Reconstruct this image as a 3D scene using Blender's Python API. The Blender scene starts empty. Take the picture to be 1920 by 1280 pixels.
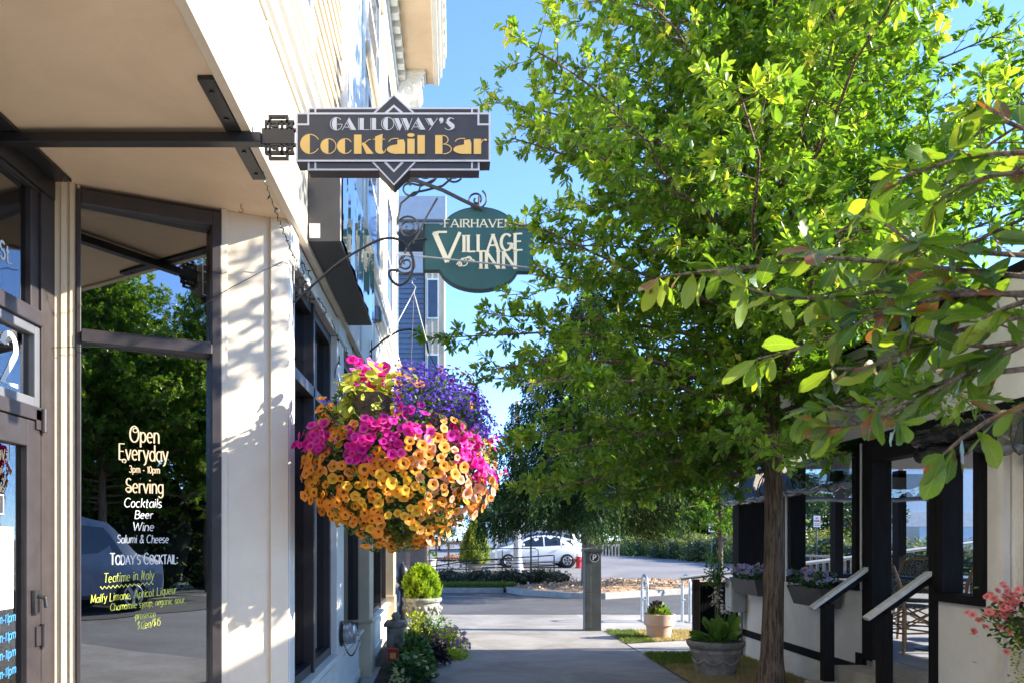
import bpy, math, random
import numpy as np
from mathutils import Matrix, Vector
R = math.radians
rng = np.random.default_rng(7)
random.seed(7)
SC = bpy.context.scene
COL = SC.collection

# ---------------------------------------------------------------- camera, sky, sun, exposure
EYE = 1.6
cam_d = bpy.data.cameras.new("camera")
cam = bpy.data.objects.new("camera", cam_d)
COL.objects.link(cam)
cam.location = (0, 0, EYE)
cam.rotation_euler = (R(90), 0, 0)
cam_d.sensor_width = 36
cam_d.lens = 1500 / 1920 * 36
cam_d.shift_x = 112 / 1920
cam_d.shift_y = 370 / 1920
cam_d.clip_start = 0.05
cam_d.clip_end = 3000
cam_d.dof.use_dof = True
cam_d.dof.focus_distance = 5.0
cam_d.dof.aperture_fstop = 7.0
SC.camera = cam

SUN_EL, SUN_AZ = 27.0, 3.0       # azimuth: degrees from +X towards -Y (the camera side)
sdir = Vector((math.cos(R(SUN_EL)) * math.cos(R(SUN_AZ)), -math.cos(R(SUN_EL)) * math.sin(R(SUN_AZ)), math.sin(R(SUN_EL))))
sl = bpy.data.lights.new("sun", 'SUN')
sl.energy = 2.6
sl.angle = R(0.53)
sl.color = (1.0, 0.93, 0.80)
sun = bpy.data.objects.new("sun", sl)
COL.objects.link(sun)
sun.location = (20, 0, 20)
sun.rotation_euler = (-sdir).to_track_quat('-Z', 'Y').to_euler()

W = bpy.data.worlds.new("World")
SC.world = W
W.use_nodes = True
wn = W.node_tree.nodes
wn.clear()
wo = wn.new("ShaderNodeOutputWorld")
wb = wn.new("ShaderNodeBackground")
ws = wn.new("ShaderNodeTexSky")
ws.sky_type = 'NISHITA'
ws.sun_disc = False
ws.sun_elevation = R(SUN_EL)
ws.sun_rotation = R(90 + SUN_AZ)     # compass angle from +Y, clockwise
ws.altitude = 0
ws.air_density = 0.52
ws.dust_density = 0.0
ws.ozone_density = 4.8
wb.inputs[1].default_value = 0.124
W.node_tree.links.new(ws.outputs[0], wb.inputs[0])
W.node_tree.links.new(wb.outputs[0], wo.inputs[0])
vs = SC.view_settings
vs.view_transform = 'Standard'
vs.look = 'None'
vs.exposure = 2.65
vs.gamma = 1
SC.render.engine = 'CYCLES'
cy = SC.cycles
cy.max_bounces = 8
cy.diffuse_bounces = 4
cy.glossy_bounces = 4
cy.transmission_bounces = 6
cy.transparent_max_bounces = 12
cy.caustics_reflective = False
cy.caustics_refractive = False
cy.sample_clamp_indirect = 6
cy.use_denoising = True

# ---------------------------------------------------------------- helpers
def X(px, Y): return (px - 848) / 1500 * Y
def Z(py, Y): return EYE - (py - 1010) / 1500 * Y
def P(px, py, Y): return Vector((X(px, Y), Y, Z(py, Y)))

MATS = {}
def _nodes(name):
    m = bpy.data.materials.new(name)
    m.use_nodes = True
    nt = m.node_tree
    nt.nodes.clear()
    out = nt.nodes.new("ShaderNodeOutputMaterial")
    return m, nt, out

def mat(name, col, rough=0.6, metal=0.0, var=0.12, scale=4.0, bump=0.0, bscale=60.0, spec=0.5, stretch=(1, 1, 1), coat=0.0, col2=None, ramp=(0.35, 0.65), stain=0.0, sscale=0.7):
    """procedural surface: base colour broken up by noise, optional fine bump"""
    if name in MATS: return MATS[name]
    m, nt, out = _nodes(name)
    N, L = nt.nodes, nt.links
    b = N.new("ShaderNodeBsdfPrincipled")
    b.inputs['Roughness'].default_value = rough
    b.inputs['Metallic'].default_value = metal
    b.inputs['Specular IOR Level'].default_value = spec
    b.inputs['Coat Weight'].default_value = coat
    L.new(b.outputs[0], out.inputs[0])
    tc = N.new("ShaderNodeNewGeometry")
    mp = N.new("ShaderNodeMapping")
    mp.inputs['Scale'].default_value = stretch
    L.new(tc.outputs['Position'], mp.inputs[0])
    nz = N.new("ShaderNodeTexNoise")
    nz.inputs['Scale'].default_value = scale
    nz.inputs['Detail'].default_value = 6
    nz.inputs['Roughness'].default_value = 0.65
    L.new(mp.outputs[0], nz.inputs['Vector'])
    cr = N.new("ShaderNodeValToRGB")
    e = cr.color_ramp.elements
    c2 = col2 if col2 else tuple(c * (1 - var * 2) for c in col)
    e[0].position, e[1].position = ramp
    e[0].color = (*c2, 1)
    e[1].color = (*col, 1)
    L.new(nz.outputs['Fac'], cr.inputs[0])
    cs = cr.outputs[0]
    if stain > 0:
        n3 = N.new("ShaderNodeTexNoise")
        n3.inputs['Scale'].default_value = sscale
        n3.inputs['Detail'].default_value = 9
        n3.inputs['Roughness'].default_value = 0.72
        n3.inputs['Distortion'].default_value = 0.6
        L.new(mp.outputs[0], n3.inputs['Vector'])
        r3 = N.new("ShaderNodeValToRGB")
        r3.color_ramp.elements[0].position, r3.color_ramp.elements[1].position = 0.36, 0.60
        k = 1 - stain
        r3.color_ramp.elements[0].color = (k, k * .98, k * .95, 1)
        r3.color_ramp.elements[1].color = (1, 1, 1, 1)
        L.new(n3.outputs['Fac'], r3.inputs[0])
        m3 = N.new("ShaderNodeMixRGB")
        m3.blend_type = 'MULTIPLY'
        m3.inputs[0].default_value = 1
        L.new(cs, m3.inputs[1])
        L.new(r3.outputs[0], m3.inputs[2])
        cs = m3.outputs[0]
    L.new(cs, b.inputs['Base Color'])
    if bump > 0:
        n2 = N.new("ShaderNodeTexNoise")
        n2.inputs['Scale'].default_value = bscale
        n2.inputs['Detail'].default_value = 4
        L.new(mp.outputs[0], n2.inputs['Vector'])
        bp = N.new("ShaderNodeBump")
        bp.inputs['Strength'].default_value = bump
        bp.inputs['Distance'].default_value = 0.02
        L.new(n2.outputs['Fac'], bp.inputs['Height'])
        L.new(bp.outputs[0], b.inputs['Normal'])
    MATS[name] = m
    return m

def leaf_mat(name, stops, trans=0.45, gloss=0.35, transcol=(1.25, 1.15, 0.45), spots=None, bump=False, spec=0.3):
    """foliage: colour from the per-leaf 'tint' attribute, light passes through"""
    if name in MATS: return MATS[name]
    m, nt, out = _nodes(name)
    N, L = nt.nodes, nt.links
    at = N.new("ShaderNodeAttribute")
    at.attribute_name = "tint"
    cr = N.new("ShaderNodeValToRGB")
    el = cr.color_ramp.elements
    while len(el) < len(stops): el.new(0.5)
    for e, (p, c) in zip(el, stops):
        e.position = p
        e.color = (*c, 1)
    L.new(at.outputs['Fac'], cr.inputs[0])
    colsock = cr.outputs[0]
    if spots:
        tc = N.new("ShaderNodeNewGeometry")
        nz = N.new("ShaderNodeTexNoise")
        nz.inputs['Scale'].default_value = spots[0]
        nz.inputs['Detail'].default_value = 4
        L.new(tc.outputs['Position'], nz.inputs['Vector'])
        rp = N.new("ShaderNodeValToRGB")
        rp.color_ramp.elements[0].position = spots[1]
        rp.color_ramp.elements[1].position = spots[1] + 0.06
        L.new(nz.outputs['Fac'], rp.inputs[0])
        mx = N.new("ShaderNodeMixRGB")
        mx.inputs[2].default_value = (*spots[2], 1)
        L.new(rp.outputs[0], mx.inputs[0])
        L.new(colsock, mx.inputs[1])
        colsock = mx.outputs[0]
    if bump:      # pale midrib and side veins from the leaf's own coordinates
        at2 = N.new("ShaderNodeAttribute")
        at2.attribute_name = "vein"
        sx = N.new("ShaderNodeSeparateXYZ")
        L.new(at2.outputs['Vector'], sx.inputs[0])
        def mth(op, a, b_=None):
            q = N.new("ShaderNodeMath"); q.operation = op
            for i_, v_ in enumerate((a, b_)):
                if v_ is None: continue
                if isinstance(v_, (int, float)): q.inputs[i_].default_value = v_
                else: L.new(v_, q.inputs[i_])
            return q.outputs[0]
        av = mth('ABSOLUTE', sx.outputs[1])
        mid = mth('LESS_THAN', av, 0.022)
        ph = mth('SINE', mth('MULTIPLY', mth('SUBTRACT', sx.outputs[0], mth('MULTIPLY', av, 0.55)), 52.0))
        side = mth('MULTIPLY', mth('GREATER_THAN', ph, 0.86), 0.45)
        vf = mth('MULTIPLY', mth('MAXIMUM', mid, side), 0.55)
        vm = N.new("ShaderNodeMixRGB")
        vm.inputs[2].default_value = (.34, .40, .12, 1)
        L.new(vf, vm.inputs[0])
        L.new(colsock, vm.inputs[1])
        colsock = vm.outputs[0]
    d = N.new("ShaderNodeBsdfPrincipled")
    d.inputs['Roughness'].default_value = gloss
    d.inputs['Specular IOR Level'].default_value = spec
    L.new(colsock, d.inputs['Base Color'])
    t = N.new("ShaderNodeBsdfTranslucent")
    mu = N.new("ShaderNodeMixRGB")
    mu.blend_type = 'MULTIPLY'
    mu.inputs[0].default_value = 1
    mu.inputs[2].default_value = (*transcol, 1)
    L.new(colsock, mu.inputs[1])
    L.new(mu.outputs[0], t.inputs[0])
    mix = N.new("ShaderNodeMixShader")
    mix.inputs[0].default_value = trans
    L.new(d.outputs[0], mix.inputs[1])
    L.new(t.outputs[0], mix.inputs[2])
    L.new(mix.outputs[0], out.inputs[0])
    MATS[name] = m
    return m

def glass(name, tint=(0.55, 0.6, 0.6), ior=1.9, refl=(0.95, 0.97, 1.0), extra=0.0, wave=0.0):
    if name in MATS: return MATS[name]
    m, nt, out = _nodes(name)
    N, L = nt.nodes, nt.links
    tr = N.new("ShaderNodeBsdfTransparent")
    tr.inputs[0].default_value = (*tint, 1)
    gl = N.new("ShaderNodeBsdfGlossy")
    gl.inputs['Color'].default_value = (*refl, 1)
    gl.inputs['Roughness'].default_value = 0.0
    fr = N.new("ShaderNodeFresnel")
    fr.inputs[0].default_value = ior
    ad = N.new("ShaderNodeMath")
    ad.use_clamp = True
    ad.inputs[1].default_value = extra
    L.new(fr.outputs[0], ad.inputs[0])
    mx = N.new("ShaderNodeMixShader")
    L.new(ad.outputs[0], mx.inputs[0])
    L.new(tr.outputs[0], mx.inputs[1])
    L.new(gl.outputs[0], mx.inputs[2])
    L.new(mx.outputs[0], out.inputs[0])
    if wave > 0:
        tc = N.new("ShaderNodeNewGeometry")
        nz = N.new("ShaderNodeTexNoise")
        nz.inputs['Scale'].default_value = 2.5
        nz.inputs['Detail'].default_value = 1
        L.new(tc.outputs['Position'], nz.inputs['Vector'])
        bp = N.new("ShaderNodeBump")
        bp.inputs['Strength'].default_value = wave
        bp.inputs['Distance'].default_value = 0.05
        L.new(nz.outputs['Fac'], bp.inputs['Height'])
        L.new(bp.outputs[0], gl.inputs['Normal'])
    MATS[name] = m
    return m

class MB:
    """collects shapes into one mesh"""
    def __init__(s): s.v, s.f = [], []
    def add(s, vs, fs):
        n = len(s.v)
        s.v += [tuple(p) for p in vs]
        s.f += [tuple(i + n for i in f) for f in fs]
        return s
    def box(s, x0, x1, y0, y1, z0, z1):
        x0, x1 = min(x0, x1), max(x0, x1); y0, y1 = min(y0, y1), max(y0, y1); z0, z1 = min(z0, z1), max(z0, z1)
        return s.add([(x0, y0, z0), (x1, y0, z0), (x1, y1, z0), (x0, y1, z0), (x0, y0, z1), (x1, y0, z1), (x1, y1, z1), (x0, y1, z1)],
                     [(0, 3, 2, 1), (4, 5, 6, 7), (0, 1, 5, 4), (1, 2, 6, 5), (2, 3, 7, 6), (3, 0, 4, 7)])
    def obox(s, M, x0, x1, y0, y1, z0, z1):
        b = MB().box(x0, x1, y0, y1, z0, z1)
        return s.add([M @ Vector(p) for p in b.v], b.f)
    def beam(s, a, b, w, h, up=(0, 0, 1)):
        """rectangular bar from a to b, w across, h along up"""
        a, b, up = Vector(a), Vector(b), Vector(up)
        d = (b - a).normalized()
        sx = d.cross(up).normalized()
        u = sx.cross(d).normalized()
        q = []
        for p in (a, b):
            for i, j in ((-1, -1), (1, -1), (1, 1), (-1, 1)):
                q.append(p + sx * (i * w / 2) + u * (j * h / 2))
        return s.add(q, [(0, 1, 2, 3), (7, 6, 5, 4), (0, 4, 5, 1), (1, 5, 6, 2), (2, 6, 7, 3), (3, 7, 4, 0)])
    def prism(s, poly, M, t0, t1):
        """2-d polygon (x,y) placed by matrix M, thick from t0 to t1 along local z"""
        n = len(poly)
        vs = [M @ Vector((x, y, t0)) for x, y in poly] + [M @ Vector((x, y, t1)) for x, y in poly]
        fs = [tuple(range(n - 1, -1, -1)), tuple(range(n, 2 * n))]
        fs += [(i, (i + 1) % n, n + (i + 1) % n, n + i) for i in range(n)]
        return s.add(vs, fs)
    def tube(s, pts, r, n=8, cap=True):
        pts = [Vector(p) for p in pts]
        rs = r if hasattr(r, '__len__') else [r] * len(pts)
        vs, fs = [], []
        prev = None
        for i, p in enumerate(pts):
            d = (pts[min(i + 1, len(pts) - 1)] - pts[max(i - 1, 0)])
            d = d.normalized() if d.length > 1e-9 else Vector((0, 0, 1))
            if prev is None:
                a = d.cross(Vector((0, 0, 1)) if abs(d.z) < 0.95 else Vector((1, 0, 0))).normalized()
            else:
                a = (prev - d * prev.dot(d))
                a = a.normalized() if a.length > 1e-6 else d.orthogonal().normalized()
            prev = a
            b = d.cross(a)
            for k in range(n):
                t = 2 * math.pi * k / n
                vs.append(p + (a * math.cos(t) + b * math.sin(t)) * rs[i])
        for i in range(len(pts) - 1):
            for k in range(n):
                k2 = (k + 1) % n
                fs.append((i * n + k, i * n + k2, (i + 1) * n + k2, (i + 1) * n + k))
        if cap:
            fs.append(tuple(range(n - 1, -1, -1)))
            fs.append(tuple(range((len(pts) - 1) * n, len(pts) * n)))
        return s.add(vs, fs)
    def lathe(s, prof, c=(0, 0, 0), n=32, wob=None, axis='z'):
        vs, fs = [], []
        for r, z in prof:
            for k in range(n):
                t = 2 * math.pi * k / n
                rr = r * (1 + (wob(t, z) if wob else 0))
                q = (rr * math.cos(t), rr * math.sin(t), z)
                if axis == 'x': q = (q[2], q[0], q[1])
                if axis == 'y': q = (q[0], q[2], q[1])
                vs.append((c[0] + q[0], c[1] + q[1], c[2] + q[2]))
        m = len(prof)
        for i in range(m - 1):
            for k in range(n):
                k2 = (k + 1) % n
                fs.append((i * n + k, i * n + k2, (i + 1) * n + k2, (i + 1) * n + k))
        fs.append(tuple(range(n - 1, -1, -1)))
        fs.append(tuple(range((m - 1) * n, m * n)))
        return s.add(vs, fs)
    def ball(s, c, r, n=10, sz=1.0):
        m = n // 2 + 1
        prof = [(max(1e-4, r * math.sin(math.pi * i / m)), -r * sz * math.cos(math.pi * i / m)) for i in range(m + 1)]
        return s.lathe(prof, c, n)
    def build(s, name, m, parent=None, smooth=False, bev=0.0, ang=40):
        me = bpy.data.meshes.new(name)
        me.from_pydata(s.v, [], s.f)
        me.update()
        return link(name, me, m, parent, smooth, bev, ang)

def link(name, me, m, parent=None, smooth=False, bev=0.0, ang=40):
    me.materials.append(m)
    o = bpy.data.objects.new(name, me)
    COL.objects.link(o)
    if parent is not None:
        o.parent = parent
        if parent.type == 'EMPTY' and parent.get('_w'):
            o.matrix_parent_inverse = Matrix.Translation(-Vector(parent.location))
    if bev > 0:
        md = o.modifiers.new("bevel", 'BEVEL')
        md.width = bev
        md.segments = 2
        md.limit_method = 'ANGLE'
        md.angle_limit = R(35)
        md.use_clamp_overlap = True
    if smooth:
        me.polygons.foreach_set('use_smooth', [True] * len(me.polygons))
        try: me.set_sharp_from_angle(angle=R(ang))
        except Exception: pass
    return o

def each(name, boxes, m, parent, bev=0.0):
    """one part per box"""
    return [MB().box(*q).build(name, m, parent, bev=bev) for q in boxes]

def tag(o, label, cat, group=None, kind=None):
    o['label'] = label
    o['category'] = cat
    if group: o['group'] = group
    if kind: o['kind'] = kind
    return o

def thing(name, label, cat, loc=(0, 0, 0), rz=0.0, world=True, group=None):
    """an Empty at the thing's base that parents its parts; world=True: the parts come in world coordinates"""
    o = bpy.data.objects.new(name, None)
    o.empty_display_size = 0.2
    COL.objects.link(o)
    o.location = loc
    o.rotation_euler = (0, 0, rz)
    if world: o['_w'] = 1
    return tag(o, label, cat, group)

def dup(root, loc, rz=0.0, label=None, group=None, sc=1.0):
    r = root.copy(); COL.objects.link(r)
    r.location = loc; r.rotation_euler = (0, 0, rz); r.scale = (sc, sc, sc)
    if label: r['label'] = label
    if group: r['group'] = group
    for ch in list(root.children):
        c = ch.copy(); COL.objects.link(c); c.parent = r
        for g in list(ch.children):
            d = g.copy(); COL.objects.link(d); d.parent = c
    return r

def structure(o):
    o['kind'] = 'structure'
    return o

# --- leaves and flowers: many small shaped faces in one mesh
def norm(a): return a / np.maximum(np.linalg.norm(a, axis=-1, keepdims=True), 1e-9)

LEAF2 = (np.array([(0, 0, 0), (.55, .5, .1), (1, 0, 0), (.55, -.5, .1)]), [(0, 1, 2), (0, 2, 3)])
LEAF6 = (np.array([(0, 0, 0), (.3, .33, .07), (.68, .5, .10), (1, .0, -.06), (.68, -.5, .10), (.3, -.33, .07), (.6, 0, 0)]),
         [(0, 1, 6), (1, 2, 6), (2, 3, 6), (3, 4, 6), (4, 5, 6), (5, 0, 6)])
BLADE = (np.array([(0, .5, 0), (0, -.5, 0), (.6, -.35, .0), (.6, .35, .0), (1, 0, .0)]), [(0, 1, 2, 3), (3, 2, 4)])
def big_leaf():
    v, f = [], []
    us = [0, .07, .16, .28, .42, .56, .70, .82, .92, 1.0]
    ws = [.02, .05, .20, .34, .44, .49, .49, .41, .25, .02]
    for u, w in zip(us, ws):
        bend = -.10 * u * u
        for k in (-1, -.5, 0, .5, 1):
            v.append((u, w * k, bend + .16 * abs(w * k) + (.012 * math.sin(u * 30) * abs(k))))
    for i in range(len(us) - 1):
        for k in range(4):
            a = i * 5 + k
            f.append((a, a + 1, a + 6, a + 5))
    return np.array(v), f
BIGLEAF = big_leaf()
def petunia():
    v = [(0, 0, -.20)]
    f = []
    n = 15
    for ring, (r, z) in enumerate(((.17, -.06), (.36, .06))):
        for k in range(n):
            t = 2 * math.pi * k / n
            v.append((r * math.cos(t), r * math.sin(t), z))
    for k in range(n):
        t = 2 * math.pi * k / n
        r = .57 + .04 * math.cos(5 * t)
        v.append((r * math.cos(t), r * math.sin(t), .05 + .035 * math.cos(5 * t)))
    for k in range(n):
        k2 = (k + 1) % n
        f.append((0, 1 + k, 1 + k2))
        f.append((1 + k, 1 + n + k, 1 + n + k2, 1 + k2))
        f.append((1 + n + k, 1 + 2 * n + k, 1 + 2 * n + k2, 1 + n + k2))
    return np.array(v), f
PETUNIA = petunia()
FLOWER_RAD = np.array([0] + [.33] * 15 + [.75] * 15 + [1.0] * 15)

def scatter(name, m, parent, tmpl, pos, axis, nrm, L, Wd, tint, vert_tint=None, smooth=True):
    """one mesh of many copies of a small template: template x along axis, y across, z along normal"""
    tv, tf = tmpl
    pos, axis, nrm = np.asarray(pos, float), norm(np.asarray(axis, float)), np.asarray(nrm, float)
    nrm = nrm - axis * (nrm * axis).sum(1, keepdims=True)
    nrm = norm(nrm)
    side = np.cross(nrm, axis)
    n, k = len(pos), len(tv)
    L = np.broadcast_to(np.asarray(L, float), (n,)); Wd = np.broadcast_to(np.asarray(Wd, float), (n,))
    V = (pos[:, None, :] + axis[:, None, :] * (tv[None, :, 0:1] * L[:, None, None])
         + side[:, None, :] * (tv[None, :, 1:2] * Wd[:, None, None])
         + nrm[:, None, :] * (tv[None, :, 2:3] * Wd[:, None, None]))
    if tmpl is BIGLEAF:      # every blade curls and twists by its own amount
        c1, c2 = rng.normal(0, .22, n), rng.normal(0, .35, n)
        u = tv[None, :, 0]; w = tv[None, :, 1]
        V = V + nrm[:, None, :] * ((c1[:, None] * u * u + c2[:, None] * w * u * .8 + .03 * np.sin(u * 19 + c1[:, None] * 30) * np.abs(w) * 2)[..., None] * L[:, None, None] * .8)
        V = V + side[:, None, :] * ((c2[:, None] * u * u * .35)[..., None] * L[:, None, None] * .5)
    V = V.reshape(-1, 3)
    lens = np.array([len(f) for f in tf])
    flat = np.concatenate([np.array(f) for f in tf])
    loops = (flat[None, :] + (np.arange(n) * k)[:, None]).ravel()
    tot = np.tile(lens, n)
    start = np.concatenate([[0], np.cumsum(tot)[:-1]])
    me = bpy.data.meshes.new(name)
    me.vertices.add(len(V)); me.vertices.foreach_set('co', V.astype(np.float32).ravel())
    me.loops.add(len(loops)); me.loops.foreach_set('vertex_index', loops.astype(np.int32))
    me.polygons.add(len(tot)); me.polygons.foreach_set('loop_start', start.astype(np.int32))
    me.polygons.foreach_set('loop_total', tot.astype(np.int32))
    if smooth: me.polygons.foreach_set('use_smooth', np.ones(len(tot), bool))
    me.update(calc_edges=True)
    at = me.attributes.new("tint", 'FLOAT', 'POINT')
    tint = np.broadcast_to(np.asarray(tint, float), (n,))
    if vert_tint is None: tt = np.repeat(tint, k)
    else: tt = (tint[:, None] + vert_tint[None, :]).ravel()
    at.data.foreach_set('value', tt.astype(np.float32))
    if tmpl is BIGLEAF:
        vv = me.attributes.new("vein", 'FLOAT_VECTOR', 'POINT')
        vv.data.foreach_set('vector', np.tile(tv, (n, 1)).astype(np.float32).ravel())
    me.validate()
    return link(name, me, m, parent)

def rand_dirs(n):
    return norm(rng.normal(size=(n, 3)))

def soft_leaves(n, L, spread=0.6, up=0.5):
    """random leaf frames: axes all round, blades mostly facing up"""
    ax = rand_dirs(n); ax[:, 2] *= 0.55
    nr = rand_dirs(n) * spread + np.array([0, 0, up])
    return norm(ax), nr
# ---------------------------------------------------------------- materials
M_cream = mat("cream paint", (0.72, 0.62, 0.48), 0.5, var=0.03, scale=3, bump=0.06, bscale=120, stain=.07, sscale=1.6)
M_soffit = mat("tan soffit paint", (0.80, 0.61, 0.41), 0.6, var=0.04, scale=1.6, bump=0.06, bscale=200, stain=.12, sscale=1.3)
M_white = mat("white paint", (0.80, 0.77, 0.70), 0.5, var=0.04, scale=4, bump=0.05, bscale=100)
M_tanp = mat("tan paint", (0.70, 0.56, 0.38), 0.5, var=0.05, scale=5, bump=0.04)
M_bronze = mat("dark bronze metal", (0.042, 0.034, 0.035), 0.38, var=0.15, scale=8, bump=0.02)
M_steel = mat("black painted steel", (0.020, 0.019, 0.020), 0.38, var=0.1, scale=6, bump=0.05, bscale=150)
M_black = mat("black wood paint", (0.016, 0.0145, 0.0145), 0.7, spec=0.1, var=0.2, scale=10, bump=0.25, bscale=40, stretch=(3, 3, .4))
M_stucco = mat("off white stucco", (0.88, 0.85, 0.78), 0.85, var=0.04, scale=1.5, bump=0.3, bscale=90, stain=.12, sscale=1.2)
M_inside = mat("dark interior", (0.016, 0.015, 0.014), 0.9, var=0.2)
M_concrete = mat("walkway concrete", (0.36, 0.337, 0.315), 0.85, var=0.16, scale=60, bump=0.35, bscale=140, stain=.38, sscale=.9)
M_concrete2 = mat("pale concrete", (0.44, 0.415, 0.385), 0.85, var=0.12, scale=50, bump=0.3, bscale=140, stain=.35, sscale=.8)
M_asphalt = mat("asphalt", (0.128, 0.126, 0.13), 0.8, var=0.22, scale=70, bump=0.4, bscale=160, stain=.4, sscale=.5)
M_asphalt2 = mat("worn pale asphalt", (0.25, 0.24, 0.24), 0.8, var=0.2, scale=60, bump=0.3, bscale=160, stain=.35, sscale=.35)
M_soil = mat("dark soil", (0.05, 0.035, 0.025), 0.95, var=0.3, scale=15, bump=0.8, bscale=60)
M_mulch = mat("dry bark mulch", (0.62, 0.42, 0.27), 0.95, var=0.28, scale=14, bump=0.9, bscale=50)
M_drygrass = mat("dry lawn soil", (0.31, 0.25, 0.155), 0.95, var=0.25, scale=7, bump=0.8, bscale=70)
M_kerb = mat("kerb concrete", (0.34, 0.32, 0.29), 0.85, var=0.15, scale=5, bump=0.3)
M_iron = mat("black iron", (0.014, 0.014, 0.016), 0.42, var=0.2, scale=20, bump=0.1)
M_paint_white_line = mat("white road paint", (0.75, 0.75, 0.74), 0.7, var=0.12, scale=9)
M_glass = glass("shop window glass", (0.42, 0.46, 0.46), 1.9, extra=0.17, wave=0.015)
M_glass_side = glass("facade window glass", (0.35, 0.38, 0.40), 2.0, extra=0.04, wave=0.02)
M_gold_txt = mat("cream lettering", (0.50, 0.385, 0.24), 0.6, var=0.02)
M_white_txt = mat("white lettering", (0.72, 0.72, 0.70), 0.6, var=0.02)
M_yellow_txt = mat("yellow marker lettering", (0.58, 0.62, 0.09), 0.6, var=0.02)
M_blue_txt = mat("blue marker lettering", (0.05, 0.24, 0.50), 0.6, var=0.02)

# ---------------------------------------------------------------- the ground
def ground_z(y):
    return 0.0 if y < 25 else min(0.3, 0.3 * (y - 25) / 11)
g = MB()
ys = [-900, -60, -20, 0, 17, 25, 28, 32, 36, 60, 120, 900]
xs = [-900, -100, -30, 0, 30, 100, 900]
for y in ys:
    for x in xs: g.v.append((x, y, ground_z(y) - 0.02))
for j in range(len(ys) - 1):
    for i in range(len(xs) - 1):
        a = j * len(xs) + i
        g.f.append((a, a + 1, a + len(xs) + 1, a + len(xs)))
structure(g.build("ground", M_asphalt2))

def sheet(name, poly, z, m, thick=0.0):
    b = MB()
    if thick:
        b.prism(poly, Matrix.Identity(4), z - thick, z)
    else:
        b.add([(x, y, z) for x, y in poly], [tuple(range(len(poly)))])
    return structure(b.build(name, m))

# walkway in slabs, a kerbless concrete walk along the shop fronts
wk = MB()
y0 = -14.0
while y0 < 17.0:
    y1 = min(y0 + 3.05, 17.0)
    wk.box(-0.22, 2.64, y0 + .004, y1 - .004, -.06, 0.0)
    y0 = y1
structure(wk.build("walkway", M_concrete))
sheet("side_path", [(2.66, 10.95), (4.1, 11.35), (9.5, 12.0), (9.5, 13.1), (4.1, 12.75), (2.66, 12.2)], 0.006, M_concrete2, .06)
sheet("cross_pavement", [(-.9, 14.05), (14, 14.05), (14, 17.05), (-.9, 17.05)], -0.004, M_concrete2)
sheet("entry_pavement", [(-3.2, -5), (-.24, -5), (-.24, 8.0), (-3.2, 8.0)], -0.003, mat('entry concrete', (.60, .57, .53), .85, var=.1, scale=2, bump=.2))
sheet("flower_bed_soil", [(-1.0, 8.0), (-.24, 8.0), (-.24, 13.2), (-1.0, 13.2)], 0.03, M_soil, .06)
sheet("lawn_soil", [(2.65, 3.0), (3.95, 3.0), (3.95, 11.2), (2.65, 10.9)], 0.004, M_drygrass)
sheet("verge_soil", [(2.65, 12.3), (4.1, 12.8), (12, 13.2), (12, 14.0), (2.65, 14.0)], 0.004, M_drygrass)
sheet("street", [(-30, 17.2), (40, 17.2), (40, 24.0), (-30, 24.0)], -0.008, M_asphalt)
sheet("road_behind", [(-60, -30), (60, -30), (60, -6.2), (-60, -6.2)], -0.006, M_asphalt)
for yy in (-9.2, -12.4):
    sheet("road_marking", [(-12, yy), (20, yy - 1.2), (20, yy - 1.32), (-12, yy - .12)], -0.001, M_paint_white_line)

# island bed with a kerb and dry mulch
isl = [(1.62, 24.2), (2.0, 22.9), (3.2, 21.6), (4.1, 21.4), (6.2, 23.0), (8.6, 24.6), (10.4, 26.2), (9.4, 28.0), (5.0, 28.0), (2.3, 26.0)]
cx_, cy_ = sum(p[0] for p in isl) / len(isl), sum(p[1] for p in isl) / len(isl)
b = MB()
n_ = len(isl)
inn = [(cx_ + (x - cx_) * .955, cy_ + (y - cy_) * .955) for x, y in isl]
for i in range(n_):
    j = (i + 1) % n_
    q = [(*isl[i], -.03), (*isl[j], -.03), (*isl[j], .16), (*isl[i], .16), (*inn[i], .16), (*inn[j], .16), (*inn[i], -.03), (*inn[j], -.03)]
    b.add(q, [(0, 1, 2, 3), (3, 2, 5, 4), (4, 5, 7, 6)])
structure(b.build("kerb", M_kerb, bev=.02))
b = MB()
rings = [1.0, .85, .65, .4, .15]
for s_, r_ in enumerate(rings):
    for i in range(n_ * 4):
        k, t = i // 4, (i % 4) / 4
        x = inn[k][0] * (1 - t) + inn[(k + 1) % n_][0] * t
        y = inn[k][1] * (1 - t) + inn[(k + 1) % n_][1] * t
        b.v.append((cx_ + (x - cx_) * r_, cy_ + (y - cy_) * r_, .15 + .16 * math.sin((1 - r_) * 1.4) + (random.uniform(-.02, .03) if s_ else 0)))
m_ = n_ * 4
for s_ in range(len(rings) - 1):
    for i in range(m_):
        j = (i + 1) % m_
        b.f.append((s_ * m_ + i, s_ * m_ + j, (s_ + 1) * m_ + j, (s_ + 1) * m_ + i))
b.f.append(tuple(range((len(rings) - 1) * m_, len(rings) * m_)))
structure(b.build("mulch", M_mulch, smooth=True))
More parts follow.
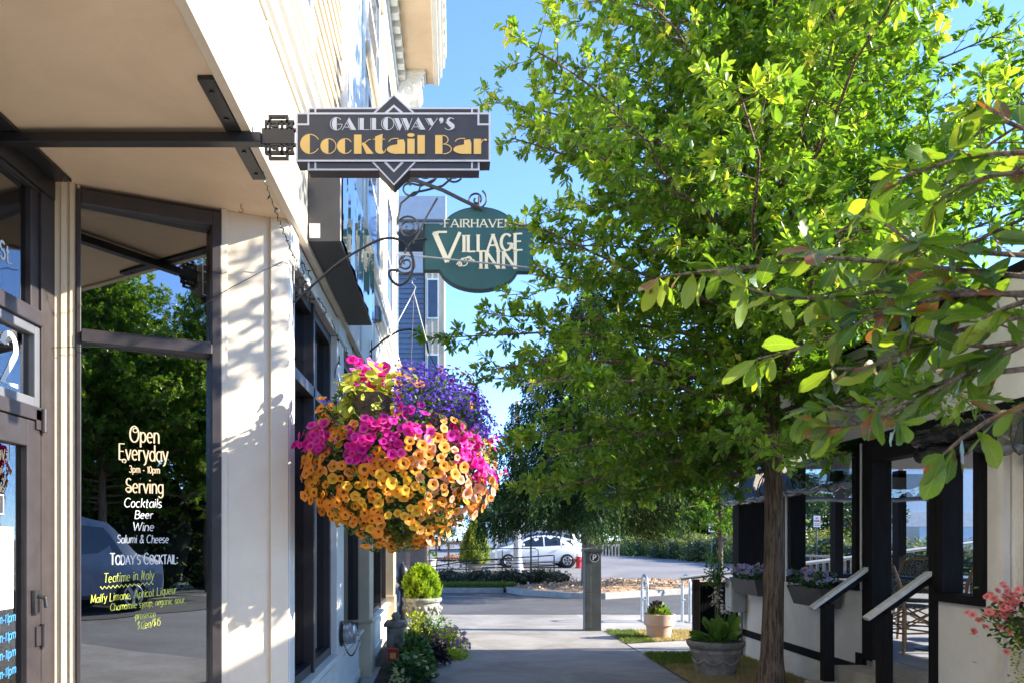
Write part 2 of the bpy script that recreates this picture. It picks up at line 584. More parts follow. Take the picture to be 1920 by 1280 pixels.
# chips lying on the mulch
n = 2600
th = rng.uniform(0, 1, n)
px_, py_ = [], []
for i in range(n):
    k = rng.integers(0, n_)
    t, r_ = rng.uniform(), math.sqrt(rng.uniform()) * .97
    x = inn[k][0] * (1 - t) + inn[(k + 1) % n_][0] * t; y = inn[k][1] * (1 - t) + inn[(k + 1) % n_][1] * t
    px_.append((cx_ + (x - cx_) * r_, cy_ + (y - cy_) * r_, .17 + .16 * math.sin((1 - r_) * 1.4)))
M_chips = leaf_mat("bark chips", [(0, (.20, .12, .07)), (.5, (.5, .33, .2)), (1, (.75, .58, .42))], 0.0, .9)
ax, nr = soft_leaves(n, .1, .5, .8)
o = scatter("bark_chips", M_chips, None, LEAF2, px_, ax, nr, rng.uniform(.05, .16, n), rng.uniform(.03, .07, n), rng.uniform(0, 1, n))
tag(o, "dry tan bark chips covering the kerbed island bed", "bark chips", kind="stuff")

# strip of kerb and turf on the far left of the street
structure(MB().box(-1.2, 1.55, 24.1, 24.28, -.03, .13).build("kerb", M_kerb, bev=.02))
structure(MB().box(-1.2, 3.2, 24.28, 27.2, -.03, .14).build("verge", mat("verge soil", (.15, .13, .08), .95, var=.3, scale=6, bump=.6)))

# grass: green and dry blades on the lawn patches
M_grass = leaf_mat("grass blades", [(0, (.10, .16, .03)), (.35, (.20, .26, .05)), (.55, (.36, .30, .15)), (1, (.50, .41, .25))], .35, .5)
def grass(name, label, n, xr, yr, z, tint, h=.05, keep=None):
    p = np.stack([rng.uniform(*xr, n), rng.uniform(*yr, n), np.full(n, z)], 1)
    if keep is not None: p = p[keep(p)]
    n = len(p)
    ax = rng.normal(size=(n, 3)) * np.array([.45, .45, .1]) + np.array([0, 0, .8])
    nr = rand_dirs(n)
    t = np.clip(tint(p) + rng.normal(0, .13, n), 0, 1)
    o = scatter(name, M_grass, None, BLADE, p, ax, nr, rng.uniform(.5, 1.3, n) * h, .007 + .006 * rng.uniform(size=n), t)
    return tag(o, label, "grass", kind="stuff")
def patch_noise(p):
    return .5 + .28 * np.sin(p[:, 0] * 3.1 + 1.7 * np.sin(p[:, 1] * 2.3)) * np.cos(p[:, 1] * 2.2)
grass("grass", "worn half dry grass beside the walkway under the big tree", 52000, (2.66, 3.94), (6.2, 11.1), .004,
      lambda p: .55 + .3 * (p[:, 1] < 9.6) - .42 * (p[:, 1] > 10.0) * (p[:, 0] < 3.4), .06)
grass("grass", "short grass round the terracotta pot, green near the pay station", 22000, (2.66, 7.5), (12.3, 13.98), .004,
      lambda p: .78 - .7 * (p[:, 0] < 3.15) - .1 * patch_noise(p), .055, keep=lambda p: p[:, 1] > 12.3 + .28 * (p[:, 0] - 2.66).clip(0, 1.6))
grass("grass", "bright green grass strip along the far kerb below the shrubs", 14000, (-1.2, 1.9), (24.3, 25.0), .14,
      lambda p: .16 + 0 * p[:, 0], .16)
# ---------------------------------------------------------------- stroke lettering
def arc(cx, cy, rx, ry, a0, a1, n=10):
    return [(cx + rx * math.cos(R(a0 + (a1 - a0) * i / n)), cy + ry * math.sin(R(a0 + (a1 - a0) * i / n))) for i in range(n + 1)]
XH = .66
G = {
 'A': (.74, [[(0, 0), (.37, 1)], [(.37, 1), (.74, 0)], [(.13, .34), (.61, .34)]]),
 'B': (.58, [[(.05, 0), (.05, 1)], [(.05, 1), (.3, 1)] + arc(.3, .765, .22, .235, 90, -90) + [(.05, .53)], [(.05, .53), (.32, .53)] + arc(.32, .265, .25, .265, 90, -90) + [(.05, 0)]]),
 'C': (.68, [arc(.38, .5, .36, .5, 48, 312, 18)]),
 'D': (.68, [[(.05, 0), (.05, 1)], [(.05, 1), (.25, 1)] + arc(.25, .5, .4, .5, 90, -90, 14) + [(.05, 0)]]),
 'E': (.52, [[(.05, 0), (.05, 1)], [(.05, 1), (.5, 1)], [(.05, .53), (.42, .53)], [(.05, 0), (.52, 0)]]),
 'F': (.5, [[(.05, 0), (.05, 1)], [(.05, 1), (.5, 1)], [(.05, .52), (.4, .52)]]),
 'G': (.74, [arc(.38, .5, .36, .5, 48, 340, 18), [(.45, .42), (.72, .42)], [(.72, .42), (.72, .1)]]),
 'H': (.68, [[(.05, 0), (.05, 1)], [(.63, 0), (.63, 1)], [(.05, .52), (.63, .52)]]),
 'I': (.14, [[(.07, 0), (.07, 1)]]),
 'K': (.62, [[(.05, 0), (.05, 1)], [(.58, 1), (.06, .42)], [(.2, .56), (.62, 0)]]),
 'L': (.5, [[(.05, 0), (.05, 1)], [(.05, 0), (.5, 0)]]),
 'M': (.82, [[(.05, 0), (.1, 1)], [(.1, 1), (.41, .1)], [(.41, .1), (.72, 1)], [(.72, 1), (.78, 0)]]),
 'N': (.7, [[(.05, 0), (.05, 1)], [(.05, 1), (.65, 0)], [(.65, 0), (.65, 1)]]),
 'O': (.78, [arc(.39, .5, .37, .5, 90, 450, 24)]),
 'P': (.56, [[(.05, 0), (.05, 1)], [(.05, 1), (.28, 1)] + arc(.28, .74, .25, .26, 90, -90) + [(.05, .48)]]),
 'R': (.62, [[(.05, 0), (.05, 1)], [(.05, 1), (.28, 1)] + arc(.28, .75, .25, .25, 90, -90) + [(.05, .5)], [(.3, .5), (.62, 0)]]),
 'S': (.54, [arc(.28, .755, .22, .245, 35, 270, 12) + arc(.28, .265, .24, .245, 90, -145, 12)]),
 'T': (.62, [[(.31, 0), (.31, 1)], [(0, 1), (.62, 1)]]),
 'U': (.66, [[(.05, 1), (.05, .3)] + arc(.33, .3, .28, .3, 180, 360) + [(.61, 1)]]),
 'V': (.72, [[(0, 1), (.36, 0)], [(.36, 0), (.72, 1)]]),
 'W': (1.0, [[(0, 1), (.25, 0)], [(.25, 0), (.5, .9)], [(.5, .9), (.75, 0)], [(.75, 0), (1, 1)]]),
 'Y': (.7, [[(0, 1), (.35, .5)], [(.7, 1), (.35, .5)], [(.35, .5), (.35, 0)]]),
 'a': (.5, [arc(.24, .31, .22, .31, 60, 300, 14), [(.46, XH), (.46, .06), (.52, 0)]]),
 'b': (.5, [[(.05, 1), (.05, 0)], arc(.26, .31, .22, .31, 150, -150, 14)]),
 'c': (.46, [arc(.25, .32, .23, .32, 50, 310, 14)]),
 'd': (.5, [arc(.24, .31, .22, .31, 40, 320, 14), [(.46, 1), (.46, 0)]]),
 'e': (.48, [[(.03, .34), (.46, .36)] + arc(.245, .33, .22, .32, 10, 310, 14)]),
 'f': (.34, [arc(.27, .82, .14, .17, 60, 180, 6) + [(.13, 0)], [(0, .6), (.3, .6)]]),
 'g': (.5, [arc(.24, .33, .22, .31, 50, 320, 14), [(.46, XH), (.46, -.1)] + arc(.25, -.1, .21, .2, 0, -150, 8)]),
 'h': (.5, [[(.05, 1), (.05, 0)], [(.05, .4)] + arc(.25, .42, .2, .24, 160, 0, 8) + [(.45, 0)]]),
 'i': (.14, [[(.07, 0), (.07, XH)], [(.07, .86), (.07, .93)]]),
 'k': (.46, [[(.05, 0), (.05, 1)], [(.42, XH), (.06, .28)], [(.18, .4), (.46, 0)]]),
 'l': (.14, [[(.07, 0), (.07, 1)]]),
 'm': (.78, [[(.05, XH), (.05, 0)], [(.05, .4)] + arc(.22, .44, .17, .22, 160, 0, 7) + [(.39, 0)], [(.39, .4)] + arc(.56, .44, .17, .22, 160, 0, 7) + [(.73, 0)]]),
 'n': (.5, [[(.05, XH), (.05, 0)], [(.05, .4)] + arc(.25, .42, .2, .24, 160, 0, 8) + [(.45, 0)]]),
 'o': (.5, [arc(.25, .32, .22, .32, 90, 450, 18)]),
 'p': (.5, [[(.05, XH), (.05, -.3)], arc(.26, .33, .22, .31, 150, -150, 14)]),
 'q': (.5, [arc(.24, .33, .22, .31, 40, 320, 14), [(.46, XH), (.46, -.3)]]),
 'r': (.34, [[(.05, XH), (.05, 0)], [(.05, .38)] + arc(.24, .42, .19, .22, 160, 60, 6)]),
 's': (.4, [arc(.2, .48, .16, .17, 40, 270, 8) + arc(.2, .16, .18, .155, 90, -140, 8)]),
 't': (.32, [[(.13, .9), (.13, .12)] + arc(.23, .12, .1, .12, 180, 300, 5), [(0, .62), (.3, .62)]]),
 'u': (.5, [[(.05, XH), (.05, .24)] + arc(.25, .24, .2, .24, 180, 360, 8), [(.45, XH), (.45, 0)]]),
 'v': (.44, [[(0, XH), (.22, 0)], [(.22, 0), (.44, XH)]]),
 'w': (.7, [[(0, XH), (.17, 0)], [(.17, 0), (.35, XH)], [(.35, XH), (.53, 0)], [(.53, 0), (.7, XH)]]),
 'x': (.44, [[(0, XH), (.44, 0)], [(.44, XH), (0, 0)]]),
 'y': (.46, [[(0, XH), (.23, .06)], [(.46, XH), (.18, -.2), (.05, -.28)]]),
 'z': (.42, [[(0, XH), (.42, XH), (0, 0), (.42, 0)]]),
 '0': (.5, [arc(.25, .5, .22, .5, 90, 450, 20)]),
 '1': (.24, [[(.0, .8), (.16, 1), (.16, 0)]]),
 '2': (.5, [arc(.25, .74, .21, .26, 170, -30, 10) + [(.03, 0), (.5, 0)]]),
 '3': (.48, [arc(.22, .75, .19, .25, 150, -80, 10), arc(.22, .26, .22, .26, 85, -150, 10)]),
 '5': (.48, [[(.42, 1), (.09, 1), (.06, .58)] + arc(.22, .31, .22, .31, 110, -140, 12)]),
 '$': (.5, [arc(.25, .72, .2, .2, 35, 270, 10) + arc(.25, .31, .22, .21, 90, -145, 10), [(.25, 1.05), (.25, -.05)]]),
 '/': (.4, [[(0, -.1), (.4, 1.05)]]),
 '-': (.3, [[(.02, .35), (.28, .35)]]), '.': (.12, [[(.06, .0), (.06, .07)]]), ',': (.14, [[(.08, .06), (.03, -.12)]]),
 "'": (.14, [[(.08, 1.0), (.05, .78)]]), ':': (.14, [[(.07, .05), (.07, .12)], [(.07, .5), (.07, .57)]]), ' ': (.3, []),
 '&': (.6, [[(.6, .0), (.16, .72)] + arc(.29, .82, .14, .17, 200, -30, 8) + [(.1, .36)] + arc(.24, .2, .2, .2, 130, 300, 8) + [(.56, .42)]]),
}
def text_strokes(s, h, track=.1, sx=1.0, slant=0.0, jit=0.0, smallcaps=None, rise=0.0):
    """polylines in (u, v) metres, origin at the start of the baseline; returns strokes, width"""
    out, x = [], 0.0
    for ch in s:
        k = h
        if smallcaps and ch.islower():
            ch, k = ch.upper(), h * smallcaps
        w, st = G[ch]
        jx, jy = (random.uniform(-jit, jit), random.uniform(-jit, jit)) if jit else (0, 0)
        for q in st:
            out.append([(x + (px * sx + slant * py) * k + jx * k, py * k + jy * k + rise * (x + px * sx * k)) for px, py in q])
        x += (w * sx + track) * k
    return out, x - track * h
def ribbon(mb, pts, M, wd, z, contrast=0.0, serif=0.0):
    """flat stroke of width wd along pts placed by M at height z off the face"""
    pts = [Vector((p[0], p[1])) for p in pts]
    n = len(pts)
    vs = []
    for i in range(n):
        d = pts[min(i + 1, n - 1)] - pts[max(i - 1, 0)]
        if d.length < 1e-9: d = Vector((1, 0))
        d.normalize()
        w = wd * (1 - contrast * (1 - abs(d.y)) - (contrast * .55 if d.x * d.y > .2 and n == 2 else 0))
        nrm_ = Vector((-d.y, d.x)) * w / 2
        e = d * (wd * .12) if i == n - 1 else (-d * (wd * .12) if i == 0 else Vector((0, 0)))
        for s_ in (1, -1):
            q = pts[i] + e + nrm_ * s_
            vs.append(M @ Vector((q.x, q.y, z)))
    mb.add(vs, [(2 * i, 2 * i + 1, 2 * i + 3, 2 * i + 2) for i in range(n - 1)])
    if serif:
        for p, q in ((pts[0], pts[1]), (pts[-1], pts[-2])):
            d = (p - q).normalized()
            if abs(d.y) > .75:
                a = [(p.x - serif, p.y - wd * .12), (p.x + serif, p.y - wd * .12), (p.x + serif, p.y + wd * .12), (p.x - serif, p.y + wd * .12)]
                mb.add([M @ Vector((u, v, z + .0004)) for u, v in a], [(0, 1, 2, 3)])
def write(mb, s, M, h, u=0, v=0, wd=None, z=.001, align='c', contrast=0, serif=0, fit=None, **kw):
    st, w = text_strokes(s, h, **kw)
    wd = wd or h * .13
    k = 1.0
    if fit: k = fit / w
    off = u - (w * k / 2 if align == 'c' else (w * k if align == 'r' else 0))
    for i, q in enumerate(st):
        ribbon(mb, [(off + a * k, v + b) for a, b in q], M, wd, z + .00015 * (i % 7), contrast, serif)
    return mb
def face_matrix(origin, udir, vdir=(0, 0, 1)):
    """local x along udir, y along vdir, z out of the face"""
    u, v = Vector(udir).normalized(), Vector(vdir).normalized()
    w = u.cross(v)
    M = Matrix.Identity(4)
    for i in range(3):
        M[i][0], M[i][1], M[i][2], M[i][3] = u[i], v[i], w[i], origin[i]
    return M

# ---------------------------------------------------------------- the cream shop building on the left
ZS = 3.53           # soffit height
XF = -.945          # fascia face
YE = 13.2           # far end of the building
bld = thing("shop_building", "cream two storey shop building with recessed entry and bracketed roof eave", "building", (-4, 6, 0))
b = MB()
b.prism([(-3.4, -1.2), (XF - .04, -1.2), (XF - .04, YE), (-1.12, YE), (-1.12, 4.8), (-3.4, 4.8)], Matrix.Identity(4), ZS, ZS + .12)
b.build("soffit", M_soffit, bld)
b = MB()
b.box(XF - .045, XF, -1.2, YE, ZS - .018, ZS + .022)
b.box(XF - .06, XF - .004, -1.2, YE, ZS + .022, 4.36)
for yy in (2.05, 3.18, 4.08, 5.5, 6.9, 8.3, 9.7, 11.1, 12.5):
    b.box(XF - .004, XF + .004, yy - .012, yy + .012, ZS + .022, 4.28)
b.build("fascia", M_cream, bld, bev=.003)
# belt cornice above the fascia
b = MB()
prof = [(XF - .05, 4.24), (XF + .012, 4.24), (XF + .012, 4.275), (XF + .035, 4.285), (XF + .06, 4.315), (XF + .085, 4.33), (XF + .085, 4.40), (XF + .11, 4.415), (XF + .11, 4.45), (XF - .05, 4.47)]
b.prism(prof, face_matrix((0, -1.2, 0), (1, 0, 0)), -(YE + 1.2), 0)
b.build("belt_cornice", M_white, bld)
# upper lap siding, real boards
XU = -.96
b = MB()
z = 4.44
while z < 9.1:
    for ya, yb in ((-1.2, YE),):
        b.add([(XU + .018, ya, z), (XU + .018, yb, z), (XU, yb, z + .142), (XU, ya, z + .142), (XU - .01, ya, z), (XU - .01, yb, z)], [(0, 1, 2, 3), (4, 5, 1, 0)])
    z += .14
b.box(XU - .25, XU - .012, -1.2, YE, 4.44, 9.2)
b.build("siding", M_cream, bld)
for ya, yb, ins in ((6.85, 8.25, 1), (10.6, 11.0, 0), (12.6, YE, 1)):
    b = MB(); b.box(XU, XU + .05, ya, yb, 4.46, 8.55)
    if ins: b.box(XU + .05, XU + .066, ya, ya + .15, 4.46, 8.5); b.box(XU + .05, XU + .066, yb - .15, yb, 4.46, 8.5)
    b.build("upper_pilaster", M_white, bld, bev=.006)
b = MB(); b.box(XU, XU + .07, -1.2, YE, 8.55, 8.85); b.box(XU, XU + .10, -1.2, YE, 8.85, 8.93); b.build("frieze_band", M_white, bld, bev=.006)
def upper_window(ya, yb, za, zb):
    b = MB()
    t = .09
    b.box(XU, XU + .045, ya - t, ya, za - t, zb + t); b.box(XU, XU + .045, yb, yb + t, za - t, zb + t)
    b.box(XU, XU + .045, ya, yb, zb, zb + t); b.box(XU, XU + .06, ya - t - .02, yb + t + .02, za - t - .03, za)
    b.box(XU, XU + .03, ya, yb, (za + zb) / 2 - .03, (za + zb) / 2 + .03)
    f = b.build("window", M_white, bld, bev=.004)
    MB().box(XU, XU + .024, ya, yb, za, zb).build("pane", mat("blue grey window", (.05, .07, .11), .08, var=.1), f)
for ya, yb in ((3.9, 5.2), (8.75, 10.1), (11.3, 12.3), (1.0, 2.4)):
    upper_window(ya, yb, 4.95, 6.5)
    upper_window(ya, yb, 7.1, 8.3)
# roof eave, dentils, end bracket
ZR = 9.12
b = MB()
b.box(-6, -.30, -1.2, YE + .05, ZR, ZR + .08)
b.build("roof_eave", M_soffit, bld)
b = MB()
b.box(-.30, -.22, -1.2, YE + .06, ZR - .03, ZR + .30)
b.box(-.22, -.17, -1.2, YE - .02, ZR + .05, ZR + .34)
b.box(-.17, -.12, -1.2, YE - .12, ZR + .16, ZR + .38)
b.build("eave_fascia", M_white, bld, bev=.01)
yy = 5.5
while yy < YE - .2:
    each("gutter_block", [(-.12, -.095, yy, yy + .14, ZR + .17, ZR + .36)], M_white, bld, .01)
    each("dentil", [(XU + .05, XU + .21, yy, yy + .16, ZR - .17, ZR)], M_white, bld, .01)
    yy += .30
b = MB()
b.box(-.95, -.46, YE - .36, YE - .04, ZR - .12, ZR)
b.box(-.95, -.43, YE - .38, YE - .02, ZR - .06, ZR)
pf = [(-.95, 0), (-.5, 0), (-.5, -.12)] + arc(-.60, -.22, .12, .13, 60, -80, 8) + [(-.66, -.36), (-.70, -.40)] + arc(-.80, -.5, .13, .11, 40, -80, 6) + [(-.9, -.66), (-.95, -.72)]
b.prism(pf, face_matrix((0, YE - .34, ZR - .12), (1, 0, 0)), -.28, 0)
sp = [(-.72 + (.03 + .012 * t) * math.cos(t * .9), -.2 + (.03 + .012 * t) * math.sin(t * .9)) for t in np.linspace(0, 11, 40)]
b.tube([(u, YE - .345, ZR - .12 + v) for u, v in sp], .012, 6)
b.tube([(-.72, YE - .345, ZR - .44), (-.78, YE - .345, ZR - .52), (-.82, YE - .345, ZR - .6), (-.8, YE - .345, ZR - .68)], .012, 6)
b.build("eave_bracket", M_white, bld, bev=.004)

# ---- recessed entry: the angled window wall from A to B
A = Vector((-2.16, 4.31, 0)); B = Vector((-1.0, 4.86, 0))
ud = (B - A).normalized()
FW = face_matrix((A.x, A.y, 0), ud)          # local z points out to the street
def uf(px):
    lo, hi = -.3, 1.6
    for _ in range(50):
        m = (lo + hi) / 2
        q = A + ud * m
        if 848 + 1500 * q.x / q.y < px: lo = m
        else: hi = m
    return lo
def zf(py, px):
    q = A + ud * uf(px)
    return Z(py, q.y)
LW = (B - A).length
u0, u1, u2, u3, u4, u5 = 0.0, uf(143), uf(152), uf(396), uf(414), uf(506)
def wbox(mb, ua, ub, za, zb, d0, d1):
    return mb.obox(FW, ua, ub, za, zb, d0, d1)
b = MB()
wbox(b, 0.0, u1, 0, ZS, -.12, 0)
wbox(b, .045, .075, 0, ZS, 0, .012); wbox(b, .088, .115, 0, ZS, 0, .018); wbox(b, .125, .142, 0, ZS, 0, .010)
b.build("entry_pilaster", M_tanp, bld, bev=.003)
b = MB()
wbox(b, u1, u4, 0, .46, -.12, 0)
wbox(b, u4, LW, 0, ZS, -.12, 0)
wbox(b, u5, LW + .0, 0, ZS, 0, .022)
wbox(b, u4, u4 + .035, 0, ZS, 0, .022)
b.build("entry_panel", M_cream, bld, bev=.004)
b = MB()
zt = zf(640, 275)
wbox(b, u1, u2, .46, 3.5, -.09, .03); wbox(b, u3, u4, .46, 3.5, -.09, .03)
wbox(b, u2, u3, 3.42, 3.5, -.09, .03); wbox(b, u2, u3, .46, .56, -.09, .03)
wbox(b, u2, u3, zt - .045, zt + .015, -.05, .045); wbox(b, u2, u3, zt + .0151, zt + .03, -.05, .025)
wfr = b.build("shop_window", M_bronze, bld, bev=.004)
b = MB()
PT = FW @ Matrix.Translation(((u2 + u3) / 2, 0, -.03)) @ Matrix.Rotation(R(3.4), 4, 'Y')      # panes sit a touch askew in the rebate
hw_ = (u3 - u2) / 2 + .01
b.obox(PT, -hw_, hw_, .56, zt - .045, -.004, .0); b.obox(PT, -hw_, hw_, zt + .03, 3.42, -.004, .0)
b.build("pane", M_glass, wfr)
# lettering on the glass
ML = PT @ Matrix.Translation((-(u2 + u3) / 2, 0, .0008))
um = uf(272)
def vz(py): return zf(py, 272)
hp = lambda px: px / 1500 * 4.46
def line_(m, txt, *args, extra=None, **kw):
    b = MB(); write(b, txt, ML, *args, **kw)
    if extra: ribbon(b, extra, ML, hp(1.7), .0022)
    b.build("lettering", m, wfr)
line_(M_gold_txt, "Open", hp(30), uf(272), vz(828), hp(2.8), fit=uf(300) - uf(244), contrast=.3, extra=arc(uf(254), vz(806), .012, .012, 0, 400, 12))
line_(M_gold_txt, "Everyday", hp(30), uf(270), vz(862), hp(2.6), fit=uf(317) - uf(224), contrast=.3, extra=arc(uf(233), vz(864), .010, .010, -90, 240, 12))
line_(M_gold_txt, "Serving", hp(27), uf(272), vz(923), hp(2.6), fit=uf(308) - uf(237), contrast=.3, extra=arc(uf(241), vz(917), .013, .011, 0, 330, 12))
line_(M_gold_txt, "3pm - 10pm", hp(13), uf(272), vz(885), hp(1.5), fit=uf(301) - uf(243))
for t_, py, hh, a_, c_ in (("Cocktails", 950, 17, 233, 304), ("Beer", 971, 15, 253, 287), ("Wine", 994, 16, 249, 289), ("Salumi & Cheese", 1017, 15, 220, 317)):
    line_(M_white_txt, t_, hp(hh), uf((a_ + c_) / 2), vz(py), hp(1.45), fit=uf(c_) - uf(a_), slant=.12, jit=.02)
line_(M_white_txt, "Today's Cocktail:", hp(21), uf(272), vz(1057), hp(2.1), fit=uf(336) - uf(208), smallcaps=.82, contrast=.2)
for t_, py, hh, a_, c_, ri in (("Teatime in Italy", 1090, 17, 195, 290, .04), ("Malfy Limone, Apricot Liqueur", 1127, 15, 172, 334, .06),
                              ("Chamomile syrup, organic sour,", 1142, 13, 208, 351, .05), ("-prosecco", 1160, 13, 251, 292, .04), ("$12ea/$15", 1180, 15, 258, 302, .10)):
    line_(M_yellow_txt, t_, hp(hh), uf((a_ + c_) / 2), vz(py), hp(1.2), fit=uf(c_) - uf(a_), slant=.1, jit=.035, rise=ri, extra=[(uf(188 + i * 4), vz(1099 - i * .25 + (3 if i % 2 else -2))) for i in range(26)] if py == 1090 else None)

# ---- door wall parallel to the street (only its last half metre is in view)
XD = -2.16
zd = 2.21
b = MB()
b.box(XD - .12, XD + .02, 4.17, 4.31, 0, ZS - .002)            # corner jamb
b.box(XD - .1, XD + .03, 2.0, 4.17, 2.70, 2.78)                # transom bars
b.box(XD - .1, XD + .015, 2.0, 4.17, 3.40, ZS - .002)
b.box(XD - .1, XD + .03, 2.0, 4.17, zd, zd + .07)
b.box(XD - .1, XD + .02, 2.0, 2.12, 0, ZS - .002)
b.box(XD - .06, XD + .006, 4.09, 4.17, 2.78, 3.40)
b.build("door_frame", M_bronze, bld, bev=.004)
tw = MB()
for ya, yb, za, zb, w_ in ((2.12, 4.17, 2.28, 2.70, .05),):
    tw.box(XD - .05, XD + .012, ya, ya + w_, za, zb); tw.box(XD - .05, XD + .012, yb - w_, yb, za, zb)
    tw.box(XD - .05, XD + .012, ya + w_, yb - w_, za, za + w_); tw.box(XD - .05, XD + .012, ya + w_, yb - w_, zb - w_, zb)
tw = tw.build("transom_window", mat("grey window sash", (.13, .135, .15), .35, var=.1), bld, bev=.006)
MB().box(XD - .03, XD - .022, 2.17, 4.12, 2.33, 2.65).build("pane", M_glass, tw)
MB().box(XD - .03, XD - .022, 2.12, 4.09, 2.78, 3.40).build("pane", M_glass, tw)
MD = face_matrix((XD - .021, 0, 0), (0, 1, 0))
b = MB(); write(b, "2", MD, .245, 4.01, 2.365, .045, align='r', contrast=.5, serif=.05, sx=1.15); b.build("lettering", M_white_txt, tw)
b = MB(); write(b, "r St.", MD, .085, 3.955, 2.955, .013, align='r')
b.build("lettering", M_white_txt, tw)
door = MB()
door.box(XD - .05, XD + .02, 4.03, 4.165, 0, zd - .004)
door.box(XD - .05, XD + .02, 3.12, 4.03, zd - .14, zd - .004)
door.box(XD - .05, XD + .02, 3.12, 4.03, 0, .28)
door.box(XD - .05, XD + .02, 3.0, 3.12, 0, zd - .004)
door = door.build("door", M_bronze, bld, bev=.006)
MB().box(XD - .022, XD - .012, 3.12, 4.03, .28, zd - .14).build("pane", M_glass, door)
for zz in (zd + .005, 1.1, .2):
    b = MB()
    b.tube([(XD + .034, 4.165, zz - .06), (XD + .034, 4.165, zz + .06)], .019, 10); b.box(XD + .02, XD + .03, 4.10, 4.22, zz - .05, zz + .05)
    b.build("hinge", M_bronze, door, smooth=True)
b = MB()
b.box(XD + .02, XD + .045, 4.06, 4.12, 1.22, 1.34)
b.tube([(XD + .045, 4.09, 1.31), (XD + .08, 4.09, 1.30), (XD + .085, 4.09, 1.25)], .012, 8)
b.build("lock", M_steel, door, bev=.004)
# handwritten opening hours on the door glass
MDo = face_matrix((XD - .0105, 0, 0), (0, 1, 0))
for i, s in enumerate(("y 3pm-11pm", "r 3pm-11pm", "m 3pm-11pm", "mer 3pm-11pm", "3pm-10pm")):
    b = MB(); write(b, s, MDo, .046, 3.975, 1.185 - i * .088, .0055, align='r', slant=.1, jit=.05, rise=.05); b.build("lettering", M_blue_txt, door)
# inside: a dark room behind the glass
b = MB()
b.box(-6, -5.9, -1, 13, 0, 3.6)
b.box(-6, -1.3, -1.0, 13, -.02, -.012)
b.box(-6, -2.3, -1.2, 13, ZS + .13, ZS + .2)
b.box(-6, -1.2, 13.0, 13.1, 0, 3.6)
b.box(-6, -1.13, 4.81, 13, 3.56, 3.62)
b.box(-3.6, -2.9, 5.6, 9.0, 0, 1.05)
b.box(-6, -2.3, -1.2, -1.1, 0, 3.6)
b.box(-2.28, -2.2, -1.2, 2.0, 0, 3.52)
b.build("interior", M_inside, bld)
# ---- street front: pilasters, windows, bulkhead
def compound(name, boxes, m, bev=.006):
    b = MB()
    for q in boxes: b.box(*q)
    return b.build(name, m, bld, bev=bev)
compound("street_pilaster", [(-1.3, -1.0, 4.865, 5.07, 0, 3.52), (-1.3, -.975, 4.85, 5.09, 3.36, 3.518), (-1.3, -.985, 4.855, 5.08, 3.30, 3.358), (-1.3, -.985, 4.855, 5.08, 0, .22), (-1.0, -.992, 4.89, 5.04, .7, 3.2)], M_white)
compound("street_pilaster", [(-1.3, -1.0, 6.95, 7.38, 0, 3.52), (-1.3, -.98, 6.92, 7.41, 3.36, 3.518)], M_white)
compound("street_pilaster", [(-1.3, -.93, 9.0, 9.42, 0, 3.52), (-1.3, -.912, 8.96, 9.46, 0, .66), (-1.3, -.89, 8.94, 9.48, .66, .70), (-1.3, -.91, 8.95, 9.47, 3.3, 3.4)], M_tanp, .008)
compound("street_pilaster", [(-1.3, -.93, 12.75, YE, 0, 3.52), (-1.3, -.91, 12.72, YE + .02, 0, .7)], M_tanp, .008)
for ya, yb in ((5.07, 6.95), (7.38, 9.0), (9.42, 12.75)):
    compound("bulkhead", [(-1.3, -1.04, ya, yb, 0, .56), (-1.3, -.985, ya, yb, .56, .60), (-1.04, -1.02, ya + .08, yb - .08, .08, .16), (-1.04, -1.02, ya + .08, yb - .08, .42, .5)], M_white, .005)
    compound("window_head", [(-1.3, -1.0, ya, yb, 3.36, 3.52)], M_white, .005)
compound("plinth_slab", [(-1.0, -.86, 7.0, 9.7, 0, .055)], M_concrete2, .005)
def street_window(ya, yb, n):
    b = MB()
    x0, x1, t = -1.16, -1.055, .055
    b.box(x0, x1, ya, yb, .60, .67); b.box(x0, x1, ya, yb, 3.28, 3.36); b.box(x0, x1 + .02, ya, yb, 2.66, 2.74)
    for k in range(n + 1):
        yy = ya + (yb - ya - t) * k / n
        b.box(x0, x1 + (.0 if k in (0, n) else .02), yy, yy + t, .60, 3.36)
    f = b.build("street_window", M_bronze, bld, bev=.004)
    b = MB()
    for k in range(n):
        p0 = ya + (yb - ya - t) * k / n + t; p1 = ya + (yb - ya - t) * (k + 1) / n
        b.box(-1.12, -1.112, p0, p1, .67, 2.66); b.box(-1.12, -1.112, p0, p1, 2.74, 3.28)
    b.build("pane", M_glass_side, f)
street_window(5.07, 6.95, 2)
street_window(7.38, 9.0, 1)
street_window(9.42, 12.75, 3)
MB().box(-1.3, -1.16, YE - .1, YE, 0, 9.1).box(-6, -1.3, YE - .1, YE, 0, 9.1).build("end_wall", M_cream, bld)

# paper menu taped inside the door glass
o = MB().box(XD - .011, XD - .0095, 3.62, 3.955, 1.26, 1.66).build("menu_sheet", mat("white paper", (.82, .83, .83), .7, var=.02))
tag(o, "white printed menu sheet taped to the glass door", "menu")
b = MB()
MM = face_matrix((XD - .0092, 0, 0), (0, 1, 0))
for r_ in range(17):
    for c_ in range(3):
        uu = 3.65 + c_ * .1
        ribbon(b, [(uu, 1.62 - r_ * .02), (uu + random.uniform(.05, .08), 1.62 - r_ * .02)], MM, .004, .0003)
b.build("print", mat("grey print", (.45, .45, .46), .8, var=.02), o)
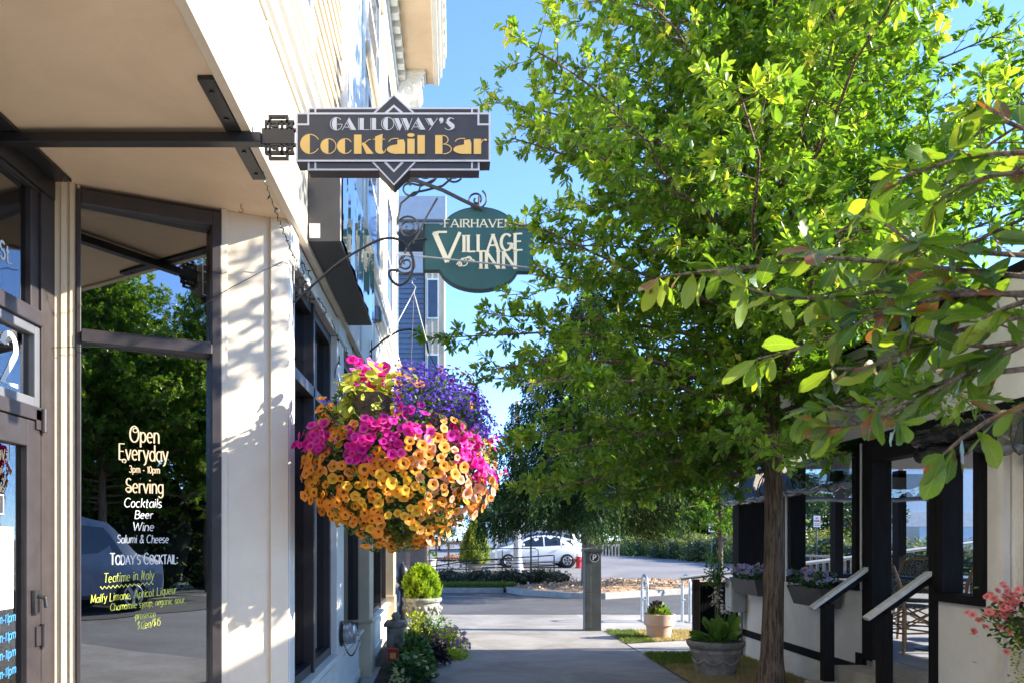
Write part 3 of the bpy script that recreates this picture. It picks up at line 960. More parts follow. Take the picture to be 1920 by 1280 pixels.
# small charcoal plate with white border and strokes at the door glass
b = MB()
b.box(XD - .0115, XD - .0095, 3.62, 3.87, 1.715, 1.82)
o = b.build("door_plaque", mat("sign charcoal", (.035, .036, .042), .5, var=.06))
tag(o, "small charcoal plaque with white border on the glass door", "plaque")
b = MB()
for v_ in (1.722, 1.813): ribbon(b, [(3.62, v_), (3.87, v_)], MM, .005, .0006)
ribbon(b, [(3.865, 1.72), (3.865, 1.815)], MM, .005, .0008)
for k in range(5): ribbon(b, [(3.70 + k * .03, 1.752), (3.712 + k * .03, 1.785)], MM, .006, .0008)
b.build("lettering", M_white_txt, o)

# little ceiling hooks
hk = None
for (x, y, lab) in ((-2.06, 4.22, "small brass hook under the soffit over the entry pilaster"), (-1.22, 4.62, "small brass hook under the soffit by the outer corner panel")):
    b = MB()
    b.tube([(x, y, ZS), (x, y, ZS - .025)] + [(x + .012 * math.sin(t), y, ZS - .037 + .012 * math.cos(t)) for t in np.linspace(0, 4.4, 9)], .0025, 6)
    o = b.build("ceiling_hook", mat("dull brass", (.35, .2, .08), .4, .8), smooth=True)
    tag(o, lab, "hook", "hooks under the entry soffit")
# ---------------------------------------------------------------- cocktail bar sign on its steel beam
M_char = mat("sign charcoal", (.035, .036, .042), .5, var=.06, scale=6, bump=.03)
M_silver = mat("sign silver paint", (.55, .55, .57), .45, var=.03)
M_goldp = mat("sign gold paint", (.75, .47, .12), .45, var=.04)
YS = 3.78
sg = thing("bar_sign", "charcoal art deco cocktail bar sign with silver border and gold letters", "sign", (-.9, YS, 2.8))
YF = YS - .045
def sx_(px): return X(px, YF)
def sz_(py): return Z(py, YF)
b = MB()
b.box(sx_(555), sx_(919.5), YF, YS + .045, sz_(303.5), sz_(212))
panel = b.build("sign_panel", M_char, sg, bev=.002)
b = MB()
b.box(sx_(577), sx_(899), YF + .006, YS + .039, sz_(319), sz_(201))
cxs = 738.5
b2 = [(sx_(cxs), sz_(177)), (sx_(cxs + 86), sz_(263)), (sx_(cxs), sz_(348)), (sx_(cxs - 86), sz_(263))]
FS = face_matrix((0, YF, 0), (1, 0, 0))
b.prism(b2, FS, -.084, -.004)
b.build("sign_backing", M_char, sg, bev=.002)
def border(mb, M, flip=False):
    w = .0085
    f = (lambda px: -sx_(px)) if flip else sx_
    def line(pts, z=.0012, wd=w):
        ribbon(mb, [(f(x), sz_(y)) for x, y in pts], M, wd, z)
    for y in (213.5, 302): line([(555, y), (919.5, y)])
    for x in (556.6, 918): line([(x, 212), (x, 303.5)], .0014)
    for cx1, cx2, xe in ((556, 578, 578), (919, 897, 897)):
        line([(xe, 212), (xe, 235)], .0016); line([(cx1, 234), (cx2 + (1.5 if cx2 == 578 else -1.5), 234)], .0018)
    zb = -.0045
    line([(577, 202.4), (708, 202.4)], zb); line([(768, 202.4), (899, 202.4)], zb)
    line([(577, 317.5), (708, 317.5)], zb); line([(768, 317.5), (899, 317.5)], zb)
    for x in (578.4, 591, 885, 897.6):
        line([(x, 201), (x, 212.3)], zb + .0002); line([(x, 303), (x, 319)], zb + .0002)
    zd_ = -.0025
    line([(700, 213), (738.5, 178.4 - .5), (777, 213)], zd_)
    line([(699, 304), (738.5, 346), (778, 304)], zd_)
    line([(722, 213), (738.5, 198.5), (755, 213)], zd_ + .0002, .012)
    line([(722, 304), (738.5, 321), (755, 304)], zd_ + .0002, .012)
b = MB()
border(b, FS); b.build("border", M_silver, sg); b = MB()
FB = face_matrix((0, YS + .045, 0), (-1, 0, 0))
border(b, FB, True)
b.build("border", M_silver, sg)

def deco(mb, M, kind, f):
    """art deco letters drawn in picture pixels (x, y) through f"""
    zc = [.0012]
    def poly(pts):
        zc[0] += .00012
        mb.add([M @ Vector((*f(x, y), zc[0])) for x, y in pts], [tuple(range(len(pts)))])
    def line(pts, wd):
        zc[0] += .00012
        ribbon(mb, [f(x, y) for x, y in pts], M, wd, zc[0])
    def halfdisc(cx, cy, rx, ry):
        poly([(x, y) for x, y in [(cx, cy - ry)] + [(cx - rx * math.sin(t), cy - ry * math.cos(t)) for t in np.linspace(0.05, math.pi - .05, 16)] + [(cx, cy + ry)]])
    def ringR(cx, cy, rx, ry, a0, a1, wd):
        line([(cx + rx * math.sin(R(a)), cy - ry * math.cos(R(a))) for a in np.linspace(a0, a1, 16)], wd)
    px = 1 / 1500 * YS
    if kind == 'gold':
        q = lambda x, y: (540 + x / 4.8, 180 + y / 4.8)
        T = .0038
        def H(cx, cy, rx, ry): halfdisc(*q(cx, cy), rx / 4.8, ry / 4.8)
        def RR(cx, cy, rx, ry, a0, a1, wd=T): ringR(*q(cx, cy), rx / 4.8, ry / 4.8, a0, a1, wd)
        def PO(*pts): poly([q(*p) for p in pts])
        def LN(*pts, wd=T): line([q(*p) for p in pts], wd)
        H(197, 435, 87, 90); RR(197, 435, 86, 86, 0, 62); RR(197, 435, 86, 86, 118, 180)          # C
        H(364, 455, 72, 70); RR(364, 455, 69, 67, 0, 180)                                         # o
        H(514, 455, 72, 70); RR(514, 455, 66, 67, 0, 55); RR(514, 455, 66, 67, 122, 180)          # c
        PO((595, 352), (662, 352), (662, 525), (595, 525)); LN((662, 448), (730, 396), (744, 398))  # k
        PO((662, 425), (690, 425), (772, 525), (705, 525))
        PO((785, 370), (852, 345), (848, 485), (862, 512), (850, 525), (820, 525), (795, 512), (785, 490)); LN((768, 394), (872, 394)); RR(850, 480, 30, 38, 95, 178)   # t
        PO((985, 400), (1040, 395), (1054, 430), (1054, 525), (985, 525)); LN((908, 415), (925, 396), (955, 387), (995, 388)); H(985, 485, 95, 42); LN((985, 443), (958, 450), (945, 470), (950, 500), (985, 508))  # a
        PO((1075, 390), (1140, 390), (1140, 525), (1075, 525)); poly([q(1107 + 33 * math.cos(t), 357 + 17 * math.sin(t)) for t in np.linspace(0, 6.28, 20)[:-1]])  # i
        PO((1166, 358), (1232, 358), (1232, 525), (1166, 525))                                    # l
        PO((1325, 358), (1390, 358), (1390, 527), (1325, 527)); RR(1395, 400, 46, 39, 0, 180); RR(1398, 483, 72, 44, 0, 180)  # B
        PO((1585, 402), (1638, 397), (1650, 430), (1650, 527), (1585, 527)); LN((1505, 415), (1522, 397), (1555, 388), (1594, 389)); H(1585, 487, 97, 41); LN((1585, 446), (1558, 452), (1545, 472), (1550, 500), (1585, 510))  # a
        PO((1672, 392), (1738, 392), (1738, 528), (1672, 528)); LN((1738, 430), (1752, 405), (1775, 395)); poly([q(1778 + 14 * math.cos(t), 402 + 9 * math.sin(t)) for t in np.linspace(0, 6.28, 14)[:-1]])  # r
    else:
        q = lambda x, y: (540 + x / 4.8, 180 + y / 4.8)
        T = .0026
        def PO(*pts): poly([q(*p) for p in pts])
        def LN(*pts, wd=T): line([q(*p) for p in pts], wd)
        def RR(cx, cy, rx, ry, a0, a1, wd=T): ringR(*q(cx, cy), rx / 4.8, ry / 4.8, a0, a1, wd)
        def crescent(cx):
            RR(cx, 254, -56, 57, 0, 180)
            poly([q(cx + 2, 199)] + [q(cx + 2 - 44 * math.sin(t), 254 - 56 * math.cos(t)) for t in np.linspace(.15, math.pi - .15, 14)] + [q(cx + 2, 309)])
        crescent(437); RR(437, 254, 50, 57, 0, 50); RR(437, 254, 50, 57, 95, 180); LN((442, 258), (488, 258))                   # G
        def AA(x):
            LN((x, 310), (x + 62, 200)); PO((x + 50, 222), (x + 62, 200), (x + 125, 310), (x + 82, 310), (x + 50, 240)); LN((x + 22, 285), (x + 70, 285)); LN((x + 40, 245), (x + 74, 310))
        AA(490)
        for x in (635, 745):
            LN((x, 204), (x, 310)); PO((x + 10, 204), (x + 48, 204), (x + 48, 310), (x + 10, 310)); LN((x + 40, 308), (x + 98, 308))   # L L
        crescent(897); RR(897, 254, 56, 57, 0, 180)                                                                            # O
        for x in (940, 1012):
            LN((x + 4, 206), (x + 50, 314)); PO((x + 16, 206), (x + 56, 206), (x + 84, 280), (x + 66, 316), (x + 60, 312)); LN((x + 66, 314), (x + 106, 206))   # W
        AA(1112)
        LN((1236, 208), (1272, 268)); PO((1248, 208), (1288, 208), (1312, 250), (1296, 276), (1284, 270)); LN((1345, 208), (1270, 316))                       # Y
        poly([q(1380 + 20 * math.cos(t), 222 + 20 * math.sin(t)) for t in np.linspace(0, 6.28, 20)[:-1]]); LN((1396, 224), (1388, 246), (1370, 252), wd=.0045)
        PO((1428, 222), (1440, 208), (1470, 204), (1446, 226), (1498, 266), (1500, 292), (1482, 308), (1450, 314), (1470, 292), (1430, 252)); LN((1440, 207), (1466, 202), (1494, 216)); LN((1412, 296), (1430, 310), (1456, 314)); LN((1418, 240), (1462, 290))  # S
fF = lambda x, y: (sx_(x), sz_(y))
fB = lambda x, y: (-(sx_(555) + sx_(919.5)) + sx_(x), sz_(y))
for nm, kind, m in (("lettering", 'silver', M_silver), ("lettering", 'gold', M_goldp)):
    for M_, f_ in ((FS, fF), (FB, fB)):
        b = MB(); deco(b, M_, kind, f_); b.build(nm, m, sg)
# fretwork bracket between beam and sign
b = MB()
def fb(x0, x1, y0, y1, d=.012):
    b.box(X(x0, YS), X(x1, YS), YS - d, YS + d, Z(y1, YS), Z(y0, YS))
fb(492, 552, 246, 272, .014)
for s_ in (0, 1):
    yy = (lambda y: y) if s_ == 0 else (lambda y: 518 - y)
    def g_(x0, x1, ya, yb): fb(x0, x1, min(yy(ya), yy(yb)), max(yy(ya), yy(yb)))
    g_(497, 552, 228, 233); g_(504, 541, 218, 222); g_(504, 508, 222, 246); g_(537, 541, 222, 246)
    g_(497, 501, 233, 246); g_(518, 522, 233, 241); g_(510, 518, 238, 241); g_(527, 531, 228, 246); g_(546, 550, 233, 246); g_(541, 546, 238, 241)
    g_(492, 556, 243, 247)
b.build("bracket", M_steel, sg)
b = MB()
ztop = ZS - .022
b.box(XD, X(492, YS), YS - .03, YS + .03, ztop - .048, ztop)
b.build("beam", M_steel, sg, bev=.004)
b = MB(); b.box(-1.062, -.993, 3.33, 4.26, ZS - .022, ZS - .001); b.build("mounting_plate", M_steel, sg, bev=.003)
b = MB(); b.box(XD + .0201, XD + .12, 2.6, 4.29, ZS - .02, ZS - .003); b.box(XD + .0201, XD + .033, 2.6, 4.29, ZS - .12, ZS - .02); b.build("mounting_plate", M_steel, sg, bev=.003)
for yy in (3.42, 3.64, 3.95, 4.19):
    MB().tube([(-1.028, yy, ZS - .028), (-1.028, yy, ZS - .018)], .011, 8).build("bolt", M_steel, sg)

# ---------------------------------------------------------------- glossy black box sign on the fascia
M_gloss = mat("glossy black panel", (.02, .021, .024), .04, var=.1, spec=.9, coat=.6)
M_boxgrey = mat("charcoal sheet metal", (.06, .058, .056), .42, var=.1, scale=2)
bs = thing("box_sign", "long dark box sign with mirror gloss face fixed along the fascia", "sign", (-.85, 6.2, 3.56))
b = MB()
b.box(XF, -.735, 5.24, 7.3, 3.545, 4.22)
b.build("cabinet", M_boxgrey, bs, bev=.004)
b = MB()
n = 14
for k in range(n):
    ya, yb = 5.245 + (7.29 - 5.245) * k / n, 5.245 + (7.29 - 5.245) * (k + 1) / n
    w0, w1 = .008 * math.sin(k * 1.9), .008 * math.sin((k + 1) * 1.9)
    b.add([(-.716 + w0, ya, 3.55), (-.716 + w1, yb, 3.55), (-.716 + w1 * .6, yb, 4.21), (-.716 + w0 * .6, ya, 4.21)], [(0, 1, 2, 3)])
b.box(-.735, -.727, 5.245, 7.29, 3.55, 4.21)
b.build("gloss_face", mat("mirror gloss face", (.45, .47, .5), .05, metal=1.0, var=.05), bs)
b = MB()
b.box(-.935, -.865, 5.232, 5.239, 3.565, 3.66)
b.build("sticker", M_white, bs)
wl = thing("wall_lamp", "small grey bullet lamp on the facade beyond the box sign", "lamp", (-.9, 7.9, 3.9))
b = MB(); b.tube([(-.94, 7.95, 3.85), (-.86, 7.95, 3.86), (-.80, 7.95, 3.84)], .012, 8); b.build("arm", M_steel, wl, smooth=True)
b = MB(); b.lathe([(.01, .06), (.05, .05), (.066, .0), (.066, -.09), (.055, -.095)], (-.765, 7.95, 3.85), 16); b.build("shade", mat("grey lamp metal", (.22, .22, .23), .4, .6), wl, smooth=True)

# ---------------------------------------------------------------- village inn sign with scroll ironwork
YI = 12.9
M_green = mat("inn sign green", (.011, .080, .084), .5, var=.12, scale=1.2)
M_greend = mat("inn sign dark rim", (.014, .03, .032), .5, var=.1)
M_crm = mat("inn sign cream", (.72, .66, .48), .5, var=.05)
vi = thing("inn_sign", "dark green village inn sign with rounded top hung from scroll ironwork", "sign", (X(897, YI), YI, 5.6))
def ip(px, py): return (X(px, YI), Z(py, YI))
def outline(g_):
    def q(px, py): return ip(897 + (px - 897) * g_, 466 + (py - 466) * g_)
    pts = [q(793, 508), (q(793, 508)[0], q(793, 420)[1])]
    pts = [q(793, 420), q(822, 420)]
    pts += [q(898 + 72 * math.cos(R(a)), 436 - 48 * math.sin(R(a))) for a in np.linspace(164, 16, 18)]
    pts += [q(974, 421), q(1000, 421), q(1000, 511), q(972, 511)]
    pts += [q(898 + 76 * math.cos(R(a)), 498 - 48 * math.sin(R(a))) for a in np.linspace(-16, -164, 18)]
    pts += [q(822, 508), q(793, 508)]
    return pts
FI = face_matrix((0, YI, 0), (1, 0, 0))
b = MB(); b.prism(outline(1.0), FI, -.12, 0); b.build("sign_board", M_greend, vi)
b = MB(); b.prism(outline(.965), FI, .001, .012); b.build("sign_face", M_green, vi)
b = MB()
FI2 = FI @ Matrix.Translation((0, 0, .013))
st, w = text_strokes("FAIRHAVEN", .125, .16)
fw = X(960, YI) - X(833, YI)
for i, q in enumerate(st):
    pts = []
    for a_, c_ in q:
        u_ = X(833, YI) + a_ * fw / w
        pts.append((u_, Z(427, YI) + c_ - ((u_ - X(897, YI)) ** 2) * .0 + .0))
    ribbon(b, pts, FI2, .022, .001 + .0003 * (i % 6), .45, .028)
ux = X(812, YI)
b.build("lettering", M_crm, vi); b = MB()
write(b, "V", FI2, .46, X(815, YI), Z(491, YI), .088, align='l', contrast=.6, serif=0, sx=1.22)
b.add([FI2 @ Vector((*ip(x, y), .003)) for x, y in ((812, 436), (822, 434), (838, 434), (838, 438), (824, 438), (814, 446))], [(0, 1, 2, 3, 4, 5)])
write(b, "ILLAGE", FI2, .262, X(868, YI), Z(473, YI), .050, align='l', contrast=.5, serif=.036, rise=.03, track=.16, fit=X(979, YI) - X(868, YI))
b.build("lettering", M_crm, vi); b = MB()
write(b, "INN", FI2, .27, X(899, YI), Z(504, YI), .050, align='l', contrast=.5, serif=.036, track=.16, fit=X(968, YI) - X(899, YI))
b.build("lettering", M_crm, vi); b = MB()
for k, (cxp, cyp, r0, t0) in enumerate(((868, 492, 9, 0), (880, 487, 7, 2), (862, 497, 5, 4))):
    ribbon(b, [ip(cxp + (r0 * (1 - t / 9)) * math.cos(t + t0), cyp + (r0 * (1 - t / 9)) * math.sin(t + t0)) for t in np.linspace(0, 6.5, 20)], FI2, .016, .002 + k * .0004)
ribbon(b, [ip(856, 497), ip(866, 486), ip(878, 484), ip(890, 490)], FI2, .02, .0035)
b.build("flourish", M_crm, vi)
b = MB()
def scroll(cx, cy, r0, turns, a0, sgn=1):
    return [(X(cx + r0 * (1 - .85 * t) * math.cos(a0 + sgn * turns * 6.283 * t), YI + .06), YI - .06, Z(cy + r0 * (1 - .85 * t) * math.sin(a0 + sgn * turns * 6.283 * t), YI - .06)) for t in np.linspace(0, 1, 40)]
for (cx, cy, r0, tn, a0, sg_) in ((767, 427, 24, 2.2, 2.5, 1), (762, 494, 22, 2.2, -2.5, -1), (796, 322, 26, 2, .3, 1), (850, 325, 18, 2, .6, 1), (893, 375, 20, 1.8, -1, 1), (768, 352, 30, 1.4, 2.8, 1)):
    b.tube(scroll(cx, cy, r0, tn, a0, sg_), .016, 6)
def wpath(pts, r=.018):
    b.tube([(X(x, YI), YI - .06, Z(y, YI)) for x, y in pts], r, 6)
wpath([(742, 330), (742, 520)], .024)
wpath([(742, 338), (780, 342), (830, 360), (870, 380), (905, 396)], .03)
wpath([(745, 330), (760, 345), (790, 352), (815, 340), (822, 322)])
wpath([(745, 420), (752, 385), (775, 365), (800, 360), (830, 352), (850, 335)])
wpath([(750, 505), (762, 470), (775, 455), (800, 450)])
wpath([(775, 460), (800, 410), (820, 375)])
wpath([(898, 372), (898, 392)], .02)
b.build("ironwork", M_iron, vi, smooth=True)
b = MB(); b.tube([(X(733, YI), YI - .16, Z(482, YI)), (X(775, YI), YI - .16, Z(486, YI)), (X(995, YI), YI - .16, Z(509, YI))], .014, 6); b.build("guy_rod", mat("galvanised rod", (.4, .41, .43), .4, .7), vi)

# ---------------------------------------------------------------- string of fairy lights along the soffit
b = MB(); bulbs = []
M_wire = mat("dark green wire", (.012, .03, .022), .5, var=.1)
pth = [(-.985, 4.15, 3.50), (-.965, 4.2, 3.42), (-.96, 4.35, 3.38), (-.97, 4.6, 3.36), (-.955, 4.78, 3.30), (-.95, 4.9, 3.27), (-.945, 5.05, 3.20), (-.955, 5.2, 3.24)]
for k in range(14):
    t = k / 13
    pth.append((-1.0 + .03 * math.sin(k * 2.1), 5.3 + 2.9 * t, 3.33 + .10 * math.sin(k * 1.7) * .6 + (.12 if k % 3 == 0 else 0)))
dense = []
for i in range(len(pth) - 1):
    a_, c_ = Vector(pth[i]), Vector(pth[i + 1])
    for t in np.linspace(0, 1, 8, endpoint=False):
        q = a_.lerp(c_, t); q.z += .008 * math.sin(i * 8 + t * 20); q.x += .006 * math.cos(i * 5 + t * 17); dense.append(q)
b.tube(dense, .0032, 5)
for i in range(3, len(dense), 6):
    q = dense[i]; d = Vector((random.uniform(-1, 1), random.uniform(-1, 1), random.uniform(-1, .4))).normalized()
    b.tube([q, q + d * .02], .0045, 5); bulbs.append((q + d * .02, q + d * .032))
for k in range(3):
    b.tube([(-1.0 + .02 * math.sin(t * 1.3 + k), 6.98 + .04 * math.cos(t * 1.1 + k * 2), 3.2 - .05 * t - .03 * math.sin(t * 2)) for t in np.linspace(0, 9, 40)], .0032, 5)
fl = thing("fairy_lights", "string of fairy lights on dark wire draped along the shop soffit", "string lights", (-.98, 5, 3.2))
b.build("wire", M_wire, fl); [MB().tube(list(q), .0038, 6).build("bulb", mat("clear bulb", (.5, .5, .48), .15, var=.02), fl) for q in bulbs]
# thin dark wire drooping across the outer entry panel
o = MB().tube([(-2.15, 4.29 - .02, 2.62), (-1.8, 4.40, 2.66), (-1.55, 4.47, 2.80), (-1.3, 4.585, 3.02), (-1.1, 4.66, 3.16), (-1.0, 4.70, 3.22)], .0022, 5).build("wire", M_wire)
o.hide_render = False
tag(o, "thin bare wire drooping across the entry window wall", "wire")

# ---------------------------------------------------------------- fire department connection on the facade
fd = thing("hose_connection", "round chrome hose connection with a chain on the shop wall", "hose connection", (-1.0, 7.2, .6))
M_chrome = mat("dull chrome", (.55, .56, .58), .28, .95, var=.1, scale=20)
zc_ = .755
b = MB(); b.lathe([(.105, 0), (.115, .004), (.115, .02), (.09, .022)], (-.998, 7.17, zc_), 28, axis='x'); b.build("wall_plate", M_steel, fd, smooth=True)
b = MB(); b.lathe([(.075, .02), (.088, .03), (.088, .045), (.094, .05), (.094, .085), (.088, .09), (.088, .12), (.06, .135), (.022, .137), (.022, .165), (.01, .17)], (-.998, 7.17, zc_), 28, axis='x'); b.build("cap", M_chrome, fd, smooth=True)
b = MB()
for k in range(22):
    t = k / 21
    q = Vector((-.97 + .14 * t, 7.10 + .04 * t, zc_ - .06 - .13 * math.sin(math.pi * t)))
    b.ball(q, .0075, 6)
b.build("chain", M_steel, fd, smooth=True)
# ---------------------------------------------------------------- hanging baskets
M_orange = leaf_mat("orange petals", [(0, (.12, .03, .01)), (.20, (.32, .09, .012)), (.33, (.95, .44, .03)), (.62, (.95, .33, .03)), (.84, (.95, .38, .08)), (1, (.95, .50, .25))], .4, .6, (1.1, .95, .6))
M_yellowp = leaf_mat("yellow petals", [(0, (.25, .10, .01)), (.2, (.8, .36, .02)), (1, (.92, .58, .06))], .4, .6, (1.1, 1, .6))
M_pink = leaf_mat("magenta petals", [(0, (.30, .01, .10)), (.3, (.66, .01, .26)), (.7, (.84, .03, .42)), (1, (.90, .16, .52))], .4, .55, (1.1, .8, 1.0))
M_peach = leaf_mat("peach petals", [(0, (.55, .15, .03)), (.3, (.8, .38, .12)), (.7, (.88, .45, .28)), (1, (.9, .55, .42))], .4, .55, (1.1, .95, .8))
M_purple = leaf_mat("violet petals", [(0, (.06, .02, .28)), (.6, (.14, .05, .58)), (1, (.26, .14, .75))], .4, .6, (1, .9, 1.1))
M_fol = leaf_mat("basket foliage", [(0, (.03, .07, .015)), (.6, (.08, .17, .03)), (1, (.16, .26, .05))], .4, .5)
M_chart = leaf_mat("chartreuse leaves", [(0, (.35, .42, .05)), (1, (.62, .62, .10))], .45, .45)
M_coir = mat("coir basket liner", (.16, .11, .075), .95, var=.3, scale=20, bump=.8, bscale=60)

def flower(name, m, root, pos, nrm_, size, tint, squash=1.0):
    ax = np.cross(nrm_, rand_dirs(len(pos)))
    vt = (FLOWER_RAD * 1.0 - .0)
    o = scatter(name, m, root, PETUNIA, pos, ax, nrm_, size, size, 0.0, vert_tint=None)
    # tint: petal radius first, a little per flower
    at = o.data.attributes['tint']
    k = len(FLOWER_RAD)
    t = (FLOWER_RAD[None, :] * tint[:, None]).ravel()
    if len(at.data) == len(t): at.data.foreach_set('value', t.astype(np.float32))
    return o

def basket(root, c, rx, rz, scale_n=1.0, main=True):
    cx, cyy, cz = c
    n = int(8000 * scale_n)
    d = rand_dirs(n)
    # keep a loose spacing on the ball
    keep = []
    for i in range(n):
        ok = True
        for j in keep:
            if (d[i] - d[j]).dot(d[i] - d[j]) < .0043 / max(scale_n, .25): ok = False; break
        if ok: keep.append(i)
    d = d[keep]
    u, v, w = d[:, 0], d[:, 2], d[:, 1]
    ns = rng.normal(0, .13, len(d))
    ns2 = rng.normal(0, .13, len(d))
    uu, vv = u + ns, v + ns2
    front = w < .3
    purple = ((vv > .34) & (uu > .05)) | ((uu > .68) & (vv > .22)) | ((w > .1) & (vv > .5))
    top_left = (v > .30) & (u < -.02) & (u > -.75) & (w < .5)
    rs_ = rng.uniform(size=len(d))
    pink = ~purple & ~top_left & (((v > -.04 - .1 * np.sin(u * 14)) & (v < .60) & (np.abs(u + .04) < .36 + .1 * np.sin(v * 17)) & (rs_ < .93) & ~((u > .08) & (v < .16))) |
            (np.hypot(u + .86, v - .17) < .17) | (np.hypot(u - .74, v - .12) < .16) | (np.hypot(u - .80, v + .14) < .13) | ((v > .24) & (u > .3) & (v < .52) & (rs_ < .38)) |
            (np.hypot(u + .36, v + .06) < .15))
    bare = (np.hypot(u - .02, v + .84) < .17) & (w < .2) | (np.hypot(u + .02, v + .02) < .1) & (w < 0) | (np.hypot(u + .55, v + .02) < .12)
    orange = ~purple & ~pink & ~top_left & ~bare
    rad = 1 + rng.normal(0, .055, len(d)) + .055 * np.sin(5 * u + 2.2 * v) * np.cos(4 * v - 1.3 * u) + np.where((v < -.75) & (u > -.3) & (u < .35), .03, 0) + .07 * np.exp(-((v + .42) / .26) ** 2)
    pos = np.stack([cx + rx * u * rad, cyy + rx * w * rad, cz + rz * v * rad], 1)
    face = norm(d * np.array([1, 1, .7]) + rng.normal(0, .28, d.shape) + np.array([.12, -.18, .25]))
    tn = np.clip(rng.normal(.8, .12, len(d)) + .16 * (u > .3), .5, 1.05)
    size = rng.uniform(.036, .066, len(d))
    yel = orange & (((np.hypot(u + .28, v + .12) < .22) | (np.hypot(u - .1, v + .55) < .3) | (np.hypot(u + .3, v + .45) < .18)) & (rng.uniform(size=len(d)) < .55) | (rng.uniform(size=len(d)) < .07))
    pch = orange & (u > .2) & (rng.uniform(size=len(d)) < .35)
    org = orange & ~yel & ~pch
    for nm, m, s in (("orange_blossoms", M_orange, org), ("yellow_blossoms", M_yellowp, yel), ("peach_blossoms", M_peach, pch)):
        flower(nm, m, root, pos[s], face[s], size[s], tn[s])
    # pink flowers crowd together
    pp = np.repeat(pos[pink], 3, 0) + rng.normal(0, .026, (3 * pink.sum(), 3))
    flower("pink_blossoms", M_pink, root, pp, norm(np.repeat(face[pink], 3, 0) + rng.normal(0, .2, pp.shape)), rng.uniform(.036, .060, len(pp)), np.clip(rng.normal(.85, .15, len(pp)), .4, 1))
    # cloud of small violet flowers standing off the ball
    k = int(3200 * scale_n)
    dd = rand_dirs(k * 6)
    s = ((dd[:, 2] > .36) & (dd[:, 0] > -.02)) | ((dd[:, 0] > .72) & (dd[:, 2] > .2)) | ((dd[:, 1] > .15) & (dd[:, 2] > .45))
    dd = dd[s][:k]
    rr = rng.uniform(.92, 1.22, len(dd)) + .05 * np.sin(dd[:, 0] * 9) * np.cos(dd[:, 2] * 8)
    pu = np.stack([cx + rx * dd[:, 0] * rr, cyy + rx * dd[:, 1] * rr, cz + rz * dd[:, 2] * rr * .96], 1)
    ax, nr = soft_leaves(len(pu), .02, .8, .3)
    scatter("purple_blossoms", M_purple, root, LEAF6, pu, ax, nr + dd, rng.uniform(.014, .026, len(pu)), rng.uniform(.012, .022, len(pu)), rng.uniform(0, 1, len(pu)))
    # foliage under and between the flowers
    k = int(6500 * scale_n)
    dd = rand_dirs(k)
    dd = dd[~((dd[:, 2] > .33) & (dd[:, 0] < .02) & (dd[:, 0] > -.45) & (dd[:, 1] < .1))]
    rr = rng.uniform(.80, 1.03, len(dd))
    fo = np.stack([cx + rx * dd[:, 0] * rr, cyy + rx * dd[:, 1] * rr, cz + rz * dd[:, 2] * rr], 1)
    ax, nr = soft_leaves(len(fo), .04, .6, .3)
    scatter("foliage", M_fol, root, LEAF2, fo, ax + dd * .6, nr + dd * .5, rng.uniform(.03, .06, len(fo)), rng.uniform(.012, .024, len(fo)), np.clip(rng.normal(.55, .25, len(fo)), 0, 1))
    # wispy stems with small leaves at the bottom
    b = MB(); wl = []
    for k in range(60):
        a = rng.uniform(0, 6.28); r0 = rx * rng.uniform(.1, .85)
        p = Vector((cx + r0 * math.cos(a), cyy + r0 * math.sin(a), cz - rz * math.sqrt(max(0, 1 - (r0 / rx) ** 2)) + .03))
        pts = [p]
        for t in range(4):
            p = p + Vector((rng.normal(0, .012), rng.normal(0, .012), -rng.uniform(.01, .035))); pts.append(p)
            for _ in range(3): wl.append(tuple(p + Vector(rng.normal(0, .012, 3))))
        b.tube(pts, .0015, 4)
    b.build("stems", mat("green stems", (.12, .22, .04), .6), root)
    ax, nr = soft_leaves(len(wl), .03)
    scatter("foliage", M_fol, root, LEAF2, wl, ax, nr, rng.uniform(.02, .04, len(wl)), .014, rng.uniform(.4, 1, len(wl)))
    # core: the liner of the basket and the planted mass behind the flowers
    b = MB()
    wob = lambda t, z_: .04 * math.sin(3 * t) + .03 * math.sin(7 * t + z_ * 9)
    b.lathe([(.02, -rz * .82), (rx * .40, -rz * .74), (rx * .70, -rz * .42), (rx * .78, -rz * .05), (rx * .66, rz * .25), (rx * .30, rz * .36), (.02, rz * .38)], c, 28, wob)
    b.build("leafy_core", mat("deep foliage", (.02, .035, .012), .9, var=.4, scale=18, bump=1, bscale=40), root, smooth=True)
    b = MB()
    b.lathe([(.10, -.26), (.12, .0), (.125, .07), (.13, .09), (.11, .09), (.10, .05)], (cx - .145, cyy - .27, cz + .25), 24, lambda t, z_: .03 * math.sin(5 * t))
    b.build("liner", M_coir, root, smooth=True)
    # chartreuse trailing leaves on the left of the top
    k = int(190 * scale_n + 20)
    q = np.stack([cx - rx * rng.uniform(-.02, .58, k), cyy - rx * rng.uniform(.1, .72, k), np.zeros(k)], 1)
    q[:, 2] = cz + rz * (.78 + .26 * rng.uniform(-1, 1, k)) - .45 * np.abs(q[:, 0] - (cx - .16))
    ax = rng.normal(size=(k, 3)) * .6 + np.array([-.3, -.5, -.7])
    nr = rng.normal(size=(k, 3)) * .4 + np.array([.2, -.6, .7])
    scatter("trailing_leaves", M_chart, root, BIGLEAF, q, ax, nr, rng.uniform(.05, .10, k), rng.uniform(.025, .05, k), rng.uniform(0, 1, k))
    k2 = int(26 * scale_n)
    q = np.stack([cx - rx * rng.uniform(.15, .52, k2), cyy - rx * rng.uniform(.1, .5, k2), cz + rz * rng.uniform(.80, 1.12, k2)], 1)
    flower("pink_blossoms", M_pink, root, q, norm(rng.normal(0, .4, (k2, 3)) + np.array([.1, -.7, .5])), rng.uniform(.05, .07, k2), rng.uniform(.6, 1, k2))

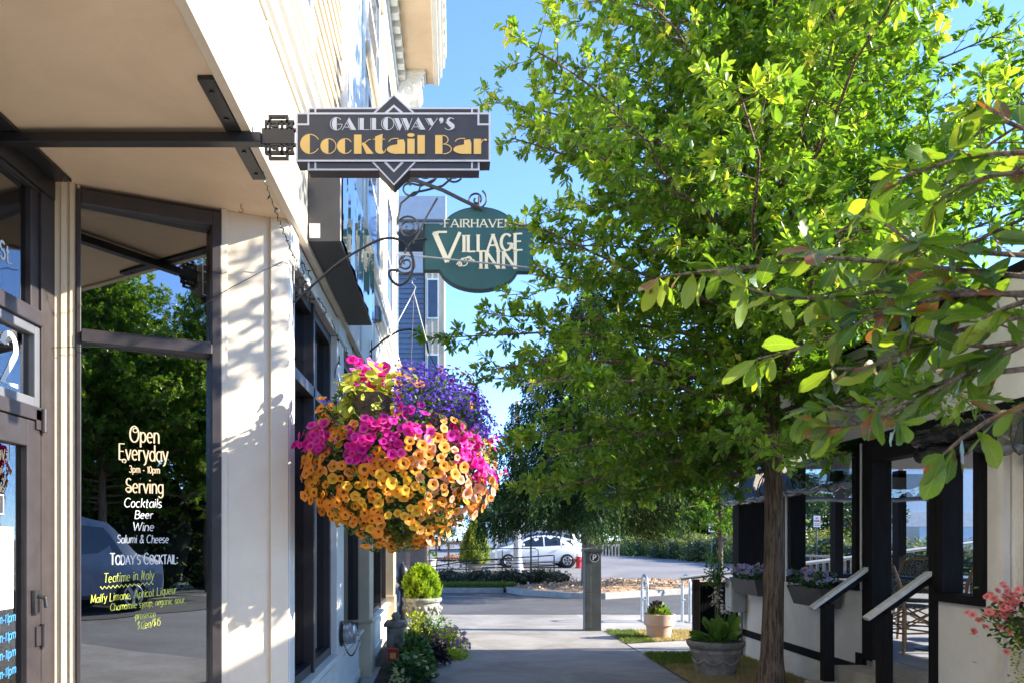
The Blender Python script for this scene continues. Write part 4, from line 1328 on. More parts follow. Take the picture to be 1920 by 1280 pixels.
YB = 5.0
hb = thing("hanging_basket", "huge hanging flower basket of orange, pink and purple blooms", "hanging basket", (X(758, YB), YB, Z(1000, YB)))
basket(hb, (X(752, YB), YB, Z(857, YB)), .555, .51)
b = MB()
top = P(776, 548, YB)
for q in ((700, 690), (800, 640), (770, 700)):
    b.tube([top, P(q[0], q[1], YB + (.25 if q[0] == 770 else -.15))], .0028, 5)
b.tube([top + Vector((.0, 0, 0)), top + Vector((.012, 0, .03)), top + Vector((-.01, 0, .055)), top + Vector((-.012, 0, .075)), top + Vector((0, 0, .085)), top + Vector((.012, 0, .075))], .0035, 6)
b.build("hanger_wire", mat("galvanised wire", (.5, .5, .5), .4, .8), hb)

# the scrolled bracket it hangs from
M_br = mat("dark grey iron bracket", (.022, .021, .022), .45, var=.15, scale=12)
def basket_bracket(root, Y, dx=0.0, dy=0.0, s=1.0):
    def q(px, py): return (X(552, Y) + (px - 552) / 1500 * YB * s, Y, Z(py + dy, YB) if s == 1 else EYE + 2.0 - (py - 445) / 1500 * YB * s + dy)
    b = MB()
    pts = [(552, 568), (590, 532), (640, 490), (690, 460), (715, 449), (735, 447), (752, 452), (766, 466), (774, 486), (773, 508), (764, 526), (750, 535), (738, 530), (730, 518), (731, 508), (742, 507), (745, 511)]
    P3 = [Vector(q(*p)) for p in pts]
    sm = []
    for i in range(len(P3) - 1):
        p0, p1, p2, p3 = P3[max(i - 1, 0)], P3[i], P3[i + 1], P3[min(i + 2, len(P3) - 1)]
        for t in np.linspace(0, 1, 5, endpoint=False):
            sm.append(.5 * ((2 * p1) + (p2 - p0) * t + (2 * p0 - 5 * p1 + 4 * p2 - p3) * t * t + (3 * p1 - p0 - 3 * p2 + p3) * t ** 3))
    b.tube(sm, .008, 8)
    b.tube([q(552, 540), q(566, 538), q(571, 527), q(564, 519), q(556, 524)], .007, 8)
    b.tube([q(556, 555), q(575, 550)], .006, 8)
    b.build("scroll_arm", M_br, root, smooth=True)
    b = MB(); x, y, z = q(548, 500); z2 = q(548, 590)[2]
    b.box(x - .002, x + .008, y - .014, y + .014, z2, z); b.build("wall_plate", M_br, root)
bk = thing("basket_bracket", "scrolled iron bracket carrying the big flower basket", "bracket", (-1.0, YB, 3.2), group="basket brackets on the facade")
basket_bracket(bk, YB)
bk2 = thing("basket_bracket", "farther scrolled iron bracket carrying the basket half hidden behind the big one", "bracket", (-1.0, 9.2, 3.4), group="basket brackets on the facade")
YB2 = 9.2
def q2(px, py): return P(px, py, YB2)
b = MB(); b.tube([(-.93, YB2, q2(690, 668).z), q2(690, 662), q2(720, 636), q2(748, 620), q2(768, 617), q2(788, 623), q2(800, 640), q2(803, 660)], .011, 8); b.build("scroll_arm", M_br, bk2, smooth=True)
b = MB(); b.box(-.932, -.92, YB2 - .02, YB2 + .02, q2(690, 720).z, q2(690, 640).z); b.build("wall_plate", M_br, bk2)
hb2 = thing("hanging_basket", "second flower basket with pink and peach blooms mostly hidden behind the first", "hanging basket", (X(855, YB2), YB2, Z(900, YB2)), group=None)
c2 = (X(845, YB2), YB2, Z(790, YB2))
k = 420
d = rand_dirs(k); d = d[d[:, 2] > -.6]
pos = np.array(c2) + d * np.array([.44, .44, .62]) * rng.uniform(.95, 1.06, (len(d), 1))
face = norm(d + rng.normal(0, .3, d.shape) + np.array([.2, -.2, .3]))
sel = rng.uniform(size=len(d))
flower("peach_blossoms", M_peach, hb2, pos[sel < .6], face[sel < .6], np.full((sel < .6).sum(), .042), rng.uniform(.7, 1, (sel < .6).sum()))
flower("pink_blossoms", M_pink, hb2, pos[sel >= .6], face[sel >= .6], np.full((sel >= .6).sum(), .044), rng.uniform(.7, 1, (sel >= .6).sum()))
d = rand_dirs(1500)
ax, nr = soft_leaves(1500, .05)
scatter("foliage", M_fol, hb2, LEAF2, np.array(c2) + d * np.array([.42, .42, .6]) * rng.uniform(.7, 1, (1500, 1)), ax + d * .5, nr, rng.uniform(.04, .07, 1500), .022, rng.uniform(0, 1, 1500))
b = MB(); b.lathe([(.02, -.52), (.2, -.45), (.32, -.1), (.3, .3), (.02, .4)], c2, 20); b.build("liner", M_coir, hb2, smooth=True)
b = MB(); b.tube([q2(803, 660), (c2[0], c2[1], c2[2] + .3)], .004, 5); b.build("hanger_wire", M_br, hb2)

# ---------------------------------------------------------------- trees
def bark(name, c1, c2):
    m = mat(name, c1, .9, var=.3, scale=16, bump=1.0, bscale=30, stretch=(3.0, 3.0, .32), col2=c2, ramp=(.40, .58))
    return m
M_bark = bark("ridged brown bark", (.27, .185, .12), (.085, .055, .038))
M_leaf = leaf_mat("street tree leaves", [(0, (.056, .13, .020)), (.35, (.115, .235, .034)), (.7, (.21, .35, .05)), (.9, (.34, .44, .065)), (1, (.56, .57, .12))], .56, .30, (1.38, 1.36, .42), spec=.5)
def make_tree(root, rprof, height, zlow, seed, trunk_r=.1, nlimb=58, leafL=(.075, .12), droop=0.0, low_droop=0.0, lean=(0, 0), per=7, sub_gap=.23, ros_gap=.125, biasd=None, leafmat=None, keep=None):
    """tapered trunk with limbs, side branches and rosettes of leaves; rprof(z) = crown radius"""
    rg = np.random.default_rng(seed); droop0 = droop
    b = MB()
    tz = np.linspace(0, height * .97, 22)
    tx = np.array([.03 * math.sin(z * 1.1) + lean[0] * (z / height) ** 1.6 for z in tz]); ty = np.array([.025 * math.cos(z * .9) - .025 + lean[1] * (z / height) ** 1.6 for z in tz])
    def tr(z): return trunk_r * (1.0 - .92 * (z / height)) * (1 + .45 * math.exp(-z * 5))
    b.tube([(tx[i], ty[i], tz[i] - .05) for i in range(22)], [max(tr(z), .006) for z in tz], 14)
    P_, A_ = [], []
    for i in range(nlimb):
        f = (i + .5) / nlimb
        z0 = zlow + (height - zlow) * (f ** 1.2) * .97
        az = i * 2.39996 + rg.normal(0, .25)
        zi = min(z0 / height * 21, 20)
        base = Vector((np.interp(z0, tz, tx), np.interp(z0, tz, ty), z0))
        el0 = .02 + .98 * f ** .8 if low_droop else .25 + .75 * f
        droop = low_droop * max(0, 1 - f * 4) if low_droop else droop0
        ln_r = rprof(min(z0 + .25, height * .98)) * rg.uniform(.80, 1.08)
        if biasd: ln_r *= biasd(az, z0)
        L = ln_r / max(.45, math.cos(el0 * .55))
        pts = [base]; p = base.copy(); nst = 10
        for s in range(nst):
            t = s / nst
            el = el0 * (1 - t * .9) - droop * t + rg.normal(0, .07)
            a2 = az + rg.normal(0, .09)
            p = p + Vector((math.cos(a2) * math.cos(el), math.sin(a2) * math.cos(el), math.sin(el))) * (L / nst)
            pts.append(p.copy())
        if keep is not None:       # a limb stops where the crown has its gaps
            for k in range(2, nst + 1):
                if not keep(np.array([pts[k]]))[0]: break
            else: k = nst + 1
            if k <= nst:
                if k < 4: continue
                pts = pts[:k]; nst = k - 1; L = L * nst / 10
        r0 = max(.007, tr(z0) * .30)
        b.tube(pts, [r0 * (1 - .85 * k / nst) + .0022 for k in range(nst + 1)], 6)
        # side branches
        d_al = .22
        sgn = 1
        while d_al < L:
            t = d_al / L * nst; k = int(t); q = pts[k].lerp(pts[min(k + 1, nst)], t - k)
            dirl = (pts[min(k + 1, nst)] - pts[max(k - 1, 0)]).normalized()
            side = dirl.cross(Vector((0, 0, 1)))
            if side.length < .1: side = Vector((1, 0, 0))
            side.normalize()
            sl_ = (.28 + .42 * min(1, (L - d_al) / 1.6)) * rg.uniform(.6, 1.15)
            dr = (dirl * rg.uniform(.35, .75) + side * sgn * rg.uniform(.5, 1.0) + Vector((0, 0, rg.normal(.12 - droop * .4, .34)))).normalized()
            sp = [q]; pp = q.copy(); m = 4
            for s in range(m):
                dr = (dr + Vector((rg.normal(0, .12), rg.normal(0, .12), rg.normal(.03 - droop * .12, .1)))).normalized()
                pp = pp + dr * (sl_ / m); sp.append(pp.copy())
            b.tube(sp, [.0055, .0045, .0035, .0026, .0015], 4, cap=False)
            e = .1
            while e < sl_ + .02:
                tt = min(e / sl_, 1) * m; kk = min(int(tt), m - 1); w = sp[kk].lerp(sp[kk + 1], tt - kk)
                if e < sl_ - .06:
                    tw = (dr + Vector(rg.normal(0, .6, 3))).normalized() * rg.uniform(.04, .13)
                    w = w + tw; P_.append(tuple(w)); A_.append(tuple((tw.normalized() + dr * .3)))
                else:
                    P_.append(tuple(w)); A_.append(tuple(dr))
                e += ros_gap
            sgn = -sgn; d_al += sub_gap * rg.uniform(.75, 1.25)
        P_.append(tuple(pts[-1])); A_.append(tuple((pts[-1] - pts[-2]).normalized()))
    P_ = np.array(P_); A_ = norm(np.array(A_))
    if keep is not None:
        k_ = keep(P_); P_, A_ = P_[k_], A_[k_]
    n = len(P_)
    pos = np.repeat(P_, per, 0); al = np.repeat(A_, per, 0)
    N = len(pos)
    rad = rg.normal(size=(N, 3)); rad = norm(rad - al * (rad * al).sum(1, keepdims=True))
    pos = pos - al * rg.uniform(0, .07, (N, 1))
    ax = norm(al * rg.uniform(.15, .9, (N, 1)) + rad * .8 + np.array([0, 0, -.18 - droop * .2]))
    nr = np.array([0, 0, 1.0]) + rg.normal(0, .45, (N, 3))
    tip = np.repeat(rg.normal(0, .16, n), per)
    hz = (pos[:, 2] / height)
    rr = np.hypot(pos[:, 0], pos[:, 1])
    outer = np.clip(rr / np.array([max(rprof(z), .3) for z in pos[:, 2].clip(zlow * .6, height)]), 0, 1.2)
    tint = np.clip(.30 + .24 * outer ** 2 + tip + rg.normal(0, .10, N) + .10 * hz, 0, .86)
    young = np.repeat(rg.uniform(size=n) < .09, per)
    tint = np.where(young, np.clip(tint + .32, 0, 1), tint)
    Ls = rg.uniform(leafL[0], leafL[1], N)
    b.build("trunk", M_bark, root, smooth=True)
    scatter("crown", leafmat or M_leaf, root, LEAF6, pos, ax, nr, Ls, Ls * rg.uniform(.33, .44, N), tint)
    print('LEAVES', root.name, N)
    return N
def crown_gaps(p):
    x, y, z = p[:, 0], p[:, 1], p[:, 2]
    u = (3.3 + x) / (8.3 + y); v = (z - 1.6) / (8.3 + y)
    low_right = (x > .1) & (z < 2.55 + .85 * x)
    notch = ((u < .099) & (v > .314) & (v < .392)) | ((u < .072) & (v > .38) & (v < .43))          # the open notch between two tiers on the street side
    return (z > 1.95) & ~low_right & ~notch
def prof_main(z):
    return float(np.interp(z, [1.9, 2.3, 2.7, 3.2, 3.8, 4.4, 5.0, 5.6, 6.2, 6.8, 7.4, 8.2, 9.2, 9.6], [1.6, 2.6, 3.05, 3.35, 3.55, 3.5, 3.15, 2.7, 2.3, 1.95, 1.5, .95, .4, .1]))
tm = thing("street_tree", "large leafy street tree with ridged brown trunk beside the walkway", "tree", (3.3, 8.3, 0), world=False, group="street trees along the walkway")
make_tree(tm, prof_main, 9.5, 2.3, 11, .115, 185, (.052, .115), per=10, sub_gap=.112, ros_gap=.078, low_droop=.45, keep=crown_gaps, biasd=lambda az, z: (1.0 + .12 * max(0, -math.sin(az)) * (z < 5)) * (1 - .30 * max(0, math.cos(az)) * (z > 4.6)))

# twin trees of the same row stand behind the viewer and are mirrored in the shop windows
for i_, (x_, y_, rz_, s_) in enumerate(((8.4, -11.0, 1.9, 1.05), (12.4, -11.4, 4.0, 1.1), (4.6, -11.2, .6, 1.0), (11.0, -15.0, 2.8, 1.3))):
    dup(tm, (x_, y_, -.02), rz_, ("street tree across the road straight behind the parked van, seen mirrored in the window glass", "street tree across the road behind the front of the mirrored van", "street tree across the road behind the rear of the mirrored van", "tallest of the mirrored trees, farthest back across the road")[i_], sc=s_)

def prof_small(z):
    return float(np.interp(z, [1.6, 2.0, 2.6, 3.4, 4.4, 5.4, 6.2], [1.0, 1.9, 2.5, 2.8, 2.5, 1.6, .2]))
M_leaf2 = leaf_mat("lawn tree leaves", [(0, (.04, .11, .01)), (.5, (.10, .24, .02)), (1, (.26, .42, .04))], .5, .4, (1.3, 1.2, .35))
t2 = thing("young_tree", "smaller bright green tree with thin trunk beyond the bike racks", "tree", (X(1349, 24), 24, 0), world=False)
make_tree(t2, prof_small, 6.2, 1.75, 5, .085, 50, (.12, .19), .25, per=7, sub_gap=.22, ros_gap=.14, leafmat=M_leaf2)

# conifer with hanging sprays
M_cone = leaf_mat("cedar needles", [(0, (.010, .026, .010)), (.5, (.030, .065, .018)), (.85, (.075, .12, .025)), (1, (.16, .17, .035))], .25, .7, (1.1, 1.1, .5), spec=.12)
def make_conifer(root, h, r, seed, zlow=1.7, n_l=85, dens=1.0):
    rg = np.random.default_rng(seed)
    b = MB()
    b.tube([(0, 0, -.1), (.02, 0, h * .3), (0, .02, h * .7), (0, 0, h)], [.26, .2, .1, .02], 12)
    P_, D_, H_ = [], [], []
    for i in range(n_l):
        f = (i + .5) / n_l
        z0 = zlow + .5 + (h - zlow - .6) * f
        az = i * 2.4 + rg.normal(0, .3)
        L = r * (1 - f) ** .75 * rg.uniform(.75, 1.1) + .15
        pts = []
        for s in range(9):
            t = s / 8
            zz = z0 + L * (.18 * t - .42 * t * t + .12 * max(0, t - .7) * 3)
            pts.append(Vector((math.cos(az) * L * t, math.sin(az) * L * t, zz)))
        b.tube(pts, [.035 * (1 - .85 * k / 8) * (1 - .6 * f) + .003 for k in range(9)], 5, cap=False)
        ns = int(L * 26 * dens)
        for _ in range(ns):
            t = rg.uniform(.12, 1.0) ** .8
            k = min(int(t * 8), 7); q = pts[k].lerp(pts[k + 1], t * 8 - k)
            sd = Vector((-math.sin(az), math.cos(az), 0)) * rg.normal(0, .22) * L * .35
            q = q + sd - Vector((0, 0, abs(sd.length) * .25))
            ln = rg.uniform(.25, .8) * (1 - .4 * f)
            m = int(ln / .045)
            sway = Vector((math.cos(az), math.sin(az), 0)) * rg.uniform(-.05, .12)
            for j in range(m):
                e = j / max(m, 1)
                P_.append(tuple(q + sway * e + Vector((rg.normal(0, .022 * (1.2 - e)), rg.normal(0, .022 * (1.2 - e)), -ln * e))))
                D_.append((rg.normal(0, .55) + .4 * math.cos(az), rg.normal(0, .55) + .4 * math.sin(az), -.8))
                H_.append(e)
    P_ = np.array(P_); n = len(P_)
    b.build("trunk", mat("grey cedar bark", (.27, .21, .17), .9, var=.3, scale=12, bump=1, bscale=30, stretch=(3, 3, .5)), root, smooth=True)
    tint = np.clip(.36 + .3 * np.array(H_) + rg.normal(0, .17, n) + np.repeat(rg.normal(0, .14, n // 40 + 1), 40)[:n], 0, 1)
    scatter("crown", M_cone, root, LEAF2, P_, np.array(D_), rand_dirs(n), rg.uniform(.08, .17, n), rg.uniform(.025, .05, n), tint)
cf = thing("conifer", "dark drooping conifer with grey trunk behind the parking pay station", "tree", (X(1105, 23.5), 23.5, 0), world=False)
make_conifer(cf, 9.2, 3.7, 3, 1.9, 120, 1.7)

# near branches reaching in from the right: their tree stands just outside the frame
M_near = leaf_mat("near leaves", [(0, (.036, .085, .014)), (.4, (.08, .165, .021)), (.75, (.14, .25, .03)), (1, (.28, .37, .045))], .5, .34, (1.5, 1.4, .35), spots=(15, .67, (.10, .03, .025)), spec=.45, bump=True)
M_near2 = leaf_mat("near scorched leaves", [(0, (.06, .09, .025)), (1, (.15, .20, .035))], .35, .36, (1.3, 1.1, .4), spots=(22, .48, (.26, .085, .03)), spec=.45, bump=True)
nt = thing("overhanging_tree", "near tree reaching large green and scorched leaves in from the right", "tree", (3.1, 1.3, 0))
b = MB()
b.tube([(3.1, 1.3, 0), (3.08, 1.32, 1.0), (3.12, 1.3, 2.0), (3.05, 1.35, 3.2), (3.0, 1.4, 4.6)], [.12, .10, .085, .06, .02], 14)
br = [  # (pixel x, pixel y, distance) from the tip inwards
 [(1235, 520, 2.25), (1300, 512, 2.22), (1420, 500, 2.18), (1530, 482, 2.12), (1640, 490, 2.05), (1780, 505, 1.98), (1930, 520, 1.9)],
 [(1400, 540, 2.15), (1470, 560, 2.1), (1560, 560, 2.06), (1640, 548, 2.0), (1760, 545, 1.95), (1930, 555, 1.88)],
 [(1420, 672, 2.1), (1475, 660, 2.08), (1560, 630, 2.04), (1640, 590, 1.98), (1780, 555, 1.93), (1930, 550, 1.88)],
 [(1520, 765, 2.0), (1600, 770, 1.98), (1700, 740, 1.94), (1800, 705, 1.88), (1930, 690, 1.8)],
 [(1560, 800, 1.95), (1640, 790, 1.92), (1720, 750, 1.9), (1810, 700, 1.86), (1930, 640, 1.8)],
 [(1640, 380, 2.1), (1700, 330, 2.05), (1790, 300, 2.0), (1860, 290, 1.95), (1940, 285, 1.88)],
 [(1750, 385, 2.0), (1800, 350, 1.95), (1860, 330, 1.9), (1940, 320, 1.85)],
 [(1660, 420, 2.05), (1700, 450, 2.02), (1780, 470, 1.95), (1930, 480, 1.88)],
 [(1770, 850, 1.85), (1805, 820, 1.83), (1850, 790, 1.8), (1930, 755, 1.74)],
 [(1700, 620, 1.95), (1760, 640, 1.9), (1850, 650, 1.85), (1930, 640, 1.8)],
 [(1560, 690, 2.05), (1620, 690, 2.0), (1700, 660, 1.95), (1800, 620, 1.9), (1930, 590, 1.84)],
 [(1850, 200, 1.95), (1890, 230, 1.92), (1940, 250, 1.88)],
 [(1840, 600, 1.75), (1880, 580, 1.72), (1940, 560, 1.7)],
]
pos, ax, nr, tn, ln, sc_ = [], [], [], [], [], []
rg = np.random.default_rng(21)
for q in br:
    pts = [P(*p) for p in q]
    end = Vector((3.06, 1.33, min(3.4, pts[-1].z + .35)))
    m1 = pts[-1].lerp(end, .35) + Vector((rg.normal(0, .05), rg.normal(-.05, .10), .05 + rg.normal(0, .06)))
    m2 = pts[-1].lerp(end, .7) + Vector((rg.normal(0, .05), rg.normal(-.05, .08), .12 + rg.normal(0, .06)))
    full = pts + [m1, m2, end]
    # leafy side shoots on the part of the limb outside the picture too
    for a_, c_ in ((pts[-1] + (m1 - pts[-1]) * .25, m1), (m1, m2), (m2, end)):
        for t_ in np.linspace(0, 1, 9, endpoint=False):
            o_ = a_.lerp(c_, t_); sd = Vector(rg.normal(0, 1, 3)); sd.x *= .4; sd = sd.normalized(); e = o_ + sd * rg.uniform(.06, .28)
            b.tube([o_, e], [.004, .0015], 5, cap=False)
            for j_ in range(7):
                w_ = o_.lerp(e, rg.uniform(.4, 1)); pos.append(tuple(w_)); ax.append(tuple(sd + Vector(rg.normal(0, .7, 3)) + Vector((0, 0, -.3)))); nr.append(tuple(Vector((.3, -.4, 1)) + Vector(rg.normal(0, .5, 3)))); tn.append(rg.normal(.5, .2)); ln.append(rg.uniform(.066, .112)); sc_.append(rg.uniform())
    b.tube(list(reversed(full)), [.016, .012, .009] + [.007 - .005 * k / len(pts) for k in range(len(pts))], 7)
    # points along the visible twig
    seg = []
    for i in range(len(pts) - 1):
        m = max(2, int((pts[i + 1] - pts[i]).length / .028))
        for t in np.linspace(0, 1, m, endpoint=False): seg.append((pts[i].lerp(pts[i + 1], t), (pts[i] - pts[i + 1]).normalized()))
    for i, (p, d) in enumerate(seg):
        k = 3 if i == 0 else (1 if rg.uniform() < .72 else 2)
        if i > 3 and rg.uniform() < .34: # short spur with its own leaves
            sd = Vector(rg.normal(0, 1, 3)); sd.z = abs(sd.z) * .2 - .25; sd = (sd.normalized() + d * .3).normalized()
            e = p + sd * rg.uniform(.05, .16)
            b.tube([p, e], [.003, .0015], 5, cap=False)
            for _ in range(4):
                pos.append(tuple(e)); ax.append(tuple(sd + Vector(rg.normal(0, .6, 3)) + Vector((0, 0, -.2)))); nr.append(tuple(Vector((.3, -.4, 1)) + Vector(rg.normal(0, .5, 3)))); tn.append(rg.normal(.5, .2)); ln.append(rg.uniform(.066, .112)); sc_.append(rg.uniform())
        for _ in range(k):
            a = d * rg.uniform(.5, 1.0) + Vector((rg.normal(0, .45), rg.normal(0, .45), rg.normal(-.42, .6)))
            pos.append(tuple(p)); ax.append(tuple(a)); nr.append(tuple(Vector((.3, -.5, .9)) + Vector(rg.normal(0, .5, 3)))); tn.append(rg.normal(.55, .22) + (.2 if i < 4 else 0)); ln.append(rg.uniform(.066, .112)); sc_.append(rg.uniform())
b.build("trunk", M_bark, nt, smooth=True)
pos, ax, nr, tn, ln, sc_ = map(np.array, (pos, ax, nr, tn, ln, sc_))
s = sc_ < .13
scatter("crown", M_near, nt, BIGLEAF, pos[~s], ax[~s], nr[~s], ln[~s], ln[~s] * .40, np.clip(tn[~s], 0, 1))
scatter("scorched_leaves", M_near2, nt, BIGLEAF, pos[s], ax[s], nr[s], ln[s] * .9, ln[s] * .40, np.clip(tn[s], 0, 1))

# ---------------------------------------------------------------- hedges, shrubs and the wood far behind
M_hedge = leaf_mat("hedge leaves", [(0, (.03, .06, .015)), (.5, (.09, .15, .03)), (.8, (.18, .22, .04)), (1, (.34, .26, .07))], .3, .5)
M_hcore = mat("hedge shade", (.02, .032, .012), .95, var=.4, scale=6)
M_wood = leaf_mat("wood leaves", [(0, (.008, .025, .010)), (.6, (.03, .075, .02)), (1, (.09, .15, .03))], .25, .5)
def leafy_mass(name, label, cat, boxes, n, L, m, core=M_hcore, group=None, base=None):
    """boxes: ellipsoid lumps (cx, cy, cz, rx, ry, rz)"""
    bx = np.array(boxes)
    root = thing(name, label, cat, base or (bx[:, 0].mean(), bx[:, 1].mean(), ground_z(bx[:, 1].mean())), group=group)
    area = (bx[:, 3] * bx[:, 5] + bx[:, 4] * bx[:, 5]); pr = area / area.sum()
    idx = rng.choice(len(bx), n, p=pr)
    d = rand_dirs(n); s = bx[idx]
    rr = rng.uniform(.80, 1.10, (n, 1))
    p = s[:, :3] + d * s[:, 3:] * rr
    ok = p[:, 2] > np.array([ground_z(y) for y in p[:, 1]]) - .02
    p, d = p[ok], d[ok]
    a_, r_ = soft_leaves(len(p), L)
    lump = np.repeat(rng.normal(0, .12, len(bx)), 1)[idx[ok]]
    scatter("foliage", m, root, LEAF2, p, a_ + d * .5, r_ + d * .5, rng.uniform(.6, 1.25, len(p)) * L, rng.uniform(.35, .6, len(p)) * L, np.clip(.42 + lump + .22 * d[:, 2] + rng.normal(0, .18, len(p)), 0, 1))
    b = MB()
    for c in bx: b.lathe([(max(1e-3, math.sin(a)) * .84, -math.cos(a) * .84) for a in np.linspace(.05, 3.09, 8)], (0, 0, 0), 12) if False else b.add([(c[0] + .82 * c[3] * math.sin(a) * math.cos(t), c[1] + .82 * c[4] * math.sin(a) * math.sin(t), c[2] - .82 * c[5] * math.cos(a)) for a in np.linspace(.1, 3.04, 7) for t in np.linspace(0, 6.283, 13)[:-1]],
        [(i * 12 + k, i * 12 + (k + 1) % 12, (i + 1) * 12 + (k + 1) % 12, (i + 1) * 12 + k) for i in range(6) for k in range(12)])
    b.build("stems", core, root, smooth=True)  # solid dark lumps under the leaves, the hedge's inner shade put into their colour
    return root
def hz_(y): return ground_z(y)
hed = []
for i in range(26):
    y = 24 + i * 1.75
    hed.append((15.2 + .5 * math.sin(i * 1.3) + (0 if y < 60 else -(y - 60) * .02), y, hz_(y) + .62 + .1 * math.sin(i * 2.1), 1.15, 1.35, .92 + .16 * math.sin(i * 3.3)))
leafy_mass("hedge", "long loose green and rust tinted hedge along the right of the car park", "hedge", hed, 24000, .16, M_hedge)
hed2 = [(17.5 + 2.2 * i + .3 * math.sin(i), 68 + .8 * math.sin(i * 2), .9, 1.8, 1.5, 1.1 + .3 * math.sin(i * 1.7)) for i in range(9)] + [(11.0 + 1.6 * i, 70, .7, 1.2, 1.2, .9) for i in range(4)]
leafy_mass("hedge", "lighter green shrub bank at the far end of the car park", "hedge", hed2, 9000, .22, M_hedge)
lowb = [(X(828 + 17 * i, 25.8), 25.6 + .25 * math.sin(i * 2), .34, .42, .36, .26 + .07 * math.sin(i * 1.9)) for i in range(14)]
M_scrub = leaf_mat("scrub leaves", [(0, (.03, .03, .02)), (.45, (.08, .08, .04)), (.7, (.22, .15, .10)), (1, (.12, .2, .05))], .2, .6)
leafy_mass("shrub_border", "dark scrubby ground shrubs along the foot of the iron ramp railing", "shrubs", lowb, 4200, .10, M_scrub)
cone = [(0, 0, 0, 0, 0, 0)]
def cone_shrub(root, x, y, z, h, r, n, m, L, flat=False):
    t = rng.uniform(0, 1, n)
    if flat: rad = r * np.sqrt(np.clip(1 - (t * 1.55 - .55) ** 2 * np.where(t * 1.55 - .55 > 0, 1, .9), 0, 1))
    else: rad = r * np.minimum(1, (1 - t) * 1.5) ** .75 * (.80 + .2 * np.minimum(t * 8, 1))
    a = rng.uniform(0, 6.283, n)
    lob = 1 + .10 * np.sin(a * 5 + t * 7) + .07 * np.sin(a * 9 - t * 11)
    rr = rad * lob * rng.uniform(.82, 1.06, n)
    p = np.stack([x + rr * np.cos(a), y + rr * np.sin(a), z + t * h], 1)
    d = np.stack([np.cos(a), np.sin(a), np.full(n, .2)], 1)
    ax_ = d * .45 + np.array([0, 0, .8]) + rng.normal(0, .3, (n, 3))
    nr_ = d + rng.normal(0, .35, (n, 3))
    scatter("foliage", m, root, LEAF6, p, ax_, nr_, rng.uniform(.6, 1.3, n) * L, rng.uniform(.28, .45, n) * L, np.clip(.45 + .35 * (lob - 1) * 8 + rng.normal(0, .16, n), 0, 1))
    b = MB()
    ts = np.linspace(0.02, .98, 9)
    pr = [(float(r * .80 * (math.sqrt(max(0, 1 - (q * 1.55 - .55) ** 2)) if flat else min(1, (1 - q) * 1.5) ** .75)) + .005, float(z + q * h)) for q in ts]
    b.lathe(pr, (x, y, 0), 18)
    b.build("stems", mat("shrub shade", (.035, .06, .01), .95, var=.4, scale=14), root, smooth=True)  # solid core whose dark colour paints the shade inside the shrub
M_thuja = leaf_mat("golden thuja", [(0, (.10, .19, .01)), (.45, (.24, .37, .02)), (1, (.45, .55, .05))], .35, .55, (1.2, 1.2, .35))
M_thuja2 = leaf_mat("cone shrub green", [(0, (.06, .11, .012)), (.5, (.17, .25, .02)), (1, (.36, .40, .05))], .3, .55)
ct = thing("cone_shrub", "conical clipped yellow green shrub in front of the parked white car", "shrub", (X(890, 35.6), 35.6, .29))
cone_shrub(ct, X(890, 35.6), 35.6, Z(1058, 35.6), 1.95, .62, 4200, M_thuja2, .12)
b = MB(); zz = .28
b.lathe([(.26, 0), (.34, .14), (.36, .15), (.36, .2), (.3, .2)], (X(890, 35.6), 35.6, zz), 20); b.build("pot", M_white, ct, smooth=True)

# far trees: a few trunks and crowns, each a tree of its own
def far_tree(x, y, h, r, label, seed, m=M_wood, n=12000):
    rg2 = np.random.default_rng(seed)
    root = thing("far_tree", label, "tree", (x, y, ground_z(y)), world=False, group="trees behind the car park")
    b = MB(); b.tube([(0, 0, -.2), (.1, 0, h * .4), (0, .1, h * .75)], [.3, .22, .1], 8)
    cl = []
    for k in range(34):
        a = rg2.uniform(0, 6.28); f = rg2.uniform(.12, 1); rr = r * (1 - .75 * f ** 2) * math.sqrt(rg2.uniform(.1, 1))
        c = (math.cos(a) * rr, math.sin(a) * rr, h * (.10 + .84 * f)); cl.append((*c, r * rg2.uniform(.25, .42)))
        b.tube([(0, 0, c[2] * .6), c], [.08, .02], 5, cap=False)
    b.build("trunk", M_bark, root)
    cl = np.array(cl); idx = rg2.integers(0, len(cl), n)
    d = norm(rg2.normal(size=(n, 3))); p = cl[idx, :3] + d * cl[idx, 3:4] * rg2.uniform(.5, 1.05, (n, 1)) * np.array([1, 1, .8])
    a_, r_ = soft_leaves(n, .3)
    scatter("crown", m, root, LEAF2, p, a_, r_ + d * .4, rg2.uniform(.22, .42, n), rg2.uniform(.12, .2, n), np.clip(.4 + .2 * d[:, 2] + rg2.normal(0, .2, n) + np.repeat(0, n), 0, 1))
    return root
ft = far_tree(15, 86, 8.5, 5.0, "dark round tree behind the hedge, right of the conifer trunk", 31)
